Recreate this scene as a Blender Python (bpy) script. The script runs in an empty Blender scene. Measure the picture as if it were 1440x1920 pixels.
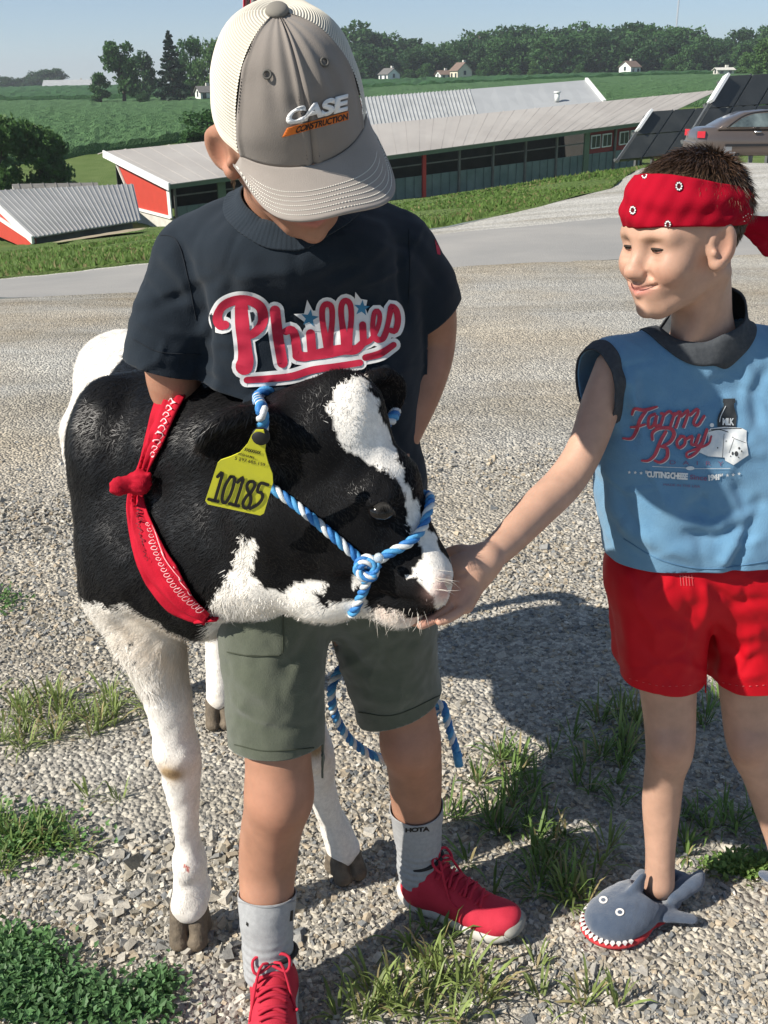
import bpy, bmesh, math, random
import numpy as np
from mathutils import Vector, Matrix, Euler
from mathutils.bvhtree import BVHTree
rad = math.radians
SC = bpy.context.scene
COL = SC.collection
# ------------------------------------------------------------------ camera, sky, sun, exposure
FPX, CU, CV = 1900.0, 720.0, 960.0           # focal length and centre in photo pixels (1440 x 1920)
CAM = Vector((0, 0, 1.45))
CR = Euler((rad(90 - 23), 0, 0)).to_matrix() @ Matrix.Rotation(rad(-0.8), 3, 'Z')
cd = bpy.data.cameras.new('camera'); cam = bpy.data.objects.new('camera', cd); COL.objects.link(cam)
cd.sensor_fit = 'VERTICAL'; cd.sensor_height = 24; cd.lens = 24 * FPX / 1920
cd.clip_start = 0.02; cd.clip_end = 9000
cam.matrix_world = Matrix.Translation(CAM) @ CR.to_4x4()
SC.camera = cam
SUN_AZ, SUN_EL = 246.0, 38.5                  # where the sun stands (clockwise from +Y), its height
W = bpy.data.worlds.new('World'); SC.world = W; W.use_nodes = True
nt = W.node_tree; bg = nt.nodes['Background']
sky = nt.nodes.new('ShaderNodeTexSky'); sky.sky_type = 'NISHITA'; sky.sun_disc = False
sky.sun_elevation = rad(SUN_EL); sky.sun_rotation = rad(SUN_AZ)
sky.altitude = 100; sky.air_density = 0.7; sky.dust_density = 0.0; sky.ozone_density = 3.5
hz = nt.nodes.new('ShaderNodeMix'); hz.data_type = 'RGBA'; hz.inputs[0].default_value = 0.25; hz.inputs[7].default_value = (3.55, 4.35, 4.85, 1)   # summer haze, the same in every direction
nt.links.new(sky.outputs[0], hz.inputs[6]); nt.links.new(hz.outputs[2], bg.inputs[0]); bg.inputs[1].default_value = 0.08
sl = bpy.data.lights.new('sun', 'SUN'); sun = bpy.data.objects.new('sun', sl); COL.objects.link(sun)
sl.energy = 5.0; sl.angle = rad(0.55); sl.color = (1.0, 0.94, 0.84)
sd = Vector((math.sin(rad(SUN_AZ)) * math.cos(rad(SUN_EL)), math.cos(rad(SUN_AZ)) * math.cos(rad(SUN_EL)), math.sin(rad(SUN_EL))))
sun.rotation_euler = sd.to_track_quat('Z', 'Y').to_euler(); sun.location = sd * 30
SC.view_settings.view_transform = 'Standard'; SC.view_settings.look = 'None'
SC.view_settings.exposure = 0.56; SC.view_settings.gamma = 1.0
SC.render.engine = 'CYCLES'
SC.cycles.use_denoising = True
SC.cycles.max_bounces = 6; SC.cycles.transparent_max_bounces = 16
random.seed(7); rng = np.random.default_rng(11)

# ------------------------------------------------------------------ helpers
def P(u, v, y):
    "world point seen at photo pixel (u, v) standing y metres in front of the camera"
    d = CR @ Vector(((u - CU) / FPX, (CV - v) / FPX, -1.0))
    return CAM + d * (y / d.y)
def G(u, v, z=0.0):
    d = CR @ Vector(((u - CU) / FPX, (CV - v) / FPX, -1.0))
    return CAM + d * ((z - CAM.z) / d.z)
def ray(u, v):
    return (CR @ Vector(((u - CU) / FPX, (CV - v) / FPX, -1.0))).normalized()
CRn = np.array(CR); CAMn = np.array(CAM)
def proj(p):
    "photo pixels of an (N,3) array"
    q = (np.asarray(p) - CAMn) @ CRn
    return np.stack([CU + FPX * q[:, 0] / -q[:, 2], CV - FPX * q[:, 1] / -q[:, 2]], 1)
def mpp(p):
    q = CR.transposed() @ (Vector(p) - CAM)
    return -q.z / FPX
def unit(v): return v / (np.linalg.norm(v, axis=-1, keepdims=True) + 1e-12)

def obj(name, me, mat=None, parent=None, smooth=True):
    o = bpy.data.objects.new(name, me); COL.objects.link(o)
    if mat is not None and not me.materials: me.materials.append(mat)
    if parent is not None:
        o.parent = parent
        o.matrix_parent_inverse = (parent.matrix_basis if parent.parent is None else parent.parent.matrix_basis @ parent.matrix_parent_inverse @ parent.matrix_basis).inverted()
    if len(me.polygons):
        me.polygons.foreach_set('use_smooth', np.full(len(me.polygons), bool(smooth)))
    return o
def thing(name, label, cat, loc=(0, 0, 0), group=None):
    o = bpy.data.objects.new(name, None); COL.objects.link(o); o.location = loc; o.empty_display_size = 0.1
    return tag(o, label, cat, group)
def tag(o, label=None, cat=None, group=None, kind=None):
    if label: o['label'] = label
    if cat: o['category'] = cat
    if group: o['group'] = group
    if kind: o['kind'] = kind
    return o
def copy_tree(o, parent=None):
    c = o.copy(); COL.objects.link(c); c.parent = parent
    for ch in list(o.children): copy_tree(ch, c)
    return c
def mesh_np(name, V, F, col=None):
    "mesh from arrays; F is (M,3) or (M,4) or a list of such"
    me = bpy.data.meshes.new(name)
    V = np.asarray(V, np.float32)
    Fs = F if isinstance(F, list) else [F]
    Fs = [np.asarray(f, np.int32) for f in Fs if len(f)]
    idx = np.concatenate([f.ravel() for f in Fs]); tot = np.concatenate([np.full(len(f), f.shape[1], np.int32) for f in Fs])
    st = np.concatenate([[0], np.cumsum(tot)[:-1]]).astype(np.int32)
    me.vertices.add(len(V)); me.vertices.foreach_set('co', V.ravel())
    me.loops.add(len(idx)); me.loops.foreach_set('vertex_index', idx)
    me.polygons.add(len(tot)); me.polygons.foreach_set('loop_start', st); me.polygons.foreach_set('loop_total', tot)
    me.update(calc_edges=True); me.validate()
    if col is not None: vcol(me, col)
    return me
def vcol(me, col, name='Col'):
    a = me.color_attributes.new(name, 'FLOAT_COLOR', 'POINT')
    c = np.ones((len(me.vertices), 4), np.float32); c[:, :3] = np.asarray(col, np.float32)[:, :3]
    a.data.foreach_set('color', c.ravel())
def mv(me):
    a = np.empty(len(me.vertices) * 3, np.float32); me.vertices.foreach_get('co', a); return a.reshape(-1, 3)
def mn(me):
    a = np.empty(len(me.vertices) * 3, np.float32); me.vertex_normals.foreach_get('vector', a); return a.reshape(-1, 3)
def setv(me, V):
    me.vertices.foreach_set('co', np.asarray(V, np.float32).ravel()); me.update()
def join_me(name, parts):
    "several (V,F[,col]) triples -> one mesh"
    Vs, Fs, Cs, n = [], {}, [], 0
    for p in parts:
        V = np.asarray(p[0], np.float32)
        for f in (p[1] if isinstance(p[1], list) else [p[1]]):
            f = np.asarray(f, np.int32)
            if len(f): Fs.setdefault(f.shape[1], []).append(f + n)
        Vs.append(V); n += len(V)
        if len(p) > 2: Cs.append(np.broadcast_to(np.asarray(p[2], np.float32), (len(V), 3)))
    return mesh_np(name, np.concatenate(Vs), [np.concatenate(v) for v in Fs.values()], np.concatenate(Cs) if Cs else None)
def VF(me):
    F = {}
    for p in me.polygons: F.setdefault(len(p.vertices), []).append(tuple(p.vertices))
    return mv(me), [np.array(f) for f in F.values()]
BOXF = np.array([[0, 1, 3, 2], [4, 6, 7, 5], [0, 4, 5, 1], [2, 3, 7, 6], [0, 2, 6, 4], [1, 5, 7, 3]])
def box(c, s, R=None):
    "(V,F) of a box with centre c and full size s"
    V = np.array([[x, y, z] for x in (-.5, .5) for y in (-.5, .5) for z in (-.5, .5)]) * np.array(s)
    if R is not None: V = V @ np.array(R).T
    return V + np.array(c), BOXF
def beam(a, b, w, h, up=(0, 0, 1)):
    a, b = Vector(a), Vector(b); d = (b - a); L = d.length; d.normalize()
    up = Vector(up); s = d.cross(up)
    if s.length < 1e-5: s = d.cross(Vector((1, 0, 0)))
    s.normalize(); t = s.cross(d)
    R = np.array([d, s, t]).T
    return box((a + b) / 2, (L, w, h), R)
def frames(pts):
    T = unit(np.gradient(pts, axis=0)); N = np.zeros_like(T)
    n = np.cross(T[0], [0, 0, 1.0]); n = n if np.linalg.norm(n) > 1e-3 else np.cross(T[0], [1.0, 0, 0]); n = unit(n)
    for i in range(len(T)):
        n = n - T[i] * (n @ T[i]); n = unit(n); N[i] = n
    return T, N, np.cross(T, N)
def tube(pts, r, sides=8, cap=True):
    pts = np.asarray(pts, float); n = len(pts); r = np.broadcast_to(np.asarray(r, float), (n,))
    T, N, B = frames(pts); a = np.linspace(0, 2 * np.pi, sides, endpoint=False)
    V = pts[:, None] + r[:, None, None] * (N[:, None] * np.cos(a)[None, :, None] + B[:, None] * np.sin(a)[None, :, None])
    i = np.arange(n - 1)[:, None] * sides; j = np.arange(sides)[None]; k = (j + 1) % sides
    F = np.stack([i + j, i + k, i + sides + k, i + sides + j], -1).reshape(-1, 4)
    V = V.reshape(-1, 3)
    if cap:
        V = np.concatenate([V, pts[:1], pts[-1:]]); q = np.arange(sides); e = (n - 1) * sides
        T3 = np.concatenate([np.stack([np.full(sides, n * sides), (q + 1) % sides, q], 1), np.stack([np.full(sides, n * sides + 1), e + q, e + (q + 1) % sides], 1)])
        return V, [F, T3]
    return V, [F]
def spline(pts, n):
    "Catmull-Rom through pts, n samples evenly by length"
    p = np.asarray(pts, float)
    if len(p) == 2: return p[0] + (p[1] - p[0]) * np.linspace(0, 1, n)[:, None]
    q = np.concatenate([[2 * p[0] - p[1]], p, [2 * p[-1] - p[-2]]]); out = []
    t = np.linspace(0, 1, 24, endpoint=False)[:, None]
    for i in range(1, len(q) - 2):
        a, b, c, d = q[i - 1:i + 3]
        out.append(.5 * (2 * b + (c - a) * t + (2 * a - 5 * b + 4 * c - d) * t ** 2 + (3 * b - a - 3 * c + d) * t ** 3))
    s = np.concatenate(out + [p[-1:]]); L = np.concatenate([[0], np.cumsum(np.linalg.norm(np.diff(s, axis=0), axis=1))])
    x = np.linspace(0, L[-1], n); return np.stack([np.interp(x, L, s[:, k]) for k in range(s.shape[1])], 1)

# ------------------------------------------------------------------ materials (all node based)
MATS = {}
def ramp(nt, stops):
    r = nt.nodes.new('ShaderNodeValToRGB'); e = r.color_ramp.elements
    while len(e) < len(stops): e.new(0.5)
    for k, (p, c) in enumerate(stops): e[k].position = p; e[k].color = (*c, 1) if len(c) == 3 else c
    return r
def pm(name, col, col2=None, scale=20, detail=4, rough=0.7, bump=0.0, bscale=200, bdist=0.002, spec=0.35, metal=0, sheen=0, attr=False, sss=0, coat=0, vary=0.0, vor=False, coords='Object', trans=0, wave=None):
    """principled material: base colour (or the colour attribute), noise mix to col2, noise/voronoi/wave relief"""
    if name in MATS: return MATS[name]
    m = bpy.data.materials.new(name); m.use_nodes = True; nt = m.node_tree; b = nt.nodes['Principled BSDF']; L = nt.links.new
    tc = nt.nodes.new('ShaderNodeTexCoord'); co = tc.outputs[coords]
    b.inputs['Roughness'].default_value = rough; b.inputs['Metallic'].default_value = metal
    b.inputs['Specular IOR Level'].default_value = spec
    b.inputs['Sheen Weight'].default_value = sheen; b.inputs['Sheen Roughness'].default_value = 0.6
    b.inputs['Coat Weight'].default_value = coat
    if sss: b.inputs['Subsurface Weight'].default_value = sss; b.inputs['Subsurface Radius'].default_value = (0.012, 0.005, 0.003); b.inputs['Subsurface Scale'].default_value = 0.6
    if trans: b.inputs['Transmission Weight'].default_value = trans
    src = None
    if attr:
        a = nt.nodes.new('ShaderNodeVertexColor'); a.layer_name = 'Col'; src = a.outputs[0]
    if col2 is not None or vary:
        n = nt.nodes.new('ShaderNodeTexNoise'); n.inputs['Scale'].default_value = scale; n.inputs['Detail'].default_value = detail; n.inputs['Roughness'].default_value = 0.6; L(co, n.inputs['Vector'])
        if attr:
            mx = nt.nodes.new('ShaderNodeMix'); mx.data_type = 'RGBA'; mx.blend_type = 'MULTIPLY'; mx.inputs[0].default_value = 1
            r = ramp(nt, [(0.3, (1 - vary,) * 3), (0.7, (1 + vary,) * 3)]); L(n.outputs[0], r.inputs[0]); L(src, mx.inputs[6]); L(r.outputs[0], mx.inputs[7]); src = mx.outputs[2]
        else:
            c2 = col2 if col2 is not None else tuple(x * (1 - vary) for x in col)
            r = ramp(nt, [(0.32, col), (0.68, c2)]); L(n.outputs[0], r.inputs[0]); src = r.outputs[0]
    if src is not None: L(src, b.inputs['Base Color'])
    else: b.inputs['Base Color'].default_value = (*col, 1)
    if bump:
        if vor: n = nt.nodes.new('ShaderNodeTexVoronoi'); n.inputs['Scale'].default_value = bscale
        else: n = nt.nodes.new('ShaderNodeTexNoise'); n.inputs['Scale'].default_value = bscale; n.inputs['Detail'].default_value = 3
        L(co, n.inputs['Vector'])
        bm = nt.nodes.new('ShaderNodeBump'); bm.inputs['Strength'].default_value = bump; bm.inputs['Distance'].default_value = bdist
        L(n.outputs[0], bm.inputs['Height'])
        if wave:
            w = nt.nodes.new('ShaderNodeTexWave'); w.inputs['Scale'].default_value = wave[0]; w.bands_direction = wave[1]; L(co, w.inputs['Vector'])
            b2 = nt.nodes.new('ShaderNodeBump'); b2.inputs['Strength'].default_value = wave[2]; b2.inputs['Distance'].default_value = bdist
            L(w.outputs[1], b2.inputs['Height']); L(bm.outputs[0], b2.inputs['Normal']); L(b2.outputs[0], b.inputs['Normal'])
        else: L(bm.outputs[0], b.inputs['Normal'])
    MATS[name] = m
    return m

# ------------------------------------------------------------------ signed distance modelling -> smooth continuous meshes
class Sdf:
    def __init__(s, res): s.res = res; s.pr = []
    def cone(s, a, ra, b, rb, k=0.02, op='u', sq=None):
        s.pr.append(('c', np.array(a, float), ra, np.array(b, float), rb, k, op, sq)); return s
    def ball(s, c, r, k=0.02, op='u'):
        return s.ell(c, (r, r, r), None, k, op)
    def ell(s, c, r, R=None, k=0.02, op='u'):
        s.pr.append(('e', np.array(c, float), np.array(r, float), np.eye(3) if R is None else np.array(R, float), None, k, op, None)); return s
    def plane(s, p, n, k=0.002):     # keep the side n points away from
        s.pr.append(('p', np.array(p, float), unit(np.array(n, float)), None, None, k, 'i', None)); return s
    def chain(s, pts, rs, k=0.02, op='u', sq=None):
        if sq is not None:
            for i in range(len(pts) - 1): s.cone(pts[i], rs[i], pts[i + 1], rs[i + 1], k, op, sq)
            return s
        q = np.concatenate([np.array([np.array(p, float) for p in pts]), np.array(rs, float)[:, None]], 1)
        q = spline(q, 6 * (len(pts) - 1) + 1) if len(pts) > 2 else q
        s.pr.append(('g', q, None, None, None, k, op, None)); return s
    def bbox(s, p):
        if p[0] == 'g': return (p[1][:, :3] - p[1][:, 3:]).min(0), (p[1][:, :3] + p[1][:, 3:]).max(0)
        if p[0] == 'c': lo = np.minimum(p[1] - p[2], p[3] - p[4]); hi = np.maximum(p[1] + p[2], p[3] + p[4])
        else: e = np.sqrt(((p[3] * p[2][None]) ** 2).sum(1)); lo, hi = p[1] - e, p[1] + e
        return lo, hi
    def mesh(s, name='m', disp=None, smooth=0):
        res = s.res; bb = [s.bbox(p) for p in s.pr if p[6] == 'u']
        lo = np.min([b[0] for b in bb], 0) - 4 * res - .01; hi = np.max([b[1] for b in bb], 0) + 4 * res + .01
        n = np.ceil((hi - lo) / res).astype(int) + 1
        D = np.full(n, 1.0, np.float32)
        ax = [lo[i] + res * np.arange(n[i]) for i in range(3)]
        for p in s.pr:
            k = p[5]
            if p[0] == 'p': sl = (slice(None),) * 3
            else:
                a, b = s.bbox(p); m = k + 3 * res
                i0 = np.clip(np.floor((a - m - lo) / res).astype(int), 0, n); i1 = np.clip(np.ceil((b + m - lo) / res).astype(int) + 1, 0, n)
                sl = tuple(slice(i0[i], i1[i]) for i in range(3))
            X = np.stack(np.meshgrid(ax[0][sl[0]], ax[1][sl[1]], ax[2][sl[2]], indexing='ij'), -1).astype(np.float32)
            if X.size == 0: continue
            if p[0] == 'c':
                A, ra, Bp, rb = p[1], p[2], p[3], p[4]; ba = Bp - A; l2 = ba @ ba
                if p[7] is not None:   # squash across an axis
                    axn, f = unit(np.array(p[7][0], float)), p[7][1]
                    dd = (X - A) @ axn - np.clip(((X - A) @ ba) / max(l2, 1e-9), 0, 1) * (ba @ axn)
                    X = X + (dd * (1 / f - 1))[..., None] * axn
                t = np.clip(((X - A) @ ba) / max(l2, 1e-9), 0, 1)
                d = np.linalg.norm(X - A - t[..., None] * ba, axis=-1) - (ra + (rb - ra) * t)
            elif p[0] == 'g':
                d = np.full(X.shape[:3], 9., np.float32); o0 = X[0, 0, 0]
                for A, Bp in zip(p[1][:-1], p[1][1:]):
                    m = k + 3 * res; a_ = np.minimum(A[:3] - A[3], Bp[:3] - Bp[3]) - m; b_ = np.maximum(A[:3] + A[3], Bp[:3] + Bp[3]) + m
                    j0 = np.clip(np.floor((a_ - o0) / res).astype(int), 0, d.shape); j1 = np.clip(np.ceil((b_ - o0) / res).astype(int) + 1, 0, d.shape); s2 = tuple(slice(j0[i], j1[i]) for i in range(3)); Y = X[s2] - A[:3].astype(np.float32)
                    ba = (Bp[:3] - A[:3]).astype(np.float32); t = np.clip((Y @ ba) / max(ba @ ba, 1e-9), 0, 1); d[s2] = np.minimum(d[s2], np.linalg.norm(Y - t[..., None] * ba, axis=-1) - (A[3] + (Bp[3] - A[3]) * t))
            elif p[0] == 'e':
                q = (X - p[1]) @ p[3]; k0 = np.linalg.norm(q / p[2], axis=-1); k1 = np.linalg.norm(q / p[2] ** 2, axis=-1)
                d = np.where(k1 > 1e-6, k0 * (k0 - 1) / np.maximum(k1, 1e-6), -p[2].min())
            else: d = (X - p[1]) @ p[2]
            a = D[sl]
            if p[6] == 'u':
                h = np.maximum(k - np.abs(a - d), 0) / k; D[sl] = np.minimum(a, d) - h * h * k * .25
            elif p[6] == 's':
                h = np.maximum(k - np.abs(a + d), 0) / k; D[sl] = np.maximum(a, -d) + h * h * k * .25
            else:
                h = np.maximum(k - np.abs(a - d), 0) / k; D[sl] = np.maximum(a, d) + h * h * k * .25
        V, F = nets(D, lo, res)
        if smooth: V = relax(V, F, smooth)
        return mesh_np(name, V, F)
def nets(D, lo, res):
    S = D < 0; c = [(i, j, k) for i in (0, 1) for j in (0, 1) for k in (0, 1)]
    nx, ny, nz = D.shape
    sub = lambda A, o: A[o[0]:nx - 1 + o[0], o[1]:ny - 1 + o[1], o[2]:nz - 1 + o[2]]
    cnt = np.zeros((nx - 1, ny - 1, nz - 1), np.int8)
    for o in c: cnt += sub(S, o)
    act = (cnt > 0) & (cnt < 8); I = np.argwhere(act)
    idx = np.full(act.shape, -1, np.int32); idx[act] = np.arange(len(I))
    val = np.stack([D[I[:, 0] + o[0], I[:, 1] + o[1], I[:, 2] + o[2]] for o in c], 1)
    acc = np.zeros((len(I), 3)); num = np.zeros(len(I))
    for a in range(8):
        for b in range(a + 1, 8):
            if sum(abs(c[a][q] - c[b][q]) for q in range(3)) != 1: continue
            m = (val[:, a] < 0) != (val[:, b] < 0)
            t = val[m, a] / (val[m, a] - val[m, b]); pa, pb = np.array(c[a]), np.array(c[b])
            acc[m] += pa + t[:, None] * (pb - pa); num[m] += 1
    V = lo + res * (I + acc / num[:, None]); Q = []
    for axis in range(3):
        s0 = [slice(None)] * 3; s1 = [slice(None)] * 3; s0[axis] = slice(0, -1); s1[axis] = slice(1, None)
        a, b = S[tuple(s0)], S[tuple(s1)]; E = np.argwhere(a != b); u, w = [(1, 2), (2, 0), (0, 1)][axis]
        E = E[(E[:, u] > 0) & (E[:, w] > 0) & (E[:, u] < D.shape[u] - 1) & (E[:, w] < D.shape[w] - 1)]
        if not len(E): continue
        du = np.zeros(3, int); du[u] = 1; dw = np.zeros(3, int); dw[w] = 1
        g = lambda e: idx[e[:, 0], e[:, 1], e[:, 2]]
        q = np.stack([g(E - du - dw), g(E - dw), g(E), g(E - du)], 1)
        fl = ~a[E[:, 0], E[:, 1], E[:, 2]]; q[fl] = q[fl][:, ::-1]; Q.append(q)
    return V, np.concatenate(Q)
def relax(V, F, it):
    e = np.concatenate([F[:, [i, (i + 1) % F.shape[1]]] for i in range(F.shape[1])]); e = np.concatenate([e, e[:, ::-1]])
    cnt = np.bincount(e[:, 0], minlength=len(V))[:, None]
    for _ in range(it):
        s = np.stack([np.bincount(e[:, 0], weights=V[e[:, 1], k], minlength=len(V)) for k in range(3)], 1)
        V = V * .4 + .6 * s / np.maximum(cnt, 1)
    return V
def bvh(me):
    V = [Vector(v) for v in mv(me)]; return BVHTree.FromPolygons(V, [tuple(p.vertices) for p in me.polygons])
def cut(me, p, n, region=None):
    "cut the open hem of a garment along a plane; drops what lies on the n side (only where region(co) holds)"
    bm = bmesh.new(); bm.from_mesh(me); p, n = Vector(p), Vector(n).normalized()
    fs = [f for f in bm.faces if region is None or region(f.calc_center_median())]
    g = list(set(fs) | {e for f in fs for e in f.edges} | {v for f in fs for v in f.verts})
    bmesh.ops.bisect_plane(bm, geom=g, plane_co=p, plane_no=n, clear_outer=False)
    kill = [f for f in bm.faces if (f.calc_center_median() - p).dot(n) > 0 and (region is None or region(f.calc_center_median()))]
    bmesh.ops.delete(bm, geom=kill, context='FACES'); bm.to_mesh(me); bm.free(); me.update(); return me
def carve(me, c, R, r, zmin=-1.0):
    "open a neck or leg hole: an elliptic tunnel through the cloth along R's third axis"
    V = mv(me); q = (V - np.array(c)) @ R; g = np.hypot(q[:, 0] / r[0], q[:, 1] / r[1]); kill = (g < 1) & (q[:, 2] > zmin)
    bm = bmesh.new(); bm.from_mesh(me); bm.verts.ensure_lookup_table()
    bmesh.ops.delete(bm, geom=[f for f in bm.faces if any(kill[v.index] for v in f.verts)], context='FACES')
    bm.to_mesh(me); bm.free(); me.update(); return me
def ring_band(tree, c, R, r, rows, th, mat, parent, name, n=180, rib=0.0):
    "knitted band round an opening: rows of points dropped onto the cloth along the opening's axis"
    a = np.linspace(0, 2 * np.pi, n, endpoint=False); out = []
    for k, f in enumerate(rows):
        q = np.stack([r[0] * f * np.cos(a), r[1] * f * np.sin(a), np.full(n, .25)], 1); L = []
        for p in q:
            h = tree.ray_cast(Vector(np.array(c) + R @ p), Vector(-R[:, 2])); L.append(np.array(h[0] + h[1] * th) if h[0] is not None else np.array([np.nan] * 3))
        L = np.array(L); bad = np.isnan(L[:, 0])
        for d in range(3): L[bad, d] = np.interp(np.nonzero(bad)[0], np.nonzero(~bad)[0], L[~bad, d])
        for _ in range(10): L = .5 * L + .25 * np.roll(L, 1, 0) + .25 * np.roll(L, -1, 0)
        if rib: L = L + R[:, 2] * (rib * np.sin(np.arange(n) * 2.1))[:, None]
        out.append(L)
    out[0] = out[0] - R[:, 2] * .006
    V = np.concatenate(out); i = np.arange(len(rows) - 1)[:, None] * n; j = np.arange(n)[None]
    o = obj(name, mesh_np(name, V, np.stack([i + j, i + (j + 1) % n, i + n + (j + 1) % n, i + n + j], -1).reshape(-1, 4)), mat, parent); solid(o, .0025, 0); return o
def sleeve_band(tree, c, axis, t0, t1, th, mat, parent, name, n=110, rmax=.11):
    "knitted band round a sleeve: rows dropped onto the cloth from all round the arm"
    ax_ = unit(np.array(axis, float)); x = unit(np.cross(ax_, [0, 1, 0.1])); y = np.cross(ax_, x); a = np.linspace(0, 2 * np.pi, n, endpoint=False); out = []
    for t in np.linspace(t0, t1, 7):
        L = []
        for b in a:
            d = x * math.cos(b) + y * math.sin(b); h = tree.ray_cast(Vector(np.array(c) + ax_ * t + d * rmax), Vector(-d)); L.append(np.array(h[0]) + d * th if h[0] is not None else np.array(c) + ax_ * t + d * .05)
        L = np.array(L)
        for _ in range(8): L = .5 * L + .25 * np.roll(L, 1, 0) + .25 * np.roll(L, -1, 0)
        out.append(L)
    V = np.concatenate(out); i = np.arange(6)[:, None] * n; j = np.arange(n)[None]
    o = obj(name, mesh_np(name, V, np.stack([i + j, i + (j + 1) % n, i + n + (j + 1) % n, i + n + j], -1).reshape(-1, 4)), mat, parent); solid(o, .0025, 0); return o
def solid(o, t, off=-1):
    m = o.modifiers.new('thickness', 'SOLIDIFY'); m.thickness = t; m.offset = off; return o
def seg_dist(Q, path):
    "2-D distance of points Q to a polyline, and the running parameter"
    path = np.asarray(path, float); best = np.full(len(Q), 1e9); par = np.zeros(len(Q))
    for i in range(len(path) - 1):
        a, b = path[i], path[i + 1]; ba = b - a; t = np.clip(((Q - a) @ ba) / max(ba @ ba, 1e-9), 0, 1)
        d = np.linalg.norm(Q - a - t[:, None] * ba, axis=1); m = d < best; best[m] = d[m]; par[m] = (i + t[m]) / (len(path) - 1)
    return best, par
def folds(me, lst):
    "press creases / raise ridges: (pixel path, amplitude m, half width px)"
    V, N = mv(me), mn(me); Q = proj(V); front = ((V - CAMn) * N).sum(1) < 0.02; D = np.zeros(len(V))
    for path, amp, w in lst:
        d, t = seg_dist(Q, path); D += amp * np.exp(-(d / w) ** 2) * front * np.minimum(1, 4 * np.minimum(t + .1, 1.1 - t))
    setv(me, V + N * D[:, None])
def creases(me, box_, n, amp, seed, w=(4, 10), L=(40, 120)):
    "many small random pulls and wrinkles over the visible cloth"
    r = np.random.default_rng(seed); lst = []
    for _ in range(n):
        p = np.array([r.uniform(box_[0], box_[2]), r.uniform(box_[1], box_[3])]); a = r.uniform(0, 6.283); l = r.uniform(*L); d = np.array([math.cos(a), math.sin(a)]); k = np.array([-d[1], d[0]]) * r.uniform(-.25, .25) * l
        lst.append(([p - d * l / 2, p + k, p + d * l / 2], amp * r.choice([-1, 1]) * r.uniform(.4, 1), r.uniform(*w)))
    folds(me, lst)
def wob(V, f, seed=0):
    "smooth pseudo noise in [-1,1] from a few sines"
    r = np.random.default_rng(seed); s = 0
    for k in range(6):
        d = r.normal(size=3); d *= f * (0.6 + 0.25 * k) / np.linalg.norm(d); s = s + np.sin(V @ d + r.uniform(0, 6.28) + 1.3 * np.sin(V @ np.roll(d, 1) * .7)) / 6 * 1.6
    return s
def inside(Q, poly):
    poly = np.asarray(poly, float); x, y = Q[:, 0], Q[:, 1]; r = np.zeros(len(Q), bool); j = len(poly) - 1
    for i in range(len(poly)):
        xi, yi = poly[i]; xj, yj = poly[j]
        c = ((yi > y) != (yj > y)) & (x < (xj - xi) * (y - yi) / (yj - yi + 1e-12) + xi); r ^= c; j = i
    return r
# ------------------------------------------------------------------ flat print laid onto a surface
def shape2d(kind, data, w=None, n=None):
    "2-D mesh pieces in photo pixels: ('stroke', pts, width) or ('poly', pts)"
    if kind == 'stroke':
        p = spline(data, n or max(8, int(np.linalg.norm(np.diff(np.asarray(data, float), axis=0), axis=1).sum() / 3)))
        ww = np.broadcast_to(np.asarray(w, float), (len(data),)); ww = np.interp(np.linspace(0, 1, len(p)), np.linspace(0, 1, len(data)), ww)
        t = unit(np.gradient(p, axis=0)); nn = np.stack([-t[:, 1], t[:, 0]], 1); m = 5; off = np.linspace(-.5, .5, m)
        V = (p[:, None] + nn[:, None] * (off[None, :, None] * ww[:, None, None])).reshape(-1, 2)
        i = np.arange(len(p) - 1)[:, None] * m; j = np.arange(m - 1)[None]
        F = np.stack([i + j, i + j + 1, i + m + j + 1, i + m + j], -1).reshape(-1, 4)
        parts = [(V, F)]
        for e, tt, we in ((p[0], -t[0], ww[0]), (p[-1], t[-1], ww[-1])):      # round ends
            a = np.linspace(-np.pi / 2, np.pi / 2, 9); b = math.atan2(tt[1], tt[0])
            C = np.concatenate([[e], e + we / 2 * np.stack([np.cos(a + b), np.sin(a + b)], 1)])
            parts.append((C, np.array([[0, q + 1, q + 2] for q in range(8)])))
        return parts
    bm = bmesh.new(); vs = [bm.verts.new((x, y, 0)) for x, y in data]
    es = [bm.edges.new((vs[i], vs[(i + 1) % len(vs)])) for i in range(len(vs))]
    bmesh.ops.triangle_fill(bm, edges=es, use_beauty=True); bmesh.ops.triangulate(bm, faces=bm.faces)
    long = 6.0
    for _ in range(5):
        e = [x for x in bm.edges if x.calc_length() > long]
        if not e: break
        bmesh.ops.subdivide_edges(bm, edges=e, cuts=1); bmesh.ops.triangulate(bm, faces=bm.faces)
    bm.verts.ensure_lookup_table(); V = np.array([v.co[:2] for v in bm.verts]); F = np.array([[v.index for v in f.verts] for f in bm.faces]); bm.free()
    return [(V, F)]
def text2d(s, bold=0.0, spacing=1.0):
    "default-font text as 2-D triangles, box normalised to x 0..1, y 0..1 (y up)"
    c = bpy.data.curves.new('t', 'FONT'); c.body = s; c.size = 1; c.offset = bold; c.space_character = spacing; c.resolution_u = 4
    o = bpy.data.objects.new('t', c); COL.objects.link(o); me = bpy.data.meshes.new_from_object(o.evaluated_get(bpy.context.evaluated_depsgraph_get()))
    bm = bmesh.new(); bm.from_mesh(me); bmesh.ops.triangulate(bm, faces=bm.faces); bm.verts.ensure_lookup_table()
    V = np.array([v.co[:2] for v in bm.verts]); F = np.array([[v.index for v in f.verts] for f in bm.faces]); bm.free()
    bpy.data.objects.remove(o); bpy.data.curves.remove(c)
    lo, hi = V.min(0), V.max(0); return (V - lo) / (hi - lo), F
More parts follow.
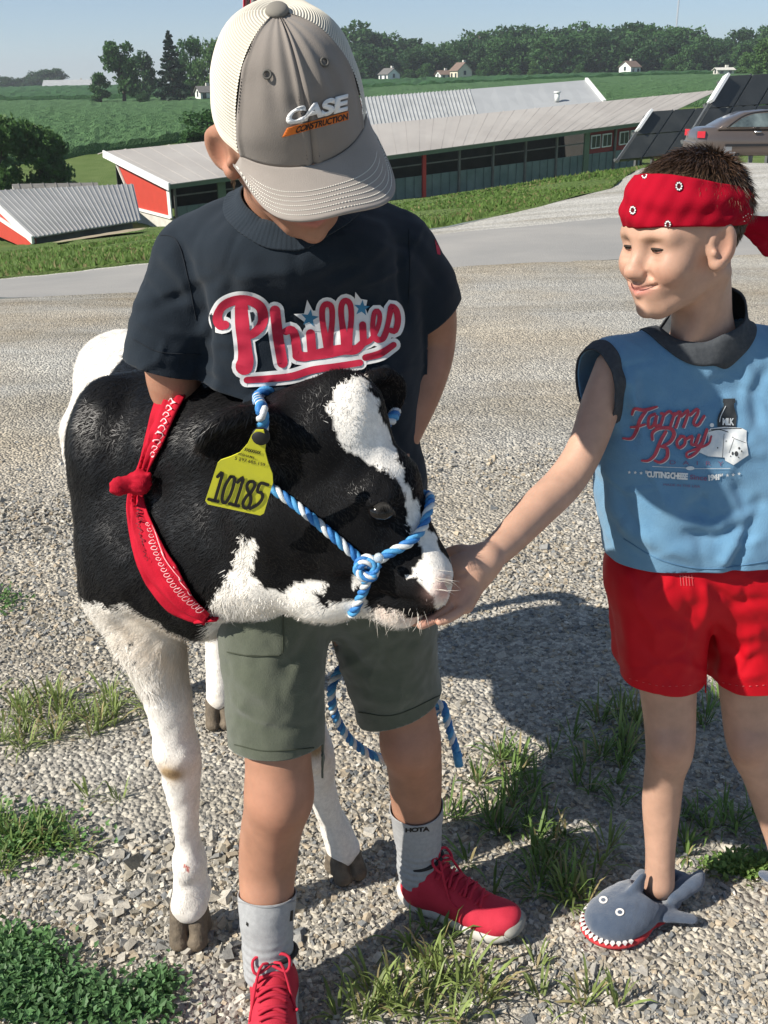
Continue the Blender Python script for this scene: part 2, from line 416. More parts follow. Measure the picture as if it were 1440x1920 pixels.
def quadmap(uv, q):
    "q: px corners bottom-left, bottom-right, top-right, top-left"
    q = np.asarray(q, float); u, v = uv[:, :1], uv[:, 1:]
    return (1 - u) * (1 - v) * q[0] + u * (1 - v) * q[1] + u * v * q[2] + (1 - u) * v * q[3]
def decal(name, parts2d, tree, off, mat, parent, fallback=None):
    "lay 2-D print (photo pixels) on the surface it belongs to"
    out = []
    for V, F in parts2d:
        X = []
        for u, v in V:
            h = tree.ray_cast(CAM, ray(u, v)) if tree is not None else (None,)
            if h[0] is None:
                X.append(np.array(X[-1]) if (fallback is None and X) else (np.array(P(u, v, fallback)) if fallback else np.array(P(u, v, 1.4)))); continue
            n = h[1] if h[1].dot(ray(u, v)) < 0 else -h[1]
            X.append(np.array(h[0] + n * off - ray(u, v) * off * .5))
        out.append((np.array(X), F))
    me = join_me(name, out); o = obj(name, me, mat, parent); return o
# ================================================================== THE SETTING
# terrain: thin-plate surface through surveyed points (pixel, distance); flat under the children
CTRL = []
for x in (-3, -1, 1, 3):
    for y in (-3, 0.5, 1.5, 3, 4.5): CTRL.append((x, y, 0.0))
for x in (-5, -1.5, 1.5, 5): CTRL.append((x, 6.2, -0.03))
for u, v, y in [(0, 558, 9), (245, 550, 9.2), (850, 503, 9.6), (1150, 486, 9.9), (1440, 478, 10.2),
                (0, 525, 12), (245, 498, 12.4), (850, 437, 13.2), (1150, 408, 14), (1440, 396, 14.5),
                (850, 425, 15), (1150, 352, 22), (1440, 306, 30), (1300, 306, 31),
                (0, 470, 38), (265, 432, 44), (290, 432, 60), (820, 372, 70), (1100, 336, 80),
                (-300, 480, 36), (-400, 330, 90), (130, 297, 100), (400, 262, 108), (0, 312, 96), (700, 240, 130), (1150, 205, 140), (1500, 190, 150),
                (0, 196, 280), (250, 192, 285), (400, 188, 290), (-400, 200, 280), (720, 156, 420), (1000, 149, 420), (1400, 141, 420), (1800, 138, 420),
                (-200, 176, 600), (0, 169, 600), (200, 166, 600), (700, 160, 900), (1400, 150, 900)]:
    p = P(u, v, y); CTRL.append((p.x, p.y, p.z))
for a in (-1.1, -.5, 0, .5, 1.1): CTRL.append((a * 2600, 2600, -2.0)); CTRL.append((a * 5000, 5000, -2.0))
CTRL = np.array(CTRL)
def tcoord(x, y): return np.stack([x / (np.abs(y) + 4) * 1.6, np.log(np.maximum(y, -3.4) + 4)], -1)
def _phi(r): return np.where(r > 1e-9, r * r * np.log(np.maximum(r, 1e-9)), 0)
_T = tcoord(CTRL[:, 0], CTRL[:, 1]); _n = len(_T)
_K = _phi(np.linalg.norm(_T[:, None] - _T[None], axis=-1)) + 1e-4 * np.eye(_n); _Q = np.concatenate([np.ones((_n, 1)), _T], 1)
_sol = np.linalg.solve(np.block([[_K, _Q], [_Q.T, np.zeros((3, 3))]]), np.concatenate([CTRL[:, 2], np.zeros(3)]))
def height(x, y):
    x, y = np.broadcast_arrays(np.asarray(x, float), np.asarray(y, float)); t = tcoord(x.ravel(), y.ravel())
    z = _phi(np.linalg.norm(t[:, None] - _T[None], axis=-1)) @ _sol[:_n] + _sol[_n] + t @ _sol[_n + 1:]
    z = z.reshape(x.shape); w = np.clip((np.hypot(x * .8, np.maximum(y - 1.5, 0)) - 3.2) / 2.5, 0, 1); w = w * w * (3 - 2 * w)
    return z * w
def bound(pts):
    q = []
    for t in pts:
        p = P(*t) if len(t) == 3 else Vector((t[0] * (t[1] + 4), t[1], 0)); q.append((p.x / (p.y + 4), p.y))
    q = np.array(sorted(q)); return lambda a: np.interp(a, q[:, 0], q[:, 1])
AS = np.concatenate([np.linspace(-1.3, -.5, 30)[:-1], np.linspace(-.5, .5, 220), np.linspace(.5, 1.3, 30)[1:]])
B1 = bound([(-1.3, 8.7), (0, 558, 9), (245, 550, 9.2), (850, 503, 9.6), (1150, 486, 9.9), (1440, 478, 10.2), (1.3, 10.5)])
B2 = bound([(-1.3, 11.5), (0, 525, 12), (245, 498, 12.4), (850, 437, 13.2), (1150, 408, 14), (1440, 396, 14.5), (1.3, 15)])
B3 = bound([(-1.3, 11.7), (0, 523, 12.2), (300, 493, 12.7), (700, 440, 13.5), (850, 425, 15), (1000, 392, 18), (1150, 352, 22), (1300, 306, 40), (1440, 306, 44), (1.3, 44)])
B4 = bound([(-1.3, 92), (0, 312, 96), (130, 297, 100), (400, 262, 108), (700, 240, 130), (1150, 205, 140), (1.3, 140)])
B5 = bound([(-1.3, 280), (0, 196, 280), (400, 188, 290), (700, 156, 400), (1000, 149, 420), (1.3, 420)])
def strip(name, lo, hi, n, mat, kind='structure', up=0.0, lognear=False, jl=0.0, jh=0.0, bumpf=None):
    a = AS; y0 = lo(a); y1 = hi(a)
    y0 = y0 + jl * (np.sin(a * 37) + .6 * np.sin(a * 91 + 1) + .5 * np.sin(a * 233)); y1 = y1 + jh * (np.sin(a * 37) + .6 * np.sin(a * 91 + 1) + .5 * np.sin(a * 233))
    t = np.linspace(0, 1, n)[:, None]; c = 3.99
    Y = np.exp(np.log(y0 + c)[None] * (1 - t) + np.log(y1 + c)[None] * t) - c; X = a[None] * (Y + 4)
    Z = height(X, Y) + up
    if bumpf is not None: Z = Z + bumpf(X, Y)
    V = np.stack([X, Y, Z], -1).reshape(-1, 3); m = len(a)
    i = np.arange(n - 1)[:, None] * m; j = np.arange(m - 1)[None]
    F = np.stack([i + j, i + j + 1, i + m + j + 1, i + m + j], -1).reshape(-1, 4)
    o = obj(name, mesh_np(name, V, F), mat); tag(o, kind=kind); return o
# gravel: tan earth and grey crushed stone, with pebble cells that carry colour and relief
def gravel_mat(name, c1, c2, c3, s1, cell):
    m = bpy.data.materials.new(name); m.use_nodes = True; nt = m.node_tree; b = nt.nodes['Principled BSDF']; L = nt.links.new
    tc = nt.nodes.new('ShaderNodeTexCoord'); co = tc.outputs['Object']
    big = nt.nodes.new('ShaderNodeTexNoise'); big.inputs['Scale'].default_value = s1; big.inputs['Detail'].default_value = 5; L(co, big.inputs['Vector'])
    r = ramp(nt, [(0.38, c1), (0.62, c2)]); L(big.outputs[0], r.inputs[0])
    vo = nt.nodes.new('ShaderNodeTexVoronoi'); vo.inputs['Scale'].default_value = cell; L(co, vo.inputs['Vector'])
    hs = ramp(nt, [(0.0, (0.55, 0.55, 0.56)), (0.5, (0.95, 0.95, 0.94)), (1.0, (1.5, 1.48, 1.42))]); sep = nt.nodes.new('ShaderNodeSeparateColor'); L(vo.outputs['Color'], sep.inputs[0]); L(sep.outputs[0], hs.inputs[0])
    mx = nt.nodes.new('ShaderNodeMix'); mx.data_type = 'RGBA'; mx.blend_type = 'MULTIPLY'; mx.inputs[0].default_value = 0.85; L(r.outputs[0], mx.inputs[6]); L(hs.outputs[0], mx.inputs[7])
    fn = nt.nodes.new('ShaderNodeTexNoise'); fn.inputs['Scale'].default_value = cell * 3.3; fn.inputs['Detail'].default_value = 3; L(co, fn.inputs['Vector'])
    r3 = ramp(nt, [(0.3, (0.72, 0.72, 0.72)), (0.7, c3)]); L(fn.outputs[0], r3.inputs[0])
    m2 = nt.nodes.new('ShaderNodeMix'); m2.data_type = 'RGBA'; m2.blend_type = 'MULTIPLY'; m2.inputs[0].default_value = 0.8; L(mx.outputs[2], m2.inputs[6]); L(r3.outputs[0], m2.inputs[7]); L(m2.outputs[2], b.inputs['Base Color'])
    bp = nt.nodes.new('ShaderNodeBump'); bp.inputs['Strength'].default_value = 0.9; bp.inputs['Distance'].default_value = 0.012; bp.invert = True; L(vo.outputs['Distance'], bp.inputs['Height'])
    b2 = nt.nodes.new('ShaderNodeBump'); b2.inputs['Strength'].default_value = 0.5; b2.inputs['Distance'].default_value = 0.004; L(fn.outputs[0], b2.inputs['Height']); L(bp.outputs[0], b2.inputs['Normal']); L(b2.outputs[0], b.inputs['Normal'])
    mp = nt.nodes.new('ShaderNodeMapping'); mp.inputs['Scale'].default_value = (.35, 1.5, 1); L(co, mp.inputs[0]); ls = nt.nodes.new('ShaderNodeTexNoise'); ls.inputs['Scale'].default_value = .8; ls.inputs['Detail'].default_value = 6; ls.inputs['Roughness'].default_value = .65; L(mp.outputs[0], ls.inputs['Vector'])     # wheel-worn streaks
    r4 = ramp(nt, [(.30, (.72, .69, .63)), (.5, (1, 1, 1)), (.70, (1.22, 1.24, 1.26))]); L(ls.outputs[0], r4.inputs[0]); m3 = nt.nodes.new('ShaderNodeMix'); m3.data_type = 'RGBA'; m3.blend_type = 'MULTIPLY'; m3.inputs[0].default_value = 1; L(m2.outputs[2], m3.inputs[6]); L(r4.outputs[0], m3.inputs[7]); L(m3.outputs[2], b.inputs['Base Color'])
    b.inputs['Roughness'].default_value = 0.95; b.inputs['Specular IOR Level'].default_value = 0.15
    MATS[name] = m; return m
M_yard = gravel_mat('yard_gravel', (0.40, 0.385, 0.355), (0.40, 0.355, 0.29), (1.15, 1.14, 1.11), 0.9, 85)
M_should = gravel_mat('shoulder_gravel', (0.46, 0.445, 0.42), (0.38, 0.365, 0.335), (1.2, 1.2, 1.18), 0.5, 45)
M_road = pm('road_surface', (0.27, 0.265, 0.255), (0.34, 0.325, 0.305), scale=0.7, detail=8, rough=0.95, bump=0.5, bscale=55, bdist=0.01, spec=0.15)
M_grass = pm('verge_grass', (0.105, 0.170, 0.045), (0.165, 0.220, 0.075), scale=0.55, detail=9, rough=0.95, bump=1.0, bscale=14, bdist=0.2, spec=0.1)
M_crop = pm('crop_leaves', (0.064, 0.140, 0.054), (0.105, 0.195, 0.078), scale=1.3, detail=8, rough=0.9, bump=1.0, bscale=5, bdist=0.5, spec=0.15)
M_far = pm('far_field', (0.045, 0.12, 0.03), (0.075, 0.15, 0.04), scale=0.06, detail=8, rough=0.95, bump=0.6, bscale=1.5, bdist=0.5, spec=0.1)
strip('gravel_yard', lambda a: 0 * a - 3.0, B1, 120, M_yard, bumpf=lambda X, Y: 0.012 * wob(np.stack([X, Y, X * 0], -1).reshape(-1, 3), 5, 3).reshape(X.shape) * np.clip((Y - 2.6) / 2, 0, 1))
strip('road', B1, B2, 24, M_road, jl=.06, jh=.07, up=0.0)
strip('gravel_shoulder', B2, B3, 30, M_should, jl=.07, jh=.10)
strip('grass_slope', B3, B4, 110, M_grass, jl=.10, jh=0, bumpf=lambda X, Y: 0.10 * wob(np.stack([X, Y, X * 0], -1).reshape(-1, 3), 1.3, 5).reshape(X.shape) * np.clip((Y - 13) / 6, 0, 1))
# standing crop: a raised, ruffled mass of leaves with its near edge open to view
def crop(name, lo, hi, n, h, mat, label):
    a = AS; t = np.linspace(0, 1, n)[:, None]; y0, y1 = lo(a), hi(a)
    Y = np.exp(np.log(y0)[None] * (1 - t) + np.log(y1)[None] * t); Y[0] = Y[1] = y0; Y[2] = y0 + .15
    X = a[None] * (Y + 4); Z = height(X, Y) + h + 0.22 * h * wob(np.stack([X, Y, X * 0], -1).reshape(-1, 3), 2.1, 9).reshape(X.shape) + rng.uniform(-.16, .16, X.shape) * h
    Z[0] = height(X[0], Y[0]) - .1; Z[1] = Z[0] + h * .55; m = len(a)
    V = np.stack([X, Y, Z], -1).reshape(-1, 3); i = np.arange(n - 1)[:, None] * m; j = np.arange(m - 1)[None]
    F = np.stack([i + j, i + j + 1, i + m + j + 1, i + m + j], -1).reshape(-1, 4)
    o = obj(name, mesh_np(name, V, F), mat, smooth=False); return tag(o, label, 'crop', kind='stuff')
crop('crop_field', B4, B5, 140, 0.9, M_crop, 'broad green crop field beyond the barns')
strip('far_field', B5, lambda a: 0 * a + 700, 30, M_far)
strip('hills', lambda a: 0 * a + 700, lambda a: 0 * a + 5200, 20, M_far)
crop('corn_strip', bound([(-1.3, 300), (0, 193, 300), (170, 187, 305), (.05, 310), (1.3, 425)]), bound([(-1.3, 560), (0, 172, 560), (1.3, 560)]), 30, 1.6, pm('corn_leaves', (0.018, 0.075, 0.018), (0.04, 0.12, 0.03), scale=0.8, rough=0.9, bump=1, bscale=3, bdist=.5), 'dark green corn strip below the far left horizon')
def drape(name, poly, up, mat, label=None, n=14):
    "a worn bare patch lying on the slope"
    c = np.array([[*P(*p).xy] for p in poly]); ctr = c.mean(0); rings = np.linspace(0, 1, 6); m = 40
    q = spline(np.concatenate([c, c[:1]]), m + 1)[:-1]; V = [ctr]
    for r in rings[1:]: V += list(ctr + (q - ctr) * r * (1 + .10 * np.sin(np.arange(m) * 2.1))[:, None])
    V = np.array(V); Z = height(V[:, 0], V[:, 1]) + up; V = np.concatenate([V, Z[:, None]], 1)
    F3 = [[0, 1 + k, 1 + (k + 1) % m] for k in range(m)]; F4 = [[1 + r * m + k, 1 + (r + 1) * m + k, 1 + (r + 1) * m + (k + 1) % m, 1 + r * m + (k + 1) % m] for r in range(4) for k in range(m)]
    return tag(obj(name, mesh_np(name, V, [np.array(F3), np.array(F4)]), mat), kind='structure')
M_dirt = pm('bare_dirt', (0.36, 0.29, 0.20), (0.28, 0.24, 0.15), scale=1.2, detail=6, rough=0.95, bump=.5, bscale=20, bdist=.02)
drape('dirt_path', [(105, 462, 33), (190, 455, 34.5), (262, 444, 36), (262, 430, 40), (180, 436, 38), (110, 447, 36)], 0.14, M_dirt)

# ------------------------------------------------------------------ farm buildings
M_roofA = pm('roof_aged_metal', (0.36, 0.33, 0.30), (0.44, 0.41, 0.375), scale=0.25, detail=6, rough=0.5, spec=0.4, bump=.15, bscale=8)
M_roofB = pm('roof_ribbed_metal', (0.36, 0.355, 0.345), (0.28, 0.275, 0.265), scale=0.5, detail=7, rough=0.45, spec=0.4, bump=.15, bscale=8)
M_roofC = pm('roof_grey_metal', (0.36, 0.37, 0.375), (0.32, 0.33, 0.335), scale=0.3, rough=0.55)
M_roofL = pm('roof_light_metal', (0.42, 0.43, 0.43), (0.33, 0.34, 0.34), scale=0.6, rough=0.5)
M_white = pm('white_paint', (0.78, 0.78, 0.76), (0.68, 0.68, 0.65), scale=3, rough=0.6)
M_red = pm('barn_red_siding', (0.50, 0.055, 0.035), (0.44, 0.05, 0.032), scale=2, detail=6, rough=0.6)
M_greenp = pm('green_trim', (0.15, 0.20, 0.13), (0.12, 0.17, 0.11), scale=3, rough=0.7)
M_curt = pm('barn_curtain', (0.13, 0.18, 0.17), (0.20, 0.25, 0.235), scale=1.1, detail=7, rough=0.8)
M_inner = pm('barn_inside', (0.022, 0.022, 0.02), (0.035, 0.033, 0.03), scale=1, rough=0.9)  # near-black stands in for indoor shade where sunlight would reach the walls
M_block = pm('whitewashed_block', (0.62, 0.60, 0.55), (0.50, 0.48, 0.43), scale=2.5, detail=6, rough=0.9)
M_tin = pm('weathered_boards', (0.20, 0.19, 0.17), (0.13, 0.125, 0.115), scale=1.5, rough=0.9)
M_glass = pm('window_glass', (0.03, 0.04, 0.05), rough=0.08, spec=0.6)
M_red2 = pm('red_post_paint', (0.55, 0.05, 0.04), rough=0.6)
lerp = lambda a, b, t: a + (b - a) * t
def slab(a, b, c, d, t):
    "thin plate with top corners a b c d"
    a, b, c, d = map(np.array, (a, b, c, d)); n = unit(np.cross(b - a, d - a)); n = n if n[2] > 0 else -n
    V = np.array([a, b, c, d, a - n * t, b - n * t, c - n * t, d - n * t])
    return V, np.array([[0, 1, 2, 3], [7, 6, 5, 4], [0, 4, 5, 1], [1, 5, 6, 2], [2, 6, 7, 3], [3, 7, 4, 0]])
def roof_panels(th, E0, E1, R0, R1, n, mats, ribs=1, rw=.05, name='roof_panel', gap=0.0):
    E0, E1, R0, R1 = map(Vector, (E0, E1, R0, R1))
    for i in range(n):
        s0, s1 = i / n + gap / n, (i + 1) / n
        e0, e1, r0, r1 = lerp(E0, E1, s0), lerp(E0, E1, s1), lerp(R0, R1, s0), lerp(R0, R1, s1)
        nn = (e1 - e0).cross(r0 - e0).normalized(); nn = nn if nn.z > 0 else -nn
        pr = [slab(e0, e1, r1, r0, .05)]
        for k in range(ribs):
            s = (k + .5) / ribs; a, b = lerp(e0, e1, s) + nn * rw * .4, lerp(r0, r1, s) + nn * rw * .4; pr.append(beam(a, b, rw, rw, nn))
        obj(name, join_me(name, pr), mats(i) if callable(mats) else mats, th, smooth=False)
def face(th, name, pts, mat, t=.08):
    "flat wall of any outline with thickness"
    p = np.array([list(q) for q in pts]); n = unit(np.cross(p[1] - p[0], p[2] - p[0])); m = len(p)
    V = np.concatenate([p, p - n * t]); me = bpy.data.meshes.new(name)
    me.from_pydata([tuple(v) for v in V], [], [tuple(range(m)), tuple(range(2 * m - 1, m - 1, -1))] + [(i, i + m, (i + 1) % m + m, (i + 1) % m) for i in range(m)]); me.update()
    return obj(name, me, mat, th, smooth=False)
Z = Vector((0, 0, 1))
# --- long barn, running up the slope from the red gable to behind the solar racks
E0, E1, R0, R1 = P(315, 346, 60), P(1225, 226, 82), P(195, 284, 67), P(1350, 168, 90)
E0 = E0.lerp(E1, .003)
long_barn = thing('long_barn', 'long low barn with a pale metal roof, red gable end and open curtained side', 'barn', E0 - Z * 3)
roof_panels(long_barn, E0, E1, R0, R1, 22, lambda i: M_roofA, ribs=2, rw=.018)
back = (R0 - E0); bk0, bk1 = R0 + Vector((back.x, back.y, -back.z)) * .12, R1 + Vector((R1.x - E1.x, R1.y - E1.y, -(R1.z - E1.z))) * .12
roof_panels(long_barn, bk0, bk1, R0, R1, 6, M_roofA, ribs=3)
ax = (E1 - E0).normalized(); inn = Vector((-ax.y, ax.x, 0)).normalized()
w0, w1 = E0 + ax * .5 + inn * .7 - Z * .02, E1 - ax * .3 + inn * .7 - Z * .02         # front wall line under the eave
b0, b1 = Vector((w0.x, w0.y, float(height(w0.x, w0.y)) - .3)), Vector((w1.x, w1.y, float(height(w1.x, w1.y)) - .3))
obj('eave_beam', join_me('eb', [beam(E0 - Z * .16 + inn * .1, E1 - Z * .16 + inn * .1, .12, .22)]), M_greenp, long_barn, smooth=False)
nb = 13
for i in range(nb):
    s0, s1 = i / nb, (i + 1) / nb; t0, t1 = lerp(w0, w1, s0), lerp(w0, w1, s1); g0, g1 = lerp(b0, b1, s0), lerp(b0, b1, s1)
    c0, c1 = lerp(g0, t0, .52), lerp(g1, t1, .52); e = ax * .06
    face(long_barn, 'curtain_panel', [g0 + e, g1 - e, c1 - e, c0 + e], M_curt, .06)
    for k in (1, 2, 3):
        a, b = lerp(g0, g1, k / 4), lerp(c0, c1, k / 4); obj('batten', join_me('bt', [beam(a - inn * .05, b - inn * .05, .05, .05, inn)]), M_curt, long_barn, smooth=False)
    pm_ = M_red2 if i == 6 else (M_greenp if i in (1, 11) else M_tin); wd = .5 if i in (1, 11) else (.26 if i == 6 else .14)
    obj('post', join_me('post', [beam(g0 - inn * .08 * (1 if i else 0), t0 - inn * .08, wd, .14, inn)]), pm_, long_barn, smooth=False)
    if i not in (11, 12):
        a, b = lerp(c0, t0, .45), lerp(c1, t1, .45); obj('rail', join_me('rl', [beam(a, b, .06, .08)]), M_tin, long_barn, smooth=False)
for i in (11, 12):   # enclosed red bays with white framed windows
    s0, s1 = i / nb, (i + 1) / nb; t0, t1 = lerp(w0, w1, s0), lerp(w0, w1, s1); c0, c1 = lerp(lerp(b0, b1, s0), t0, .52), lerp(lerp(b0, b1, s1), t1, .52)
    face(long_barn, 'red_wall', [c0 + ax * .2 + inn * .1, c1 + inn * .1, t1 + inn * .1, t0 + ax * .2 + inn * .1], pm('dull_red_siding', (0.30, 0.045, 0.04), (0.24, 0.04, 0.035), scale=2), .06)
    for q in (.33, .72):
        wc = lerp(lerp(c0, c1, q), lerp(t0, t1, q), .45); R = np.array([ax, inn, Z]).T
        w_ = obj('window', join_me('window', [box(wc, (.95, .10, .95), R)]), M_white, long_barn, smooth=False)
        for qq in (-.22, .22): obj('pane', join_me('pane', [box(wc - inn * .06 + ax * qq, (.36, .03, .78), R)]), M_glass, w_, smooth=False)
inw0, inw1 = w0 + inn * 9, w1 + inn * 9
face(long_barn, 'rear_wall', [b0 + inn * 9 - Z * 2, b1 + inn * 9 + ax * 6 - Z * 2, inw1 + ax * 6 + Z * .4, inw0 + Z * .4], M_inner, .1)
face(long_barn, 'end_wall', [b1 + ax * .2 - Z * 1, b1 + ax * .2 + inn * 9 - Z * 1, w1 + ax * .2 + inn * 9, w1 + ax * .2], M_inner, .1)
# gable end: red vertical siding over a whitewashed foot
gl0 = lerp(E0, R0, .10) + ax * .35 - Z * .15; gl1 = lerp(E0, R0, .93) + ax * .35 - Z * .15
gz = float(height(E0.x, E0.y)); f0, f1 = Vector((gl0.x, gl0.y, gz + .55)), Vector((gl1.x, gl1.y, gz + .75))
f1 = lerp(f0, f1, .66)
ns = 12
for i in range(ns):
    s0, s1 = i / ns, (i + 1) / ns; q0, q1 = lerp(f0, f1, s0), lerp(f0, f1, s1); p0, p1 = lerp(gl0, gl1, s0), lerp(gl0, gl1, s1)
    o = face(long_barn, 'siding_panel', [q0, p0, p1, q1], M_red, .06 + .03 * (i % 2))
foot0, foot1 = Vector((f0.x, f0.y, gz - .6)), Vector((f1.x, f1.y, gz - .6))
face(long_barn, 'foundation', [foot0, f0 - Z * .02, f1 - Z * .02, foot1], M_block, .16)
obj('sill_board', join_me('sb', [beam(f0 - ax * .05, f1 - ax * .05, .1, .16)]), M_white, long_barn, smooth=False)
obj('corner_board', join_me('cb', [beam(f0 - ax * .07, gl0 - ax * .07, .42, .08, ax)]), M_white, long_barn, smooth=False)
obj('corner_trim', join_me('cb', [beam(f1 - ax * .07, gl1 - ax * .07, .12, .1, ax)]), M_block, long_barn, smooth=False)
obj('rake_board', join_me('rb', [beam(E0 - Z * .13 - ax * .06, R0 - Z * .13 - ax * .06, .10, .42)]), M_white, long_barn, smooth=False)
# --- ribbed-roof shed at the left
e0, e1, r0, r1 = P(62, 445, 40), P(265, 413, 47), P(-30, 358, 46), P(250, 345, 53)
shed = thing('low_shed', 'low red shed with a ribbed grey metal roof at the left edge', 'shed', e0 - Z * 2)
roof_panels(shed, e0, e1, r0, r1, 14, M_roofB, ribs=2, rw=.04)
sb = r0 - e0; roof_panels(shed, r0 + Vector((sb.x, sb.y, -sb.z)), r1 + Vector((r1.x - e1.x, r1.y - e1.y, -(r1.z - e1.z))), r0, r1, 4, M_roofB, ribs=2)
sax = (e1 - e0).normalized(); ri = lerp(e0, r0, .06) + sax * .25 - Z * .12; rj = r0 + sax * .25 - Z * .12; rk = rj + Vector((sb.x, sb.y, -sb.z)) * .94
zz = float(height(e0.x, e0.y)) - .4
mid0, midr = lerp(ri, Vector((ri.x, ri.y, zz)), .18), lerp(Vector((rj.x, rj.y, ri.z)), Vector((rj.x, rj.y, zz)), .18)
for i in range(10):
    s0, s1 = i / 10, (i + 1) / 10; t0, t1 = lerp(ri, rj, s0), lerp(ri, rj, s1)
    face(shed, 'siding_panel', [Vector((t0.x, t0.y, zz)), t0, t1, Vector((t1.x, t1.y, zz))], M_red, .05 + .03 * (i % 2))
face(shed, 'siding_panel', [Vector((rj.x, rj.y, zz)), rj, rk, Vector((rk.x, rk.y, zz))], M_red, .06)
obj('rake_board', join_me('rb', [beam(e0 - Z * .10 - sax * .05, r0 - Z * .10 - sax * .05, .08, .30)]), M_white, shed, smooth=False)
q0 = Vector((ri.x, ri.y, e0.z - .22)) - sax * .06; q1 = Vector((rj.x, rj.y, e0.z + .25)) - sax * .06
obj('belt_board', join_me('bb', [beam(q0, q1, .08, .14)]), M_white, shed, smooth=False)
fw = Vector((sax.y, -sax.x, 0)); g0, g1 = e0 - fw * .35 + sax * .3, e1 - fw * .35 - sax * .2
face(shed, 'front_wall', [Vector((g0.x, g0.y, zz)), Vector((g1.x, g1.y, zz)), g1 - Z * .1, g0 - Z * .1], M_tin, .06)
# low weathered lean-to behind the shed
a, b = P(28, 362, 58), P(186, 351, 60); a2, b2 = P(22, 345, 62), P(183, 342, 64)
leanto = thing('lean_to', 'weathered dark lean-to roof rising behind the ribbed shed roof', 'shed', a - Z)
roof_panels(leanto, a, b, a2, b2, 7, M_tin, ribs=1)
face(leanto, 'front_wall', [a - Z * 3, b - Z * 3, b - Z * .1, a - Z * .1], M_tin, .1)
face(leanto, 'end_wall', [a2 - Z * 3, a - Z * 3, a - Z * .1, a2 - Z * .1], M_block, .1)
# --- barn behind the long barn: light ribbed sheets, then a smoother grey length with a white rake
e0, e1, r0, r1 = P(520, 292, 108), P(1132, 192, 122), P(500, 197, 118), P(1098, 150, 132)
bb = thing('rear_barn', 'grey metal barn roof with a white gable edge behind the long barn', 'barn', e0 - Z * 4)
em, rm = lerp(e0, e1, .60), lerp(r0, r1, .615)
roof_panels(bb, e0, em, r0, rm, 18, M_roofL, ribs=3, rw=.10)
roof_panels(bb, em, e1, rm, r1, 5, M_roofC, ribs=0)
sb2 = Vector((r0.x - e0.x, r0.y - e0.y, -(r0.z - e0.z))); roof_panels(bb, r0 + sb2, r1 + sb2, r0, r1, 4, M_roofC, ribs=0)
obj('rake_board', join_me('rb', [beam(e1 + (e1 - e0).normalized() * .1, r1 + (e1 - e0).normalized() * .1, .35, .5)]), M_white, bb, smooth=False)
face(bb, 'front_wall', [e0 - Z * 5, e1 - Z * 5, e1 - Z * .1, e0 - Z * .1], M_white, .1)
face(bb, 'gable_wall', [e1 - Z * 5, r1 + sb2 - Z * 5, r1 + sb2 - Z * .1, r1 - Z * .1, e1 - Z * .1], M_white, .1)
vp = lerp(lerp(e0, e1, .86), lerp(r0, r1, .86), .28)
obj('roof_vent', join_me('rv', [tube([vp, vp + Z * .9], .28, 10), tube([vp + Z * .9, vp + Z * 1.05], .4, 10)]), M_white, bb)

# ------------------------------------------------------------------ tilted solar racks beside the parked car
M_rack = pm('rack_steel', (0.15, 0.155, 0.155), (0.10, 0.105, 0.105), scale=2, rough=0.5, metal=.3)
M_under = pm('panel_underside', (0.035, 0.04, 0.042), (0.06, 0.065, 0.065), scale=1.2, rough=0.5)
M_alu = pm('white_frame_end', (0.75, 0.76, 0.76), rough=0.4)
def rack(label, TL, BL, dist, run):
    tl, bl = P(*TL, dist), P(*BL, dist - 2.2); rt = Vector((run, run * .55, run * .03)); th = thing('solar_rack', label, 'solar panel', bl - Z, 'solar racks by the car')
    dn = bl - tl; nn = rt.cross(dn).normalized(); nn = nn if nn.z > 0 else -nn
    n = 5
    for i in range(n):
        for k in range(2):
            a = tl + rt * (i / n + .008) + dn * (k / 2 + .01); b = tl + rt * ((i + 1) / n - .008) + dn * (k / 2 + .01); d = dn * .48
            obj('panel', join_me('panel', [slab(a, b, b + d, a + d, .05)]), M_under, th, smooth=False)
    for i in range(n * 2 + 1):
        a = tl + rt * (i / (2 * n)) - nn * .13; obj('rafter', join_me('rafter', [beam(a, a + dn, .07 if i % 2 else .12, .14, nn)]), M_rack, th, smooth=False)
    for f in (.06, .40, .93):
        a = tl + dn * f - nn * .28; obj('purlin', join_me('purlin', [beam(a - rt * .02, a + rt * 1.02, .12, .12, nn)]), M_rack, th, smooth=False)
    a = tl - rt * .015; obj('frame_end', join_me('frame_end', [beam(a + dn * .0, a + dn * .40 - nn * .0, .10, .30, nn)]), M_alu, th, smooth=False)
    for s in (.12, .5, .88):
        for f in (.18, .75):
            a = tl + rt * s + dn * f - nn * .3; gz = float(height(a.x, a.y)) - .3; obj('post', join_me('post', [beam(Vector((a.x, a.y, gz)), a, .12, .12, rt)]), M_rack, th, smooth=False)
rack('solar rack nearer the barn, tilted, with a white frame end seen from below', (1223, 208), (1160, 300), 46, 5.5)
rack('higher solar rack at the right edge, tilted, above the parked car', (1366, 141), (1288, 268), 40, 5.5)

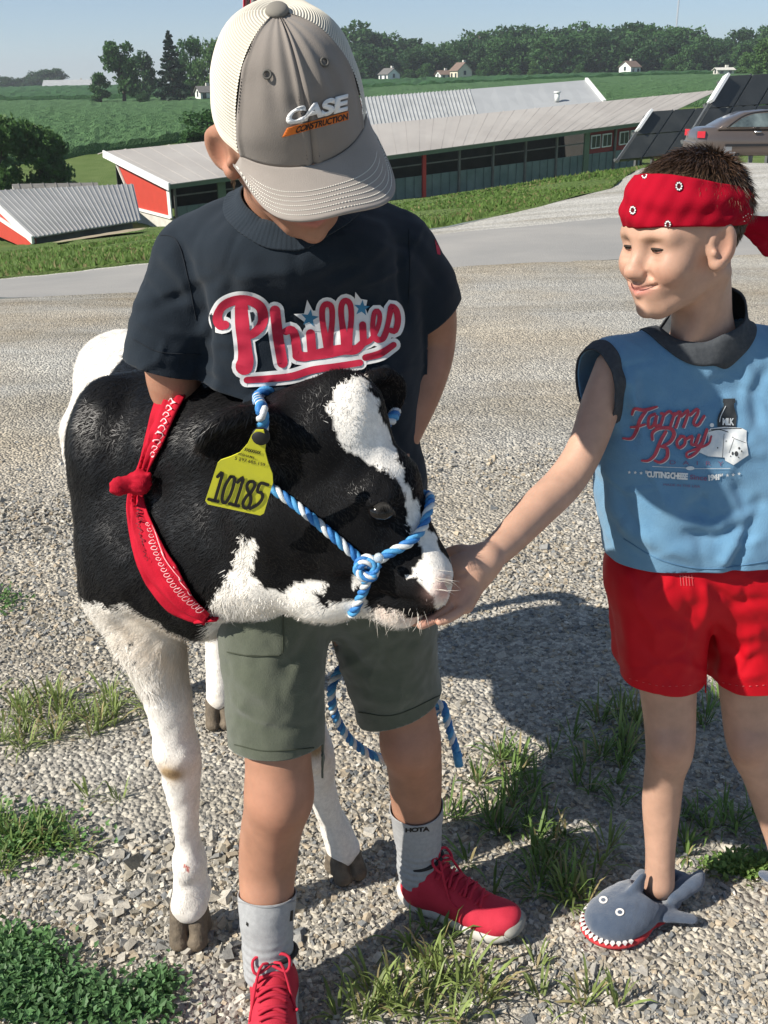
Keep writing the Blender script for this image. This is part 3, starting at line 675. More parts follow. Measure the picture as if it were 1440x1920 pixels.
# ------------------------------------------------------------------ parked cars
M_paint = pm('car_paint', (0.15, 0.12, 0.105), rough=0.28, metal=.55, coat=.6)
M_paintr = pm('red_car_paint', (0.45, 0.02, 0.03), rough=0.28, coat=.6)
M_cglass = pm('car_glass', (0.04, 0.055, 0.06), (0.16, 0.20, 0.20), scale=2.2, rough=0.06, spec=.7)
M_tyre = pm('tyre_rubber', (0.02, 0.02, 0.02), rough=.85)
M_rim = pm('wheel_rim', (0.45, 0.45, 0.46), rough=.3, metal=.9)
M_lamp = pm('tail_lamp', (0.55, 0.03, 0.05), rough=.15, coat=.8)
M_chrome = pm('bright_trim', (0.6, 0.6, 0.6), rough=.2, metal=.9)
M_dark = pm('black_plastic', (0.02, 0.02, 0.022), rough=.5)
def loft(secs):
    "closed cross sections (same count) -> skin"
    n, m = len(secs), len(secs[0]); V = np.concatenate(secs); i = np.arange(n - 1)[:, None] * m; j = np.arange(m)[None]; k = (j + 1) % m
    F = np.stack([i + j, i + k, i + m + k, i + m + j], -1).reshape(-1, 4)
    return V, [F, *([np.array([list(range(m))[::-1], list(range((n - 1) * m, n * m))])] if m > 2 else [])]
def car(name, label, cat, loc, rz, paint, truck=False):
    th = bpy.data.objects.new(name, None); COL.objects.link(th); tag(th, label, cat)
    L, W2 = 4.6, .88
    xs = np.array([-2.3, -2.27, -2.1, -1.6, -1.0, 0, 1.0, 1.7, 2.1, 2.28, 2.3]); top = np.array([.62, .86, .97, 1.0, .97, .95, .93, .86, .76, .66, .5]); bot = np.array([.42, .30, .24, .2, .2, .2, .2, .2, .22, .28, .36])
    wd = np.array([.70, .78, .84, .88, .89, .90, .89, .87, .82, .74, .62]); secs = []
    for x, t, b, w in zip(xs, top, bot, wd):
        h = t - b; pr = [(-.90, 0), (-1.0, .15), (-1.0, .55), (-.97, .80), (-.86, .96), (-.5, 1.0), (.5, 1.0), (.86, .96), (.97, .80), (1.0, .55), (1.0, .15), (.90, 0)]
        secs.append(np.array([[x, w * p, b + h * q] for p, q in pr]))
    body = obj('body', join_me('body', [loft(secs)]), paint, th)
    gx = np.array([-1.75, -1.45, -.95, -.3, .35, .95, 1.25]); gt = np.array([.99, 1.17, 1.38, 1.44, 1.42, 1.16, .95]); secs = []
    for x, t in zip(gx, gt):
        w = .80 - .22 * (t - .95) / .5; secs.append(np.array([[x, -.84, .93], [x, -w, t - .05], [x, -w + .12, t], [x, w - .12, t], [x, w, t - .05], [x, .84, .93]]))
    obj('roof', join_me('roof', [loft(secs)]), paint, th)
    for s in (-1, 1):
        def win(pts):
            V = [[x, s * (.855 - .22 * (z - .95) / .5 + .012), z] for x, z in pts]; me = bpy.data.meshes.new('w'); me.from_pydata(V, [], [tuple(range(len(V)))]); me.update()
            o = obj('side_window', me, M_cglass, th, smooth=False); solid(o, .01, 0)
        win([(-1.42, 1.0), (-1.05, 1.24), (-.72, 1.34), (-.12, 1.375), (-.12, .99)])
        win([(-.04, .99), (-.04, 1.375), (.38, 1.35), (.80, 1.17), (1.02, .99)])
        obj('window_trim', join_me('t', [tube(np.array([[x, s * (.855 - .22 * (z - .95) / .5 + .02), z] for x, z in spline([(-1.5, .985), (-1.08, 1.26), (-.7, 1.375), (-.1, 1.41), (.4, 1.38), (.84, 1.19), (1.1, .985)], 30)]), .022, 6)]), M_dark, th)
        obj('door_handle', join_me('h', [box((-.62, s * .905, .86), (.2, .04, .045))]), M_chrome, th)
        obj('mirror', join_me('m', [(lambda q: (q[0], q[1]))(tube(np.array([[.86, s * .86, 1.0], [.9, s * 1.0, 1.04], [.9, s * 1.06, 1.04]]), np.array([.03, .09, .08]), 10))]), M_dark, th)
        obj('side_trim', join_me('s', [box((0, s * .905, .50), (3.0, .03, .07))]), M_dark, th, smooth=False)
        obj('tail_light', join_me('tl', [box((-2.17, s * .73, .80), (.22, .24, .18), Matrix.Rotation(s * .35, 3, 'Z'))]), M_lamp, th, smooth=False)
        for x in (-1.38, 1.38):
            a = np.array([[x, s * .66, .32], [x, s * .87, .32]]); w = obj('wheel', join_me('wheel', [tube(a, .325, 28)]), M_tyre, th, smooth=False)
            obj('rim', join_me('rim', [tube(np.array([[x, s * .85, .32], [x, s * .885, .32]]), .20, 20)]), M_rim, w, smooth=False)
    obj('bumper', join_me('bp', [box((-2.27, 0, .46), (.16, 1.5, .2))]), paint, th, smooth=False)
    th.location = loc; th.rotation_euler = (0, 0, rz)
    return th
cp = P(1312, 290, 31.5); cz = float(height(cp.x + 1.5, cp.y))
car('parked_car', 'grey-brown sedan parked behind the younger boy at the right edge', 'car', (cp.x + 2.2, cp.y + .6, P(1320, 306, 31.5).z), rad(-3), M_paint)
cp = P(1398, 262, 35); car('red_car', 'red car mostly out of frame behind the grey-brown sedan', 'car', (cp.x + 2.4, cp.y + .4, P(1400, 283, 35).z), rad(14), M_paintr)

# ------------------------------------------------------------------ far houses, mast, flag
def house(label, u, v, y, w, d, h, rh, rot, wall, roof, wing=0):
    w, d, h, rh = w * .72, d * .72, h * .72, rh * .72
    c = P(u, v, y); th = thing('house', label, 'house', (c.x, c.y, c.z)); R = Matrix.Rotation(rot, 3, 'Z'); T = lambda p: c + R @ Vector(p)
    for nm, pts in (('front_wall', [(-w / 2, -d / 2, -1), (w / 2, -d / 2, -1), (w / 2, -d / 2, h), (-w / 2, -d / 2, h)]), ('rear_wall', [(w / 2, d / 2, -1), (-w / 2, d / 2, -1), (-w / 2, d / 2, h), (w / 2, d / 2, h)]),
                    ('gable_wall', [(-w / 2, d / 2, -1), (-w / 2, -d / 2, -1), (-w / 2, -d / 2, h), (-w / 2, 0, h + rh), (-w / 2, d / 2, h)]), ('gable_wall', [(w / 2, -d / 2, -1), (w / 2, d / 2, -1), (w / 2, d / 2, h), (w / 2, 0, h + rh), (w / 2, -d / 2, h)])):
        face(th, nm, [T(p) for p in pts], wall, .15)
    for s in (-1, 1):
        o = w / 2 + .4; obj('roof', join_me('roof', [slab(T((-o, s * (d / 2 + .4), h - .15)), T((o, s * (d / 2 + .4), h - .15)), T((o, 0, h + rh + .12)), T((-o, 0, h + rh + .12)), .15)]), roof, th, smooth=False)
    obj('chimney', join_me('ch', [box(T((w * .2, .5, h + rh)), (.8, .8, 1.6), R)]), M_block, th, smooth=False)
    for k in range(max(2, int(w / 2.5))):
        x = -w / 2 + (k + .5) * w / max(2, int(w / 2.5)); obj('window', join_me('w', [box(T((x, -d / 2 - .05, h * .5)), (.95, .1, 1.3), R)]), M_glass, th, smooth=False)
    for s in (-1, 1): obj('window', join_me('w', [box(T((s * (w / 2 + .05), 0, h * .75)), (.1, .95, 1.3), R)]), M_glass, th, smooth=False)
M_cream = pm('cream_siding', (0.66, 0.60, 0.47), (0.60, 0.54, 0.42), scale=1, rough=.7)
M_shing = pm('grey_shingles', (0.16, 0.155, 0.15), (0.11, 0.105, 0.10), scale=2, rough=.9)
M_broof = pm('brown_shingles', (0.20, 0.14, 0.11), (0.15, 0.105, 0.085), scale=2, rough=.9)
house('white house with a dark roof, leftmost below the tree line', 730, 152, 395, 7, 8, 3.2, 2.6, rad(-50), M_white, M_shing)
house('cream house with a tall front gable below the tree line', 864, 150, 380, 7, 8, 4.2, 3.4, rad(-62), M_cream, M_broof)
house('white bungalow just left of the cream house', 832, 151, 384, 6, 7, 2.8, 1.6, rad(20), M_white, M_broof)
house('small white house half hidden in the middle of the tree line', 1048, 132, 440, 5, 6, 3.2, 2, rad(-20), M_white, M_broof)
house('white house with brown roof at the right of the tree line', 1180, 139, 400, 7, 8, 3.4, 2.6, rad(35), M_white, M_broof)
house('pale low shed house near the right end of the field', 1356, 141, 330, 7, 5, 2.2, 0.6, rad(5), M_block, M_block)
house('white house under the dark spruce at the left', 386, 187, 275, 5.5, 7, 2.6, 1.7, rad(25), M_white, M_shing)
house('long white farm building on the far left horizon', 135, 172, 560, 36, 18, 4.2, 3.4, rad(8), M_white, M_roofL)
m0 = P(1262, 120, 1500); mast = thing('radio_mast', 'thin lattice radio mast rising above the far tree line', 'mast', m0)
M_mast = pm('mast_steel', (0.42, 0.40, 0.40), rough=.6); H = P(1262, -18, 1500).z - m0.z
for k in range(3):
    q = Vector((math.cos(k * 2.094), math.sin(k * 2.094), 0)) * .9; obj('leg', join_me('leg', [tube([m0 + q - Z * 20, m0 + q + Z * H], .25, 5)]), M_mast, mast)
zz = [m0 + Vector((math.cos(k * 2.094), math.sin(k * 2.094), 0)) * .9 + Z * H * k / 60 for k in range(61)]
obj('lattice', join_me('lt', [tube(zz, .14, 4)]), M_mast, mast)
# flag on its pole behind the cap
fp = P(519, 200, 24); pole = thing('flagpole', 'pale flagpole with a drooping red and white flag behind the cap', 'flagpole', (fp.x, fp.y, float(height(fp.x, fp.y)) - .2))
pb = Vector((fp.x, fp.y, float(height(fp.x, fp.y)) - .2)); obj('pole', join_me('pole', [tube([pb, pb + Z * 9.5], np.array([.05, .035]), 12)]), M_rim, pole)
obj('ball', Sdf(.02).ball(pb + Z * 9.56, .09).mesh(), M_chrome, pole)
M_flag = bpy.data.materials.new('flag_cloth'); M_flag.use_nodes = True; nt_ = M_flag.node_tree; b_ = nt_.nodes['Principled BSDF']; va = nt_.nodes.new('ShaderNodeVertexColor'); va.layer_name = 'Col'; nt_.links.new(va.outputs[0], b_.inputs[0]); b_.inputs['Roughness'].default_value = .8
top, bot_ = pb.z + 9.3, P(485, 19, 24).z; nu, nv = 40, 40; V, C = [], []
for i in range(nv):
    for j in range(nu):
        s, t = j / (nu - 1), i / (nv - 1); w = .15 + .55 * t
        x = -.06 - s * w * .8; yy = .10 * math.sin(s * 22 + t * 3) * (.4 + t); z = top + (bot_ - top) * (t * (1 - .1 * s) + .1 * s * t); V.append((pb.x + x, pb.y + yy, z))
        st = int(s * 9) % 2; C.append((.03, .05, .16) if (t < .5 and s < .45) else ((.42, .02, .05) if st == 0 else (.75, .74, .72)))
F = [[i * nu + j, i * nu + j + 1, (i + 1) * nu + j + 1, (i + 1) * nu + j] for i in range(nv - 1) for j in range(nu - 1)]
obj('flag', mesh_np('flag', V, np.array(F), np.array(C)), M_flag, pole)
# ------------------------------------------------------------------ trees
def leaf_mat(name, c, c2, s=1.0):
    m = pm(name, c, c2, scale=.9 * s, detail=5, rough=.6, spec=.25); b = m.node_tree.nodes['Principled BSDF']
    nt = m.node_tree; tr = nt.nodes.new('ShaderNodeBsdfTranslucent'); mx = nt.nodes.new('ShaderNodeMixShader'); mx.inputs[0].default_value = .32
    src = b.inputs['Base Color'].links[0].from_socket; nt.links.new(src, tr.inputs[0]); out = nt.nodes['Material Output']
    nt.links.new(b.outputs[0], mx.inputs[1]); nt.links.new(tr.outputs[0], mx.inputs[2]); nt.links.new(mx.outputs[0], out.inputs[0]); return m
M_bark = pm('bark', (0.11, 0.09, 0.07), (0.07, 0.058, 0.045), scale=6, rough=.95, bump=.6, bscale=25, bdist=.03)
LV = [leaf_mat('leaves_dark', (0.022, 0.066, 0.022), (0.045, 0.110, 0.032)), leaf_mat('leaves_mid', (0.036, 0.098, 0.028), (0.065, 0.150, 0.040)), leaf_mat('leaves_bright', (0.055, 0.125, 0.03), (0.100, 0.190, 0.055)), leaf_mat('needles', (0.012, 0.034, 0.020), (0.024, 0.055, 0.028))]
def leaves(ctr, size, r):
    "one small bent quad per leaf spray, all in one array"
    n = len(ctr); d = unit(r.normal(size=(n, 3))); e = unit(np.cross(d, r.normal(size=(n, 3)))); s = size * r.uniform(.6, 1.3, (n, 1))
    V = np.stack([ctr - d * s, ctr + e * s * .55, ctr + d * s, ctr - e * s * .55], 1).reshape(-1, 3); return V, np.arange(4 * n).reshape(-1, 4)
def make_crown(r, lobes, n, size, shell=.55):
    out = []
    tot = sum(l[3] * l[4] for l in lobes)
    for x, y, z, a, b in lobes:
        k = int(n * a * b / tot); d = unit(r.normal(size=(k, 3))); q = d * (shell + (1 - shell) * r.uniform(0, 1, (k, 1)) ** .6) * np.array([a, a, b])
        w = 1 + .22 * np.sin(d @ np.array([5.1, 3.3, 4.2]) + x * 3)[:, None] + .16 * np.sin(d @ np.array([9., -7., 8.]) + z)[:, None]
        keep = np.sin(q @ np.array([7.3, 2.1, -4.4]) / a + x) + np.sin(q @ np.array([-2.3, 6.6, 5.1]) / a + y) > -1.15
        out.append((q * w + np.array([x, y, z]))[keep])
    return leaves(np.concatenate(out), size, r)
def make_tree(seed, kind, h, w, n, size, low=.18):
    "unit-built tree: height h, crown radius w -> (trunk mesh, crown mesh)"
    r = np.random.default_rng(seed); tr = [tube(spline([(0, 0, -.6), (.02 * h, 0, h * .3), (-.02 * h, .02 * h, h * .62), (0, 0, h * .9)], 10), np.linspace(.035 * h, .008 * h, 10), 7)]; lobes = []
    if kind == 'round':
        for k in range(17):
            a = r.uniform(0, 6.28); t = r.uniform(low, .95); rr = w * math.sqrt(max(0.05, 1 - (2 * (t - low) / (1 - low) - .9) ** 2 * .75)) * r.uniform(.3, .78)
            c = (rr * math.cos(a), rr * math.sin(a), h * t * .95); s = w * r.uniform(.30, .5); lobes.append((*c, s, s * r.uniform(.7, .95)))
            if k % 2 == 0: tr.append(tube(spline([(0, 0, h * t * .5), (c[0] * .5, c[1] * .5, h * t * .78), c], 6), np.linspace(.012 * h, .004 * h, 6), 5))
        V, F = make_crown(r, lobes, n, size)
    else:
        C = []
        for k in range(46):
            t = .10 + .9 * (k / 45) ** .9; a = k * 2.4; L = w * (1.02 - t) ** .8 * r.uniform(.75, 1.15); m = max(6, int(n / 46 * (1.3 - t)))
            s = r.uniform(.15, 1, m) ** .8; tilt = -.28 + .25 * t
            P0 = np.stack([s * L * math.cos(a), s * L * math.sin(a), h * t + s * L * tilt + .12 * L * s * s], 1) + r.normal(size=(m, 3)) * L * np.array([.13, .13, .06]); C.append(P0)
            tr.append(tube([(0, 0, h * t), (L * .8 * math.cos(a), L * .8 * math.sin(a), h * t + L * .8 * tilt)], np.array([.008 * h, .002 * h]), 4))
        V, F = leaves(np.concatenate(C), size, r)
    return join_me('trunk', tr), mesh_np('crown', V, F)
def plant(name, label, cat, loc, proto, mat, s=(1, 1, 1), rz=0, group=None):
    t, c = proto; th = bpy.data.objects.new(name, None); COL.objects.link(th); tag(th, label, cat, group)
    a = obj('trunk', t, M_bark, th); key = c.name + mat.name
    if key not in PL: me = c.copy(); me.materials.clear(); me.materials.append(mat); PL[key] = me
    obj('crown', PL[key], None, th, smooth=False); th.location = loc; th.scale = s; th.rotation_euler = (0, 0, rz); return th
PL = {}
near_proto = [make_tree(21, 'round', 7.2, 2.7, 10000, .19, .08), make_tree(22, 'round', 6.0, 2.2, 8000, .19, .05)]
protos = [make_tree(s, 'round', 12, w, 4200, .46, lo) for s, w, lo in ((1, 4.6, .12), (2, 5.2, .10), (3, 4.0, .14), (4, 5.6, .08))]
spruce = make_tree(9, 'spruce', 14, 4.2, 6500, .40)
def at(u, v, y): return P(u, v, y)
g = P(86, 385, 74); plant('shade_tree', 'bushy green tree at the left edge above the ribbed shed', 'tree', g - Z * .5, near_proto[0], LV[2], (.85, .85, .88))
g = P(8, 380, 72); plant('shade_tree', 'dark bushy tree cut by the left edge of the picture', 'tree', g - Z * .8, near_proto[1], LV[2], (.9, .9, 1.05), 2)
g = P(233, 196, 262); plant('shade_tree', 'tall open-crowned tree standing alone at the field edge on the left', 'tree', g, make_tree(31, 'round', 13, 4.3, 4600, .44, .26), LV[1], (1.1, 1.1, 1.08))
g = P(190, 198, 258); plant('shade_tree', 'small round tree left of the open-crowned tree', 'tree', g, protos[2], LV[1], (.65, .65, .60), 1)
g = P(272, 186, 300); plant('shade_tree', 'round tree between the open-crowned tree and the spruce', 'tree', g, protos[0], LV[0], (.85, .85, 1.0), 2)
g = P(326, 192, 262); plant('spruce_tree', 'tall dark spruce beside the farm house at the left', 'tree', g - Z, spruce, LV[3], (1.12, 1.12, 1.16))
g = P(362, 186, 290); plant('shade_tree', 'mid green tree just right of the spruce', 'tree', g, protos[1], LV[1], (.85, .85, 1.2), 3)
g = P(398, 182, 285); plant('shade_tree', 'bright green tree half hidden behind the cap', 'tree', g, protos[3], LV[2], (.75, .75, 1.15), 4)
g = P(270, 197, 250); plant('shrub', 'small dark round shrub on the lawn left of the spruce', 'shrub', g, protos[3], LV[0], (.28, .28, .22), 4)
g = P(395, 292, 100); plant('shrub', 'green bush beside the older boy\'s ear at the field edge', 'shrub', g, protos[1], LV[1], (.5, .5, .32), 2)
g = P(365, 300, 98); plant('shrub', 'low green bush at the corner of the crop field', 'shrub', g, protos[2], LV[1], (.4, .4, .22), 1)
# the tree line on the horizon, tree by tree
rt = np.random.default_rng(5); LBL = 'tall broadleaf tree in the long tree line along the horizon'
line = []
for k in range(60):
    u = 600 + k * 16 + rt.uniform(-8, 8); line.append((u, 430 + rt.uniform(-10, 25), rt.uniform(.85, 1.15) * (1.0 if u > 760 else .88)))
for k in range(30): line.append((610 + k * 32 + rt.uniform(-10, 10), 470 + rt.uniform(0, 20), rt.uniform(1.15, 1.4)))
topv = lambda u: np.interp(u, [600, 700, 760, 830, 880, 960, 1040, 1100, 1180, 1240, 1300, 1360, 1420, 1560], [62, 66, 80, 86, 72, 66, 62, 55, 50, 56, 64, 76, 58, 50])
for u, y, s in line:
    base = P(u, np.interp(u, [600, 1500], [158, 139]), y); hh = (P(u, topv(u), y).z - base.z) * s * rt.uniform(.82, 1.0) / 12; k = rt.integers(4)
    ws = hh * rt.uniform(1.0, 1.35); plant('horizon_tree', LBL, 'tree', base - Z * 1.0, protos[k], LV[[0, 1, 1, 0][rt.integers(4)]], (ws, ws, hh), rt.uniform(0, 6), 'trees in the horizon tree line')
for u, v, sc in ((640, 156, .35), (765, 155, .4), (795, 153, .55), (905, 150, .5), (968, 150, .38), (1000, 149, .55), (1085, 146, .4), (1250, 141, .45), (1310, 140, .35)):
    b = P(u, v, 398); plant('horizon_bush', 'small tree in front of the horizon tree line', 'tree', b - Z * .5, protos[int(u) % 4], LV[[1, 2, 1][int(u) % 3]], (sc, sc, sc), u, 'small trees in front of the tree line')
for u, y, sc in ((1398, 330, .70), (1432, 300, .95), (1475, 290, 1.15)):
    b = P(u, 143, y); plant('shade_tree', {1398: 'bright green tree left of the last one at the right edge', 1432: 'bright green tree at the right edge above the solar racks', 1475: 'bright green tree cut by the right edge of the picture'}[u], 'tree', b - Z, protos[u % 4], LV[2], (sc, sc, sc * .9), u)
for k, u in enumerate(range(-60, 120, 12)):
    b = P(u, 168, 700); s = (.9 if u < 70 else 1.25) * rt.uniform(.85, 1.2); plant('distant_tree', 'small far tree on the left horizon', 'tree', b - Z, protos[k % 4], LV[0], (s * 1.2, s * 1.2, s * .75), k, 'far trees on the left horizon')
# ================================================================== THE CALF
def build_calf():
    s = Sdf(0.0046); A = lambda u, v, y: np.array(P(u, v, y))
    c1, c2, c3 = np.array((-.285, 1.55, .80)), np.array((-.380, 1.82, .805)), np.array((-.490, 2.10, .805))
    lat = (.90, .40, 0)                                    # across the body
    # barrel, deeper than wide
    s.cone(c1 + (0, 0, .03), .160, c2, .174, .05, sq=(lat, .90)); s.cone(c2, .174, c3 + (0, 0, .02), .148, .05, sq=(lat, .92))
    s.cone(A(296, 765, 1.62), .055, A(238, 697, 2.05), .05, .06)                               # spine
    s.ell(c3 + (.09, .0, .05), (.07, .10, .10), None, .06); s.ell(c3 + (-.09, .0, .05), (.07, .10, .10), None, .06)
    s.ball(A(225, 690, 2.12), .055, .06)                                                       # hip
    # shoulder and brisket
    s.ell(A(214, 900, 1.52), (.06, .09, .16), None, .06); s.ell(A(235, 1060, 1.47), (.07, .075, .10), None, .05)
    s.cone(A(300, 1060, 1.44), .085, A(365, 1120, 1.42), .055, .06); s.ball(A(390, 1080, 1.42), .085, .06)
    s.ball(A(430, 1000, 1.47), .10, .06)
    # neck, swung towards the picture's right
    s.cone(A(300, 850, 1.54), .125, A(430, 850, 1.42), .095, .06); s.cone(A(430, 850, 1.42), .095, A(540, 830, 1.32), .070, .05)
    s.cone(A(330, 1000, 1.50), .125, A(440, 1010, 1.38), .095, .06); s.cone(A(440, 1010, 1.38), .098, A(520, 990, 1.32), .085, .05)
    # head
    s.ell(A(620, 800, 1.27), (.075, .07, .055), None, .04)                                    # poll
    s.cone(A(610, 850, 1.27), .070, A(700, 915, 1.245), .062, .03)                            # forehead
    s.cone(A(560, 960, 1.28), .085, A(650, 985, 1.25), .072, .04)                             # cheek
    s.cone(A(665, 960, 1.25), .068, A(745, 1055, 1.215), .050, .03)                           # face
    s.cone(A(725, 925, 1.245), .034, A(795, 1055, 1.20), .026, .03)                           # bridge of the nose
    s.cone(A(745, 1055, 1.215), .048, A(782, 1092, 1.195), .041, .025)                         # muzzle
    s.ell(A(800, 1090, 1.175), (.030, .036, .034), None, .02)
    s.cone(A(520, 1065, 1.29), .060, A(620, 1098, 1.25), .040, .04); s.cone(A(620, 1098, 1.25), .038, A(760, 1137, 1.195), .022, .03)   # jaw
    s.ball(A(745, 1140, 1.195), .022, .02)
    s.ball(A(600, 1110, 1.26), .038, .03); s.ball(A(470, 1080, 1.33), .06, .04)               # throat
    s.cone(A(585, 780, 1.28), .030, A(640, 752, 1.27), .034, .03); s.ball(A(655, 760, 1.265), .036, .03)   # top knot
    # brow, eye socket, nostrils, mouth
    s.ell(A(712, 935, 1.185), (.030, .02, .018), None, .015)
    s.ball(A(713, 958, 1.146), .020, .018, 's')
    s.cone(A(700, 946, 1.166), .0060, A(728, 945, 1.166), .0060, .008)
    s.cone(A(833, 1092, 1.160), .0055, A(838, 1106, 1.175), .007, .006, 's')
    s.chain([A(835, 1128, 1.14), A(800, 1140, 1.138), A(755, 1129, 1.155), A(715, 1115, 1.175)], [.006, .006, .005, .003], .006, 's')
    # near ear, held back; far ear behind the blaze
    def ear(base, mid, tip, w, face_n):
        b, m, t = map(np.array, (base, mid, tip)); d = unit(t - b); f = unit(np.array(face_n, float) - d * (np.array(face_n) @ d)); x = np.cross(d, f); R = np.stack([d, x, f], 1); L = np.linalg.norm(t - b)
        s.ell(m, (L * .54, w, .020), R, .012); s.cone(b, .028, m, .024, .025); s.ell(m + f * .016, (L * .44, w * .74, .016), R, .010, 's')
    ear(A(525, 805, 1.235), A(445, 815, 1.20), A(380, 832, 1.185), .046, (0.05, -1, -.55))
    ear(A(655, 785, 1.32), A(705, 748, 1.34), A(755, 728, 1.36), .038, (.2, -1, -.2))
    # legs: (points, radii); front pair, then hind pair with hock
    def leg(pts, rs, k=.02): s.chain(pts, rs, k)
    leg([A(245, 1100, 1.47), A(285, 1210, 1.44), A(316, 1325, 1.425), A(336, 1415, 1.425), A(341, 1470, 1.425), A(350, 1550, 1.43), A(357, 1620, 1.432), A(360, 1668, 1.43)], [.078, .054, .039, .035, .032, .0225, .029, .029])
    leg([A(360, 1668, 1.43), A(354, 1695, 1.42)], [.030, .033]); s.ball(A(328, 1415, 1.41), .029, .025); s.ball(A(352, 1622, 1.417), .024, .02)
    leg([A(470, 1100, 1.54), A(520, 1210, 1.55), A(560, 1330, 1.555), A(592, 1415, 1.565), A(598, 1465, 1.575), A(616, 1522, 1.585), A(632, 1562, 1.59), A(644, 1594, 1.588)], [.080, .056, .040, .035, .032, .0245, .030, .032])
    s.ball(A(584, 1420, 1.535), .025, .025)
    for sx, hx in ((1, A(412, 1318, 2.115)), (-1, A(326, 1310, 2.24))):
        hip = c3 + np.array((.10 * sx, 0, -.06)); st = c3 + np.array((.105 * sx, -.04, -.23)); hock = np.array((hx[0] - .01, hx[1] + .10, .40)); fet = np.array((hx[0], hx[1] + .01, .12))
        leg([hip, st, hock, (hock + fet) / 2 + np.array((0, .005, 0)), fet, np.array((hx[0], hx[1] - .01, .07))], [.110, .068, .036, .025, .031, .030], .03)
    # tail
    tl = spline([c3 + (-.02, .12, .14), c3 + (-.04, .19, .08), c3 + (-.05, .20, -.15), c3 + (-.04, .18, -.36)], 10); s.chain(list(tl), list(np.linspace(.025, .012, 10)), .015); s.ell(tl[-1] - (0, 0, .05), (.022, .022, .07), None, .015)
    me = s.mesh('calf_body', smooth=1)
    V, N = mv(me), mn(me); Q = proj(V)
    # flesh folds over neck and shoulder, soft muscle undulation
    V = V + N * (0.0018 * wob(V, 42, 2) + .0014 * wob(V, 95, 4))[:, None]; setv(me, V)
    folds(me, [([(250, 730), (225, 800), (230, 900)], -.004, 22), ([(300, 800), (262, 900), (262, 1000)], -.004, 18), ([(170, 780), (150, 900), (165, 1020)], -.003, 22), ([(420, 860), (400, 960), (420, 1060)], -.003, 20),
               ([(690, 905), (720, 895), (750, 925)], .004, 12), ([(700, 985), (725, 990), (745, 975)], -.003, 8), ([(780, 1060), (800, 1085), (790, 1120)], -.003, 12), ([(540, 990), (600, 1040), (650, 1050)], -.004, 18)])
    V = mv(me); Q = proj(V)
    # coat: white map, traced as patches; the far side follows on round the body
    blk, wht, pink, tan = np.array((.0055, .0055, .0062)), np.array((.80, .76, .70)), np.array((.62, .38, .32)), np.array((.52, .36, .20))
    jit = np.stack([6 * wob(V, 170, 1), 6 * wob(V, 190, 2)], 1); Qj = Q + jit
    w = np.zeros(len(V), bool)
    blaze = [(612, 772), (632, 722), (662, 702), (690, 712), (712, 760), (735, 830), (755, 880), (775, 930), (800, 985), (850, 1060), (850, 1160), (822, 1150), (812, 1122), (796, 1098), (766, 1082), (783, 1062), (792, 1045), (788, 1020), (775, 1010), (768, 985), (765, 950), (752, 905), (726, 884), (690, 870), (652, 848), (628, 808)]
    jaw = [(392, 1150), (395, 1120), (425, 1090), (438, 1050), (455, 1008), (478, 1005), (480, 1040), (470, 1075), (500, 1105), (530, 1108), (560, 1090), (592, 1085), (618, 1095), (590, 1120), (610, 1135), (650, 1125), (672, 1124), (700, 1140), (740, 1148), (800, 1156), (800, 1200), (390, 1220)]
    bits = [[(662, 1088), (672, 1078), (682, 1092), (668, 1108)]]
    for poly in [blaze, jaw] + bits: w |= inside(Qj, poly) & (V[:, 1] < 1.42)
    rump = [(100, 860), (136, 775), (158, 730), (180, 700), (205, 672), (222, 690), (212, 712), (236, 690), (250, 620), (100, 560), (60, 860)]
    w |= (V[:, 1] > 1.80) & (Qj[:, 0] < np.interp(Qj[:, 1], [640, 665, 700, 730, 770, 850, 950, 1040], [262, 236, 208, 182, 158, 138, 124, 112]))
    zt = .655 + .018 * wob(V, 26, 8) + np.where(Q[:, 0] < 330, np.clip((330 - Q[:, 0]) / 700, 0, .05), 0) + np.where((Q[:, 0] > 345) & (V[:, 1] < 1.6), -.03, 0)
    brisket = [(188, 1128), (215, 1148), (250, 1118), (275, 1120), (300, 1165), (350, 1195), (362, 1200), (350, 1900), (100, 1900), (150, 1128)]
    w |= (V[:, 2] < zt - .01) & (V[:, 1] > 1.30) & ~((Q[:, 0] > 395) & (Q[:, 1] < 1145) & (V[:, 1] < 1.42)); w |= inside(Qj, brisket) & (V[:, 1] > 1.36)
    drip = [(318, 1150), (352, 1150), (366, 1200), (356, 1205), (345, 1175)]
    w &= ~(inside(Qj, drip))
    w |= (V[:, 1] > 1.95) & (V[:, 2] < .62) | (V[:, 1] > 2.25)
    f = np.clip(w.astype(float), 0, 1)[:, None]; C = blk * (1 - f) + wht * f
    C *= 1 + .10 * wob(V, 60, 5)[:, None] * f
    dist = lambda p, r: np.exp(-(np.linalg.norm(V - np.array(p), axis=1) / r) ** 2)[:, None]
    warm = np.array((.66, .53, .38)); mw = np.clip(dist(A(275, 1170, 1.40), .05) + dist(A(360, 1230, 1.40), .05) + .7 * dist(A(430, 1180, 1.45), .05) + .5 * dist(A(330, 1180, 1.4), .07), 0, 1) * f
    C = C * (1 - .55 * mw) + warm * .55 * mw
    k1 = np.clip((dist(A(322, 1445, 1.39), .022) + dist(A(592, 1400, 1.52), .022)) * 1.5, 0, 1); C = C * (1 - k1) + tan * .75 * k1
    dirt = np.clip(np.clip((.16 - V[:, 2]) / .16, 0, 1) * (.4 + .6 * wob(V, 50, 7)), 0, 1)[:, None] * .45 * f; C = C * (1 - dirt) + np.array((.52, .43, .32)) * dirt
    nose = np.clip(1.3 * dist(A(834, 1105, 1.15), .017), 0, 1); C = C * (1 - nose) + pink * nose
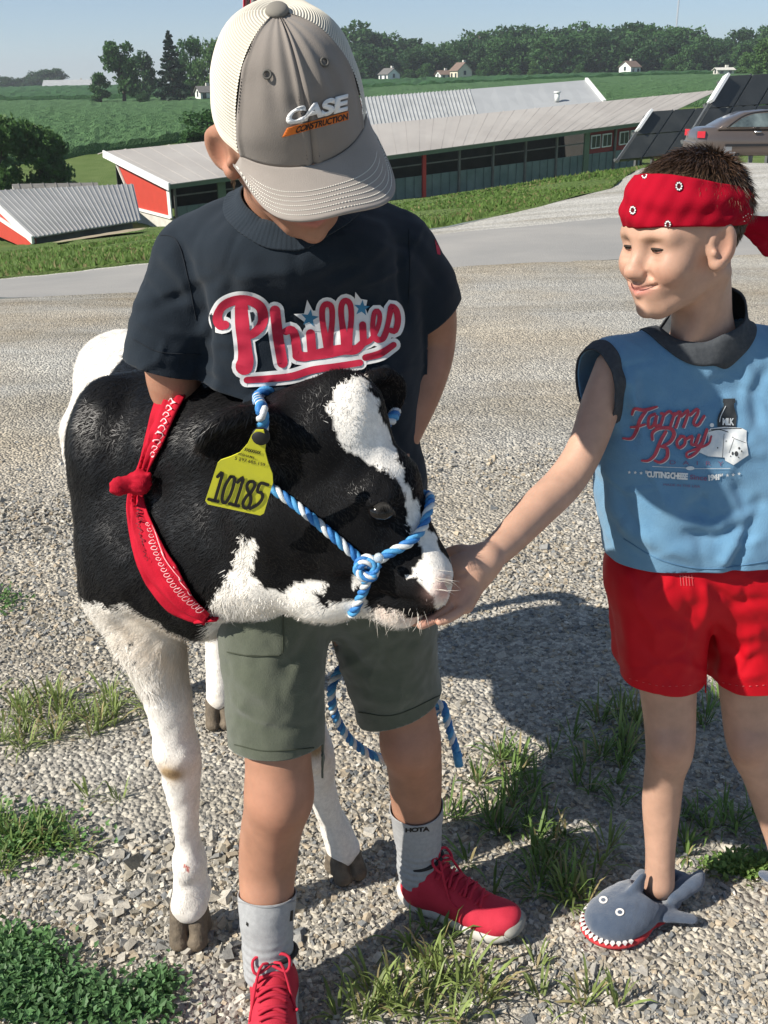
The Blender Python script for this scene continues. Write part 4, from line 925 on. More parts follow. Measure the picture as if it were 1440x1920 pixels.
    lip = np.clip(.9 * dist(A(775, 1150, 1.165), .022) + .8 * dist(A(725, 1147, 1.18), .016), 0, 1) * f; C = C * (1 - .8 * lip) + np.array((.60, .42, .33)) * .8 * lip
    earin = np.clip(dist(A(450, 818, 1.17), .03), 0, 1); C = C * (1 - .5 * earin) + np.array((.02, .016, .015)) * .5 * earin
    sore = inside(Q, [(345, 1625), (349, 1612), (354, 1630), (350, 1636)]); C[sore & (V[:, 1] < 1.45)] = (.5, .12, .09)
    for u, v in ((245, 1208), (252, 1245)): C[(np.linalg.norm(Q - np.array((u, v)), axis=1) < 5) & (V[:, 1] < 1.5)] = blk
    vcol(me, C); return me
calf = thing('calf', 'black and white calf standing with its muzzle in the younger boy\'s hand', 'calf', (-.30, 1.6, 0))
M_coat = pm('calf_coat', (0, 0, 0), attr=True, rough=.7, spec=.08, bump=.35, bscale=420, bdist=.002, vary=.12, scale=120)
calf_me = build_calf(); obj('body', calf_me, M_coat, calf); CALF = bvh(calf_me)
# eyes with lids
M_eye = pm('dark_eye', (.006, .005, .005), rough=.14, spec=.35, coat=.15)
for u, v, y in ((715, 958, 1.170), (752, 905, 1.335)):
    e = Sdf(.0022).ell(P(u, v, y), (.017, .014, .0125), None, .003).mesh(); obj('eye', e, M_eye, calf)
M_lash = pm('eyelash', (.02, .018, .016), rough=.6)
lash = []
for k in range(34):
    t = k / 33; u, v = 700 + 34 * t, 950 - 8 * math.sin(t * 3.14); h = CALF.ray_cast(CAM, ray(u, v))
    if h[0]:
        a = np.array(h[0]); lash.append(tube(spline([a, a + np.array((.002, -.010, .003)), a + np.array((.006, -.017, -.006 - .004 * random.random()))], 5), np.linspace(.0006, .0002, 5), 3))
obj('eyelashes', join_me('lash', lash), M_lash, calf)
# hooves: two claws each
M_hoof = pm('hoof_horn', (.17, .135, .095), (.085, .068, .05), scale=60, detail=6, rough=.75, bump=.6, bscale=180, bdist=.003)
def hoof(top, fwd, spread=.019, w=.019):
    top = np.array(top); f = unit(np.array((fwd[0], fwd[1], 0.0))); x = np.array((-f[1], f[0], 0)); s = Sdf(.0028)
    for sgn in (-1, 1):
        a = top + x * sgn * .016 + (0, 0, .004); b = np.array((top[0], top[1], .014)) + x * sgn * spread + f * .026; c = np.array((top[0], top[1], .018)) + x * sgn * spread - f * .012
        s.cone(a, .017, b, .016, .006); s.cone(a - f * .008, .018, c, .018, .006); s.cone(c, .017, b + f * .006 - x * sgn * .006, .012, .006)
    s.plane((0, 0, .001), (0, 0, -1))
    return s.mesh('hoof', smooth=1)
A_ = lambda u, v, y: np.array(P(u, v, y))
for top, fw_ in ((A_(353, 1702, 1.42), (.0, -1)), (A_(646, 1606, 1.58), (.45, -.9)), (A_(411, 1320, 2.10), (.1, -1)), (A_(326, 1313, 2.23), (0, -1))):
    if top[2] > .085: top[2] = .075
    obj('hoof', hoof(top, fw_), M_hoof, calf)
# short coat hair, rooted on the body and coloured by its root
def fur(me, n, seed=3):
    r = np.random.default_rng(seed); V, N = mv(me), mn(me); C = np.empty(len(V) * 4, np.float32); me.color_attributes['Col'].data.foreach_get('color', C); C = C.reshape(-1, 4)[:, :3]
    Q = proj(V); ok = (((V - CAMn) * N).sum(1) < .25) & (Q[:, 0] > 60) & (V[:, 1] < 2.3) & (V[:, 2] > .09)
    pink = (np.abs(C - np.array((.62, .38, .32))).sum(1) < .22); ok &= ~pink
    idx = r.choice(np.nonzero(ok)[0], n); p = V[idx] + r.normal(size=(n, 3)) * .002; nn = N[idx]
    p = p - nn * ((p - V[idx]) * nn).sum(1, keepdims=True)
    head = (Q[idx, 0] > 470) & (V[idx, 1] < 1.42); legs = V[idx, 2] < .60
    flow = np.where(head[:, None], np.array((-.35, 0.2, .55)), np.where(legs[:, None], np.array((0, 0, -1.)), np.array((-.55, .35, -.75))))
    flow = flow + .45 * np.stack([wob(p, 30, 1), wob(p, 30, 2), wob(p, 30, 3)], 1) + .25 * r.normal(size=(n, 3)); flow = unit(flow - nn * (flow * nn).sum(1, keepdims=True))
    white = C[idx].mean(1) > .3
    L = np.where(head, .009, .017) * r.uniform(.6, 1.4, n); u, v = Q[idx, 0], Q[idx, 1]
    knot = (u > 560) & (u < 700) & (v < 800) & head; L[knot] *= 1.25; L[head & white] *= .7; ruff = (u > 480) & (u < 575) & (v > 830) & (v < 960) & head; L[ruff] *= 1.7
    muz = head & (u > 765) & (v > 1010); L[muz] *= .45; bris = (~head) & (v > 1120) & (v < 1300) & white & (V[idx, 1] < 1.6); L[bris] *= 1.8; L[legs & ~bris] *= .42
    low = head & (v > 1120); L[low] *= 1.15; fl2 = flow.copy(); fl2[low] = unit(fl2[low] + np.array((-.3, 0, -1.2)))
    lift = np.where(knot | low, .16, .10) * r.uniform(.6, 1.4, n); d = unit(fl2 + nn * lift[:, None]); side = unit(np.cross(d, nn)) * .00042
    m = p + d * L[:, None] * .55; t = p + (d * .96 + nn * -.10) * L[:, None]; p = p - nn * .001
    VV = np.stack([p - side, p + side, m + side * .8, m - side * .8, t], 1).reshape(-1, 3); k = np.arange(n)[:, None] * 5
    c = C[idx] * np.where(white[:, None], r.uniform(.85, 1.12, (n, 1)), r.uniform(.6, 1.5, (n, 1))); cc = np.repeat(c, 5, 0)
    return mesh_np('fur', VV, [k + np.array([[0, 1, 2, 3]]), k + np.array([[3, 2, 4]])], np.clip(cc, 0, .9))
M_fur = pm('coat_hair', (0, 0, 0), attr=True, rough=.42, spec=.32)
tag(obj('fur', fur(calf_me, 110000), M_fur, calf), kind='stuff')
wh = []
for k in range(34):
    u, v = random.uniform(690, 800), random.uniform(1138, 1156); h = CALF.ray_cast(CAM, ray(u, v))
    if h[0]:
        a = np.array(h[0]); L = random.uniform(.012, .034); d = unit(np.array((random.uniform(-.5, .3), random.uniform(-.6, .1), -1.)))
        wh.append(tube(spline([a, a + d * L * .5, a + d * L + np.array((random.uniform(-.006, .006), 0, .003))], 5), np.linspace(.00045, .00015, 5), 3))
for k in range(7):
    u, v = random.uniform(812, 832), random.uniform(1060, 1110); h = CALF.ray_cast(CAM, ray(u, v))
    if h[0]: a = np.array(h[0]); wh.append(tube(spline([a, a + np.array((.015, -.008, .002)), a + np.array((random.uniform(.02, .035), -.01, random.uniform(-.01, .005)))], 5), np.linspace(.0004, .00015, 5), 3))
tag(obj('whiskers', join_me('wh', wh), pm('whisker_hair', (.6, .55, .48), rough=.5), calf), kind='stuff')

# ------------------------------------------------------------------ halter and lead rope (three laid strands, two blue and one white)
M_blue = pm('blue_rope', (.035, .20, .50), (.02, .13, .38), scale=250, rough=.55, bump=.8, bscale=900, bdist=.001, spec=.4)
M_blue2 = pm('light_blue_rope', (.09, .34, .60), (.05, .25, .52), scale=250, rough=.55, bump=.8, bscale=900, bdist=.001, spec=.4)
M_wrope = pm('white_rope', (.70, .72, .72), (.58, .61, .62), scale=250, rough=.6, bump=.8, bscale=900, bdist=.001)
def rope(parent, pts, r=.0060, turn=.036, ph=0.0):
    L = np.linalg.norm(np.diff(pts, axis=0), axis=1).sum(); n = max(12, int(L / .0035)); q = spline(pts, n); T, N, B = frames(q); s = np.linspace(0, L, n)
    for k, m in enumerate((M_blue, M_wrope, M_blue2)):
        a = s / turn * 2 * np.pi + k * 2.094 + ph; c = q + (N * np.cos(a)[:, None] + B * np.sin(a)[:, None]) * r * .56
        obj(('blue_strand', 'white_strand', 'light_blue_strand')[k], join_me('strand', [tube(c, r * .60, 7)]), m, parent)
def on_calf(px, off=.006):
    out = []
    for u, v in spline(px, max(4, int(np.linalg.norm(np.diff(np.array(px, float), axis=0), axis=1).sum() / 12))):
        h = CALF.ray_cast(CAM, ray(u, v))
        if h[0]: out.append(np.array(h[0] - ray(u, v) * off * .6 + h[1] * off * .6))
    return np.array(out)
halter = thing('halter', 'blue and white twisted rope halter knotted on the calf\'s cheek', 'halter', P(690, 1065, 1.17))
rope(halter, on_calf([(508, 912), (560, 950), (620, 998), (662, 1034), (690, 1060)]))
nb_ = on_calf([(690, 1062), (725, 1040), (765, 1018), (788, 992), (795, 972)]); nb_ = np.concatenate([nb_, [nb_[-1] + (.006, .022, .012), nb_[-1] + (.004, .06, .008), nb_[-1] + (-.02, .10, -.01)]]); rope(halter, nb_, ph=1)
dn_ = on_calf([(692, 1066), (688, 1095), (676, 1122), (664, 1143)]); dn_ = np.concatenate([dn_, [dn_[-1] + (-.004, .02, -.012), dn_[-1] + (-.002, .06, -.008)]]); rope(halter, dn_, ph=2)
tp_ = on_calf([(492, 800), (488, 775), (486, 752)]); tp_ = np.concatenate([tp_, [tp_[-1] + (.004, .015, .004), tp_[-1] + (.03, .05, -.004), tp_[-1] + (.06, .10, -.05)]]); rope(halter, tp_, r=.0072)
rope(halter, np.array([A_(742, 768, 1.36), A_(735, 785, 1.325), A_(718, 798, 1.31)]), r=.0075)
kc = np.array(on_calf([(690, 1058), (692, 1066)])[0]) + np.array((0, -.008, 0))
for rr, tilt, ph in ((.0135, .5, 0), (.0115, -.6, 2), (.010, 1.5, 4)):
    a = np.linspace(0, 5.6, 18) + ph; ring = np.stack([np.cos(a) * rr, np.sin(a) * .006 * np.cos(tilt), np.sin(a) * rr * .9], 1) + kc; rope(halter, ring, r=.0050, ph=ph)
M_ring = pm('clear_bead', (.7, .78, .82), rough=.08, spec=.6, trans=.5)
obj('bead', Sdf(.0012).ball(A_(710, 1046, 1.145), .0065, .002).mesh(), M_ring, halter)
lead = thing('lead_rope', 'blue and white lead rope looping down behind the older boy\'s legs', 'rope', P(640, 1260, 1.45))
rope(lead, np.array([A_(735, 1150, 1.56), A_(690, 1190, 1.555), A_(645, 1245, 1.52), A_(622, 1290, 1.50), A_(630, 1345, 1.52), A_(665, 1395, 1.545), A_(720, 1422, 1.57), A_(775, 1405, 1.60), A_(810, 1345, 1.60), A_(828, 1320, 1.58), A_(845, 1375, 1.57), A_(860, 1420, 1.565)]), r=.0075)
obj('rope_end', join_me('re', [tube([A_(856, 1408, 1.565), A_(861, 1436, 1.56)], np.array([.0085, .008]), 9)]), M_blue2, lead)

# ------------------------------------------------------------------ yellow ear tag
M_tag = pm('yellow_tag', (.62, .60, .03), (.56, .55, .04), scale=40, rough=.4, spec=.4)
M_ink = pm('black_ink', (.012, .012, .012), rough=.6)
tg = thing('ear_tag', 'yellow ear tag reading 10185 hanging from the calf\'s near ear', 'ear tag', P(450, 880, 1.14))
outl = [(480, 806), (494, 806), (500, 822), (497, 845), (503, 868), (511, 888), (512, 905), (495, 962), (488, 966), (390, 945), (385, 938), (408, 868), (414, 862), (432, 856), (450, 848), (464, 832), (472, 815)]
TY = lambda u, v: 1.135 + (v - 880) * .00022 - (u - 450) * .00006          # the tag hangs a little forward of the neck
pv = shape2d('poly', outl); fr = [(np.array([P(u, v, TY(u, v)) for u, v in V]), F) for V, F in pv]
o = obj('plate', join_me('plate', fr), M_tag, tg, smooth=False); solid(o, .0016, 0)
def tagprint(s, q, bold):
    uv, F = text2d(s, bold); p = quadmap(uv, q); return (np.array([np.array(P(u, v, TY(u, v) - .0022)) for u, v in p]), F)
def dig(strokes, w):
    out = []
    for st in strokes: out += [(np.array([np.array(P(u, v, TY(u, v) - .0022)) for u, v in V]), F) for V, F in shape2d('stroke', st, w)]
    return out
Tz = lambda x, y: (360 + x * 200 / 1440, 780 + y * 200 / 1440)              # crop pixels -> photo pixels
D5 = [[(345, 820), (410, 775), (310, 1135)], [(225, 1125), (350, 1155)], [(520, 820), (570, 830), (570, 900), (520, 1060), (460, 1165), (415, 1165), (410, 1090), (450, 940), (520, 820)], [(615, 895), (690, 845), (585, 1200)], [(505, 1185), (630, 1215)],
      [(780, 885), (835, 890), (845, 950), (790, 1040), (740, 1080), (690, 1170), (700, 1235), (750, 1240), (790, 1170), (790, 1080), (750, 1000), (745, 930), (780, 885)], [(1025, 930), (925, 910), (885, 1020), (940, 1040), (950, 1110), (890, 1190), (785, 1250)]]
obj('number', join_me('num', dig([[Tz(*p) for p in s_] for s_ in D5], 6.2)), M_ink, tg)
obj('small_print', join_me('sp', [tagprint('00SHAM6', [Tz(*p) for p in ((620, 525), (840, 580), (845, 550), (630, 492))], .01), tagprint('5 297 685 159', [Tz(*p) for p in ((575, 590), (985, 680), (990, 640), (585, 545))], .01), tagprint('XXXXXXX', [Tz(*p) for p in ((700, 470), (925, 520), (935, 480), (710, 430))], .05)]), M_ink, tg)
obj('button', Sdf(.0015).ell(P(489, 818, TY(489, 818) + .002), (.011, .006, .011), None, .002).mesh(), M_ink, tg)
# far tag: a pale sliver above the poll
tg2 = thing('ear_tag', 'small pale tag end showing above the top of the calf\'s head', 'ear tag', P(632, 712, 1.33))
o = obj('plate', join_me('pl', [slab(P(616, 708, 1.30), P(645, 704, 1.30), P(648, 714, 1.29), P(618, 716, 1.29), .003)]), pm('pale_tag', (.66, .66, .42), rough=.5), tg2, smooth=False)

# ------------------------------------------------------------------ red bandana tied round the calf's neck
M_band = pm('red_bandana', (.46, .008, .026), (.36, .006, .020), scale=30, rough=.8, bump=.5, bscale=500, bdist=.001, sheen=0, spec=.15)
M_bprint = pm('bandana_print', (.80, .55, .55), (.70, .35, .38), scale=80, rough=.8)
M_bdark = pm('bandana_dark_print', (.10, .012, .02), rough=.8)
bd = thing('neck_bandana', 'red paisley bandana tied round the calf\'s neck with a side knot', 'bandana', P(260, 905, 1.38))
def cloth_strip(path, wid, off, fold, seed):
    "draped strip on the coat with lengthwise folds"
    n = 90; q = spline(path, n); w = np.interp(np.linspace(0, 1, n), np.linspace(0, 1, len(wid)), wid); t = unit(np.gradient(q, axis=0)); nn = np.stack([-t[:, 1], t[:, 0]], 1); m = 17; X = np.zeros((n, m, 3)); last = None
    for i in range(n):
        for j in range(m):
            s = j / (m - 1) - .5; u, v = q[i] + nn[i] * s * w[i]; h = CALF.ray_cast(CAM, ray(u, v))
            if h[0] is None or h[0].y > 1.62: X[i, j] = X[i, j - 1] if j else (X[i - 1, j] if i else np.array(P(u, v, 1.4))); continue
            f = off + fold * (math.sin(s * 17 + 2.2 * math.sin(i * .07 + seed)) + .5 * math.sin(s * 31 + i * .11)) * (1 - (2 * s) ** 6) + .004 * (1 - (2 * s) ** 2)
            X[i, j] = np.array(h[0] + h[1] * f - ray(u, v) * f * .4)
    V = X.reshape(-1, 3); i = np.arange(n - 1)[:, None] * m; j = np.arange(m - 1)[None]
    me = mesh_np('strip', V, np.stack([i + j, i + j + 1, i + m + j + 1, i + m + j], -1).reshape(-1, 4)); return me
up_me = cloth_strip([(328, 738), (312, 780), (290, 840), (268, 895)], [50, 42, 30, 22], .006, .0022, 0)
lo_me = cloth_strip([(262, 905), (262, 950), (278, 1010), (305, 1070), (345, 1125), (392, 1152)], [24, 40, 56, 66, 56, 20], .007, .003, 2)
for me_ in (up_me, lo_me): solid(obj('band', me_, M_band, bd), .0025, 0)
s = Sdf(.003).ell(P(262, 905, 1.355), (.017, .015, .019), None, .01); s.cone(P(258, 905, 1.355), .009, P(222, 912, 1.345), .014, .008, sq=((0, 1, 0), .6)); s.cone(P(255, 900, 1.355), .007, P(232, 900, 1.35), .006, .006); s.cone(P(268, 893, 1.355), .006, P(280, 890, 1.35), .004, .006)
kn = s.mesh('knot'); Vk = mv(kn); setv(kn, Vk + mn(kn) * (.0018 * wob(Vk, 420, 3))[:, None]); obj('knot', kn, M_band, bd)
# far half of the loop, round the hidden side of the neck
a0, a1 = mv(up_me)[8], mv(lo_me)[-9]; far = []
for k in range(14):
    t = k / 13; c = lerp(a0, a1, t) ; d = np.array((.35, .9, 0)); o_ = c + d * .6; h = CALF.ray_cast(Vector(o_), Vector(-d).normalized())
    far.append(np.array(h[0]) + unit(d) * .006 if h[0] and 0 < k < 13 else c)
far = spline(far, 30); T_, N_, B_ = frames(far); wv = unit(np.cross(T_, np.array((.35, .9, 0)))) * .02
Vv = np.stack([far - wv, far + wv], 1).reshape(-1, 3); k = np.arange(29)[:, None] * 2; solid(obj('band', mesh_np('fb', Vv, k + np.array([[0, 1, 3, 2]])), M_band, bd), .003, 0)
LT, UT = bvh(lo_me), bvh(up_me)
pr = []
for i in range(18):     # paisley loops, border line and flecks along the lower band
    t = i / 17; c = spline([(278, 985), (300, 1050), (335, 1105), (375, 1142)], 18)[i]; a = np.linspace(0, 5.2, 12); pr += shape2d('stroke', [(c[0] + 5.5 * math.cos(x) , c[1] + 3.2 * math.sin(x)) for x in a], 1.1, 14)
pr += shape2d('stroke', [(288, 985), (312, 1045), (348, 1098), (388, 1135)], 1.2); pr += shape2d('stroke', [(292, 975), (322, 1040), (356, 1088), (390, 1122)], 1.0)
for c in ((345, 1080), (360, 1110), (335, 1060)): pr += shape2d('stroke', [(c[0] + (3 + 1.1 * x) * math.cos(x), c[1] + (3 + 1.1 * x) * math.sin(x)) for x in np.linspace(0, 6, 12)], 1.2, 16)
decal('print', pr, LT, .0035, M_bprint, bd)
pd = []
for i in range(12): x, y = 252 + 3 * (i % 2) + i * 1.6, 945 + i * 9; pd += shape2d('stroke', [(x, y), (x + 6, y + 4), (x + 3, y + 8)], 1.4, 6)
decal('dark_print', pd, LT, .0035, M_bdark, bd)
pu = []
for i in range(9): x, y = 322 - i * 4.2, 755 + i * 12; pu += shape2d('stroke', [(x - 6, y), (x, y - 5), (x + 6, y + 1), (x, y + 5)], 1.8, 8)
decal('print', pu, UT, .0035, M_bprint, bd)
# ================================================================== PEOPLE
M_skin = pm('skin', (0, 0, 0), attr=True, rough=.52, spec=.35, sss=.12, bump=.25, bscale=420, bdist=.0008, vary=.13, scale=24)
SKIN = np.array((.36, .185, .120)); SKIN2 = np.array((.49, .295, .210))
def head_prims(s, T, Rm, sc=1.0, open_smile=True):
    "a child's head: cranium, jaw, cheeks, nose, lips, ears (local: face to -Y, up Z)"
    T0 = T; T = lambda p: T0((p[0], p[1], p[2] * (.86 if p[2] < 0 else 1)))
    B = lambda c, r, k=.015, op='u': s.ball(T(c), r * sc, k * sc, op)
    E = lambda c, r, k=.015, op='u', R=None: s.ell(T(c), np.array(r) * sc, Rm if R is None else Rm @ np.array(R), k * sc, op)
    C = lambda a, ra, b, rb, k=.012, op='u': s.cone(T(a), ra * sc, T(b), rb * sc, k * sc, op)
    E((0, .016, .046), (.074, .090, .076), .02); E((0, -.025, .030), (.066, .062, .062), .03); E((0, -.030, -.030), (.052, .052, .062), .03)
    for x in (-1, 1):
        C((x * .050, .012, -.040), .020, (x * .018, -.056, -.083), .018, .025); B((x * .038, -.058, -.019), .0275, .022); C((x * .012, -.078, .030), .009, (x * .046, -.066, .031), .009, .018)
        B((x * .030, -.090, .012), .0135, .014, 's'); E((x * .030, -.0655, .012), (.0165, .0145, .0115), .006)
        B((x * .0105, -.0935, -.0245), .0078, .007)
        C((x * .021, -.086, -.028), .0035, (x * .038, -.070, -.046), .0035, .009, 's')
    C((0, -.078, .020), .0085, (0, -.100, -.018), .0105, .012); B((0, -.1005, -.0195), .0105, .008)
    C((0, -.0775, -.092), .013, (0, -.068, -.088), .022, .02)                                     # chin
    E((0, -.070, -.052), (.034, .022, .024), .015)                                                # muzzle of the mouth
    for x in (-1, 1):
        C((0, -.0915, -.0480), .0046, (x * .029, -.0765, -.0425), .0028, .005); C((0, -.0900, -.0600), .0056, (x * .026, -.0775, -.0495), .0032, .006)
        C((0, -.0965, -.0540), .0020, (x * .031, -.0800, -.0445), .0024, .004, 's')
    for x in (-1, 1):                                                                             # ears
        a = np.array(Matrix.Rotation(rad(-x * 22), 3, 'Z') @ Matrix.Rotation(rad(-12), 3, 'X'))
        E((x * .079, .002, .006), (.0090, .022, .034), .008, 'u', a); B((x * .077, -.006, -.022), .0100, .008); E((x * .0855, -.004, .009), (.0065, .0125, .0215), .004, 's', a); E((x * .080, -.013, -.002), (.004, .005, .006), .004)
def paint_head(me, T, Rm, O, sc, base, lips=True):
    V = mv(me); q = (V - O) @ np.array(Rm) / sc; q[:, 2] = np.where(q[:, 2] < 0, q[:, 2] / .86, q[:, 2]); C = np.tile(base, (len(V), 1))
    g = lambda c, r: np.exp(-(((q - np.array(c)) / np.array(r)) ** 2).sum(1))[:, None]
    red = np.clip(.30 * (g((.04, -.07, -.03), (.022, .03, .02)) + g((-.04, -.07, -.03), (.022, .03, .02))) + .45 * g((0, -.10, -.02), (.012, .012, .012)) + .4 * (g((.082, .02, .0), (.012, .03, .03)) + g((-.082, .02, 0), (.012, .03, .03))), 0, 1)
    C = C * (1 - red) + np.array((.55, .20, .13)) * red
    if lips:
        l = np.clip(1.2 * g((0, -.093, -.0535), (.026, .012, .0095)), 0, 1) * (q[:, 1:2] < -.072); C = C * (1 - .75 * l) + np.array((.44, .13, .115)) * .75 * l
        m = (g((0, -.09, -.0528), (.024, .012, .0016)) * (q[:, 1:2] < -.07)); m = np.clip(m, 0, 1); C = C * (1 - .8 * m) + np.array((.10, .03, .025)) * .8 * m
    return C
def hand(s, wrist, dirv, palm_n, L=.155, curl=.35, thumb=1, spread=.12, curls=None):
    "palm plus five unequal, jointed fingers; palm_n points out of the palm"
    w = np.array(wrist, float); d = unit(np.array(dirv, float)); n = np.array(palm_n, float); n = unit(n - d * (n @ d)); x = np.cross(d, n) * thumb     # x towards the thumb side
    k = L / .165
    for j in (-1.4, -.5, .4, 1.3): s.cone(w + x * j * .009 * k, .0135 * k, w + d * .072 * k + x * j * .0165 * k, .0112 * k, .012 * k)
    s.ell(w + d * .035 * k + x * .022 * k + n * .006 * k, np.array((.018, .026, .014)) * k, np.stack([x, d, n], 1), .014 * k)
    for i, (off, ln, r) in enumerate(((1.35, .066, .0086), (.46, .074, .0089), (-.45, .068, .0084), (-1.35, .053, .0073))):
        c = (curls[i] if curls else curl); p = w + d * .074 * k + x * off * .0165 * k; f = unit(d + x * off * spread); ang = c * .55; r0 = r
        for seg, fr in enumerate((.44, .31, .25)):
            v = unit(f * math.cos(ang) + n * math.sin(ang)); q = p + v * ln * fr * k; s.cone(p, r0 * k, q, (r0 - .0007) * k, .0035 * k); p = q; ang += c; r0 -= .0007
    p = w + d * .018 * k + x * .026 * k + n * .006 * k
    for v, ln, r in ((unit(d * .62 + x * .75 + n * .30), .036, .0105), (unit(d * .86 + x * .36 + n * .34), .030, .0092), (unit(d * .95 + x * .12 + n * .3), .022, .0080)):
        q = p + v * ln * k; s.cone(p, r * k, q, (r - .001) * k, .006 * k); p = q
# ------------------------------------------------------------------ the older boy
older = thing('person', 'older boy in grey mesh-back cap and navy shirt bending over the calf', 'person', (0, 1.4, 0))
HR = Matrix.Rotation(rad(22), 3, 'Z') @ Matrix.Rotation(rad(33), 3, 'X') @ Matrix.Rotation(rad(-13), 3, 'Y'); HRn = np.array(HR)
CAPO = np.array(P(541, 207, 1.275)); HO = CAPO + HRn @ np.array((0, .008, -.048)); T1 = lambda p: HO + HRn @ np.array(p)
chunks = []
s = Sdf(.0034); head_prims(s, T1, HRn, 1.0); s.cone(T1((0, .025, -.045)), .056, A_(540, 440, 1.43), .060, .03); s.cone(A_(540, 430, 1.43), .060, A_(540, 520, 1.43), .07, .03); s.cone(A_(480, 490, 1.44), .035, A_(630, 490, 1.44), .035, .04)
for x in (-1, 1): a = np.array(Matrix.Rotation(rad(-x * 42), 3, 'Z') @ Matrix.Rotation(rad(-10), 3, 'X')); s.ell(T1((x * .086, .016, -.002)), (.0075, .019, .030), HRn @ a, .010); s.ell(T1((x * .0905, .008, .001)), (.006, .0115, .020), HRn @ a, .004, 's')
me = s.mesh(); chunks.append((*VF(me), paint_head(me, T1, HRn, HO, 1, SKIN)))
s = Sdf(.004); s.chain([A_(365, 500, 1.44), A_(326, 600, 1.42), A_(332, 735, 1.435), A_(400, 770, 1.52), A_(455, 800, 1.60)], [.034, .040, .038, .034, .026], .02); hand(s, A_(455, 800, 1.60), (.7, .3, -.6), (-.2, -.9, -.3), .15, .5); me = s.mesh(); chunks.append((*VF(me), np.tile(SKIN, (len(me.vertices), 1))))
s = Sdf(.004); s.chain([A_(740, 490, 1.455), A_(798, 560, 1.47), A_(808, 640, 1.49), A_(788, 720, 1.46), A_(757, 815, 1.42)], [.034, .039, .037, .036, .026], .02); hand(s, A_(757, 815, 1.42), (-.35, -.2, -.9), (-.8, -.4, .2), .15, .6, -1); me = s.mesh(); chunks.append((*VF(me), np.tile(SKIN, (len(me.vertices), 1))))
def legchunk(pts, rs, knee, kr):
    s = Sdf(.0046); s.chain(pts, rs, .02); s.ball(knee, kr, .045); me = s.mesh('leg', smooth=4); V = mv(me); C = np.tile(SKIN, (len(V), 1)); g = np.exp(-(np.linalg.norm(V - knee, axis=1) / .05) ** 2)[:, None] * .25
    return (*VF(me), C * (1 - g) + np.array((.50, .19, .12)) * g)
LL = [A_(512, 1180, 1.39), A_(520, 1380, 1.32), A_(522, 1490, 1.305), A_(508, 1560, 1.32), A_(502, 1620, 1.325), A_(500, 1700, 1.295), A_(502, 1785, 1.275)]
RL = [A_(705, 1180, 1.44), A_(758, 1320, 1.45), A_(772, 1395, 1.445), A_(778, 1450, 1.47), A_(780, 1500, 1.49), A_(783, 1560, 1.495), A_(786, 1620, 1.495)]
chunks.append(legchunk(LL, [.072, .054, .0525, .050, .0485, .043, .035], A_(526, 1500, 1.285), .034))
chunks.append(legchunk(RL, [.072, .051, .050, .048, .046, .040, .034], A_(764, 1400, 1.425), .030))
s = Sdf(.006); s.cone(A_(480, 570, 1.44), .055, A_(650, 570, 1.45), .055, .05); s.cone(A_(560, 570, 1.44), .060, A_(600, 1050, 1.44), .065, .05); me = s.mesh(); chunks.append((*VF(me), np.tile(SKIN, (len(me.vertices), 1))))
obj('body', join_me('body', chunks), M_skin, older)
# hair below the cap
def strands(roots, dirs, lens, w, bend, cols, r):
    n = len(roots); side = unit(np.cross(dirs, unit(r.normal(size=(n, 3))))) * w; m = roots + dirs * lens[:, None] * .5; t = roots + dirs * lens[:, None] + bend * lens[:, None]
    m = m + bend * lens[:, None] * .22
    VV = np.stack([roots - side, roots + side, m + side * .8, m - side * .8, t], 1).reshape(-1, 3); k = np.arange(n)[:, None] * 5
    return mesh_np('hair', VV, [k + np.array([[0, 1, 2, 3]]), k + np.array([[3, 2, 4]])], np.repeat(cols, 5, 0))
M_hair = pm('hair', (0, 0, 0), attr=True, rough=.4, spec=.5)
r_ = np.random.default_rng(8); n = 5000; ph = r_.uniform(.42, 1.58, n) * np.pi; zz_ = r_.uniform(-.055, .05, n); loc_ = np.stack([.073 * np.sin(ph) * 1.0, -.089 * np.cos(ph) + .016, zz_], 1); keep = (loc_[:, 1] > .012) | (zz_ > .03)
loc_ = loc_[keep]; rt_ = HO + loc_ @ HRn.T; dn = unit((np.stack([loc_[:, 0] * 4, (loc_[:, 1]) * 3, -np.ones(len(loc_)) * .8], 1)) @ HRn.T)
obj('hair', strands(rt_, dn, r_.uniform(.008, .016, len(rt_)), .0006, np.tile((0, 0, -.2), (len(rt_), 1)), np.array((.10, .065, .035)) * r_.uniform(.6, 1.5, (len(rt_), 1)), r_), M_hair, older)
# ------------------------------------------------------------------ cap
M_capg = pm('grey_cotton', (.235, .205, .180), (.195, .170, .150), scale=14, detail=6, rough=.9, bump=.5, bscale=900, bdist=.0008, sheen=.2)
M_capb = pm('grey_cotton_brim', (.305, .265, .235), (.245, .215, .19), scale=12, detail=7, rough=.9, bump=.5, bscale=900, bdist=.0008, sheen=.2)
M_net = pm('cream_netting', (0, 0, 0), attr=True, rough=.8)
M_thread = pm('pale_thread', (.72, .69, .62), rough=.8); M_dthread = pm('dark_thread', (.09, .08, .075), rough=.8)
ca, cb, cc = .0885, .099, .123
def crown(phi, th, dr=0.0):
    e = np.cos(th) ** .78; front = .5 + .5 * np.cos(phi); h = cc * np.sin(th) ** (1.0 - .10 * front)
    return np.stack([(ca + dr) * np.sin(phi) * e, -(cb + dr) * np.cos(phi) * e * (1 + .03 * front), h + dr * np.sin(th)], -1)
def toW(q): return CAPO + q.reshape(-1, 3) @ HRn.T
def grid_faces(n, m):
    i = np.arange(n - 1)[:, None] * m; j = np.arange(m - 1)[None]; return np.stack([i + j, i + j + 1, i + m + j + 1, i + m + j], -1).reshape(-1, 4)
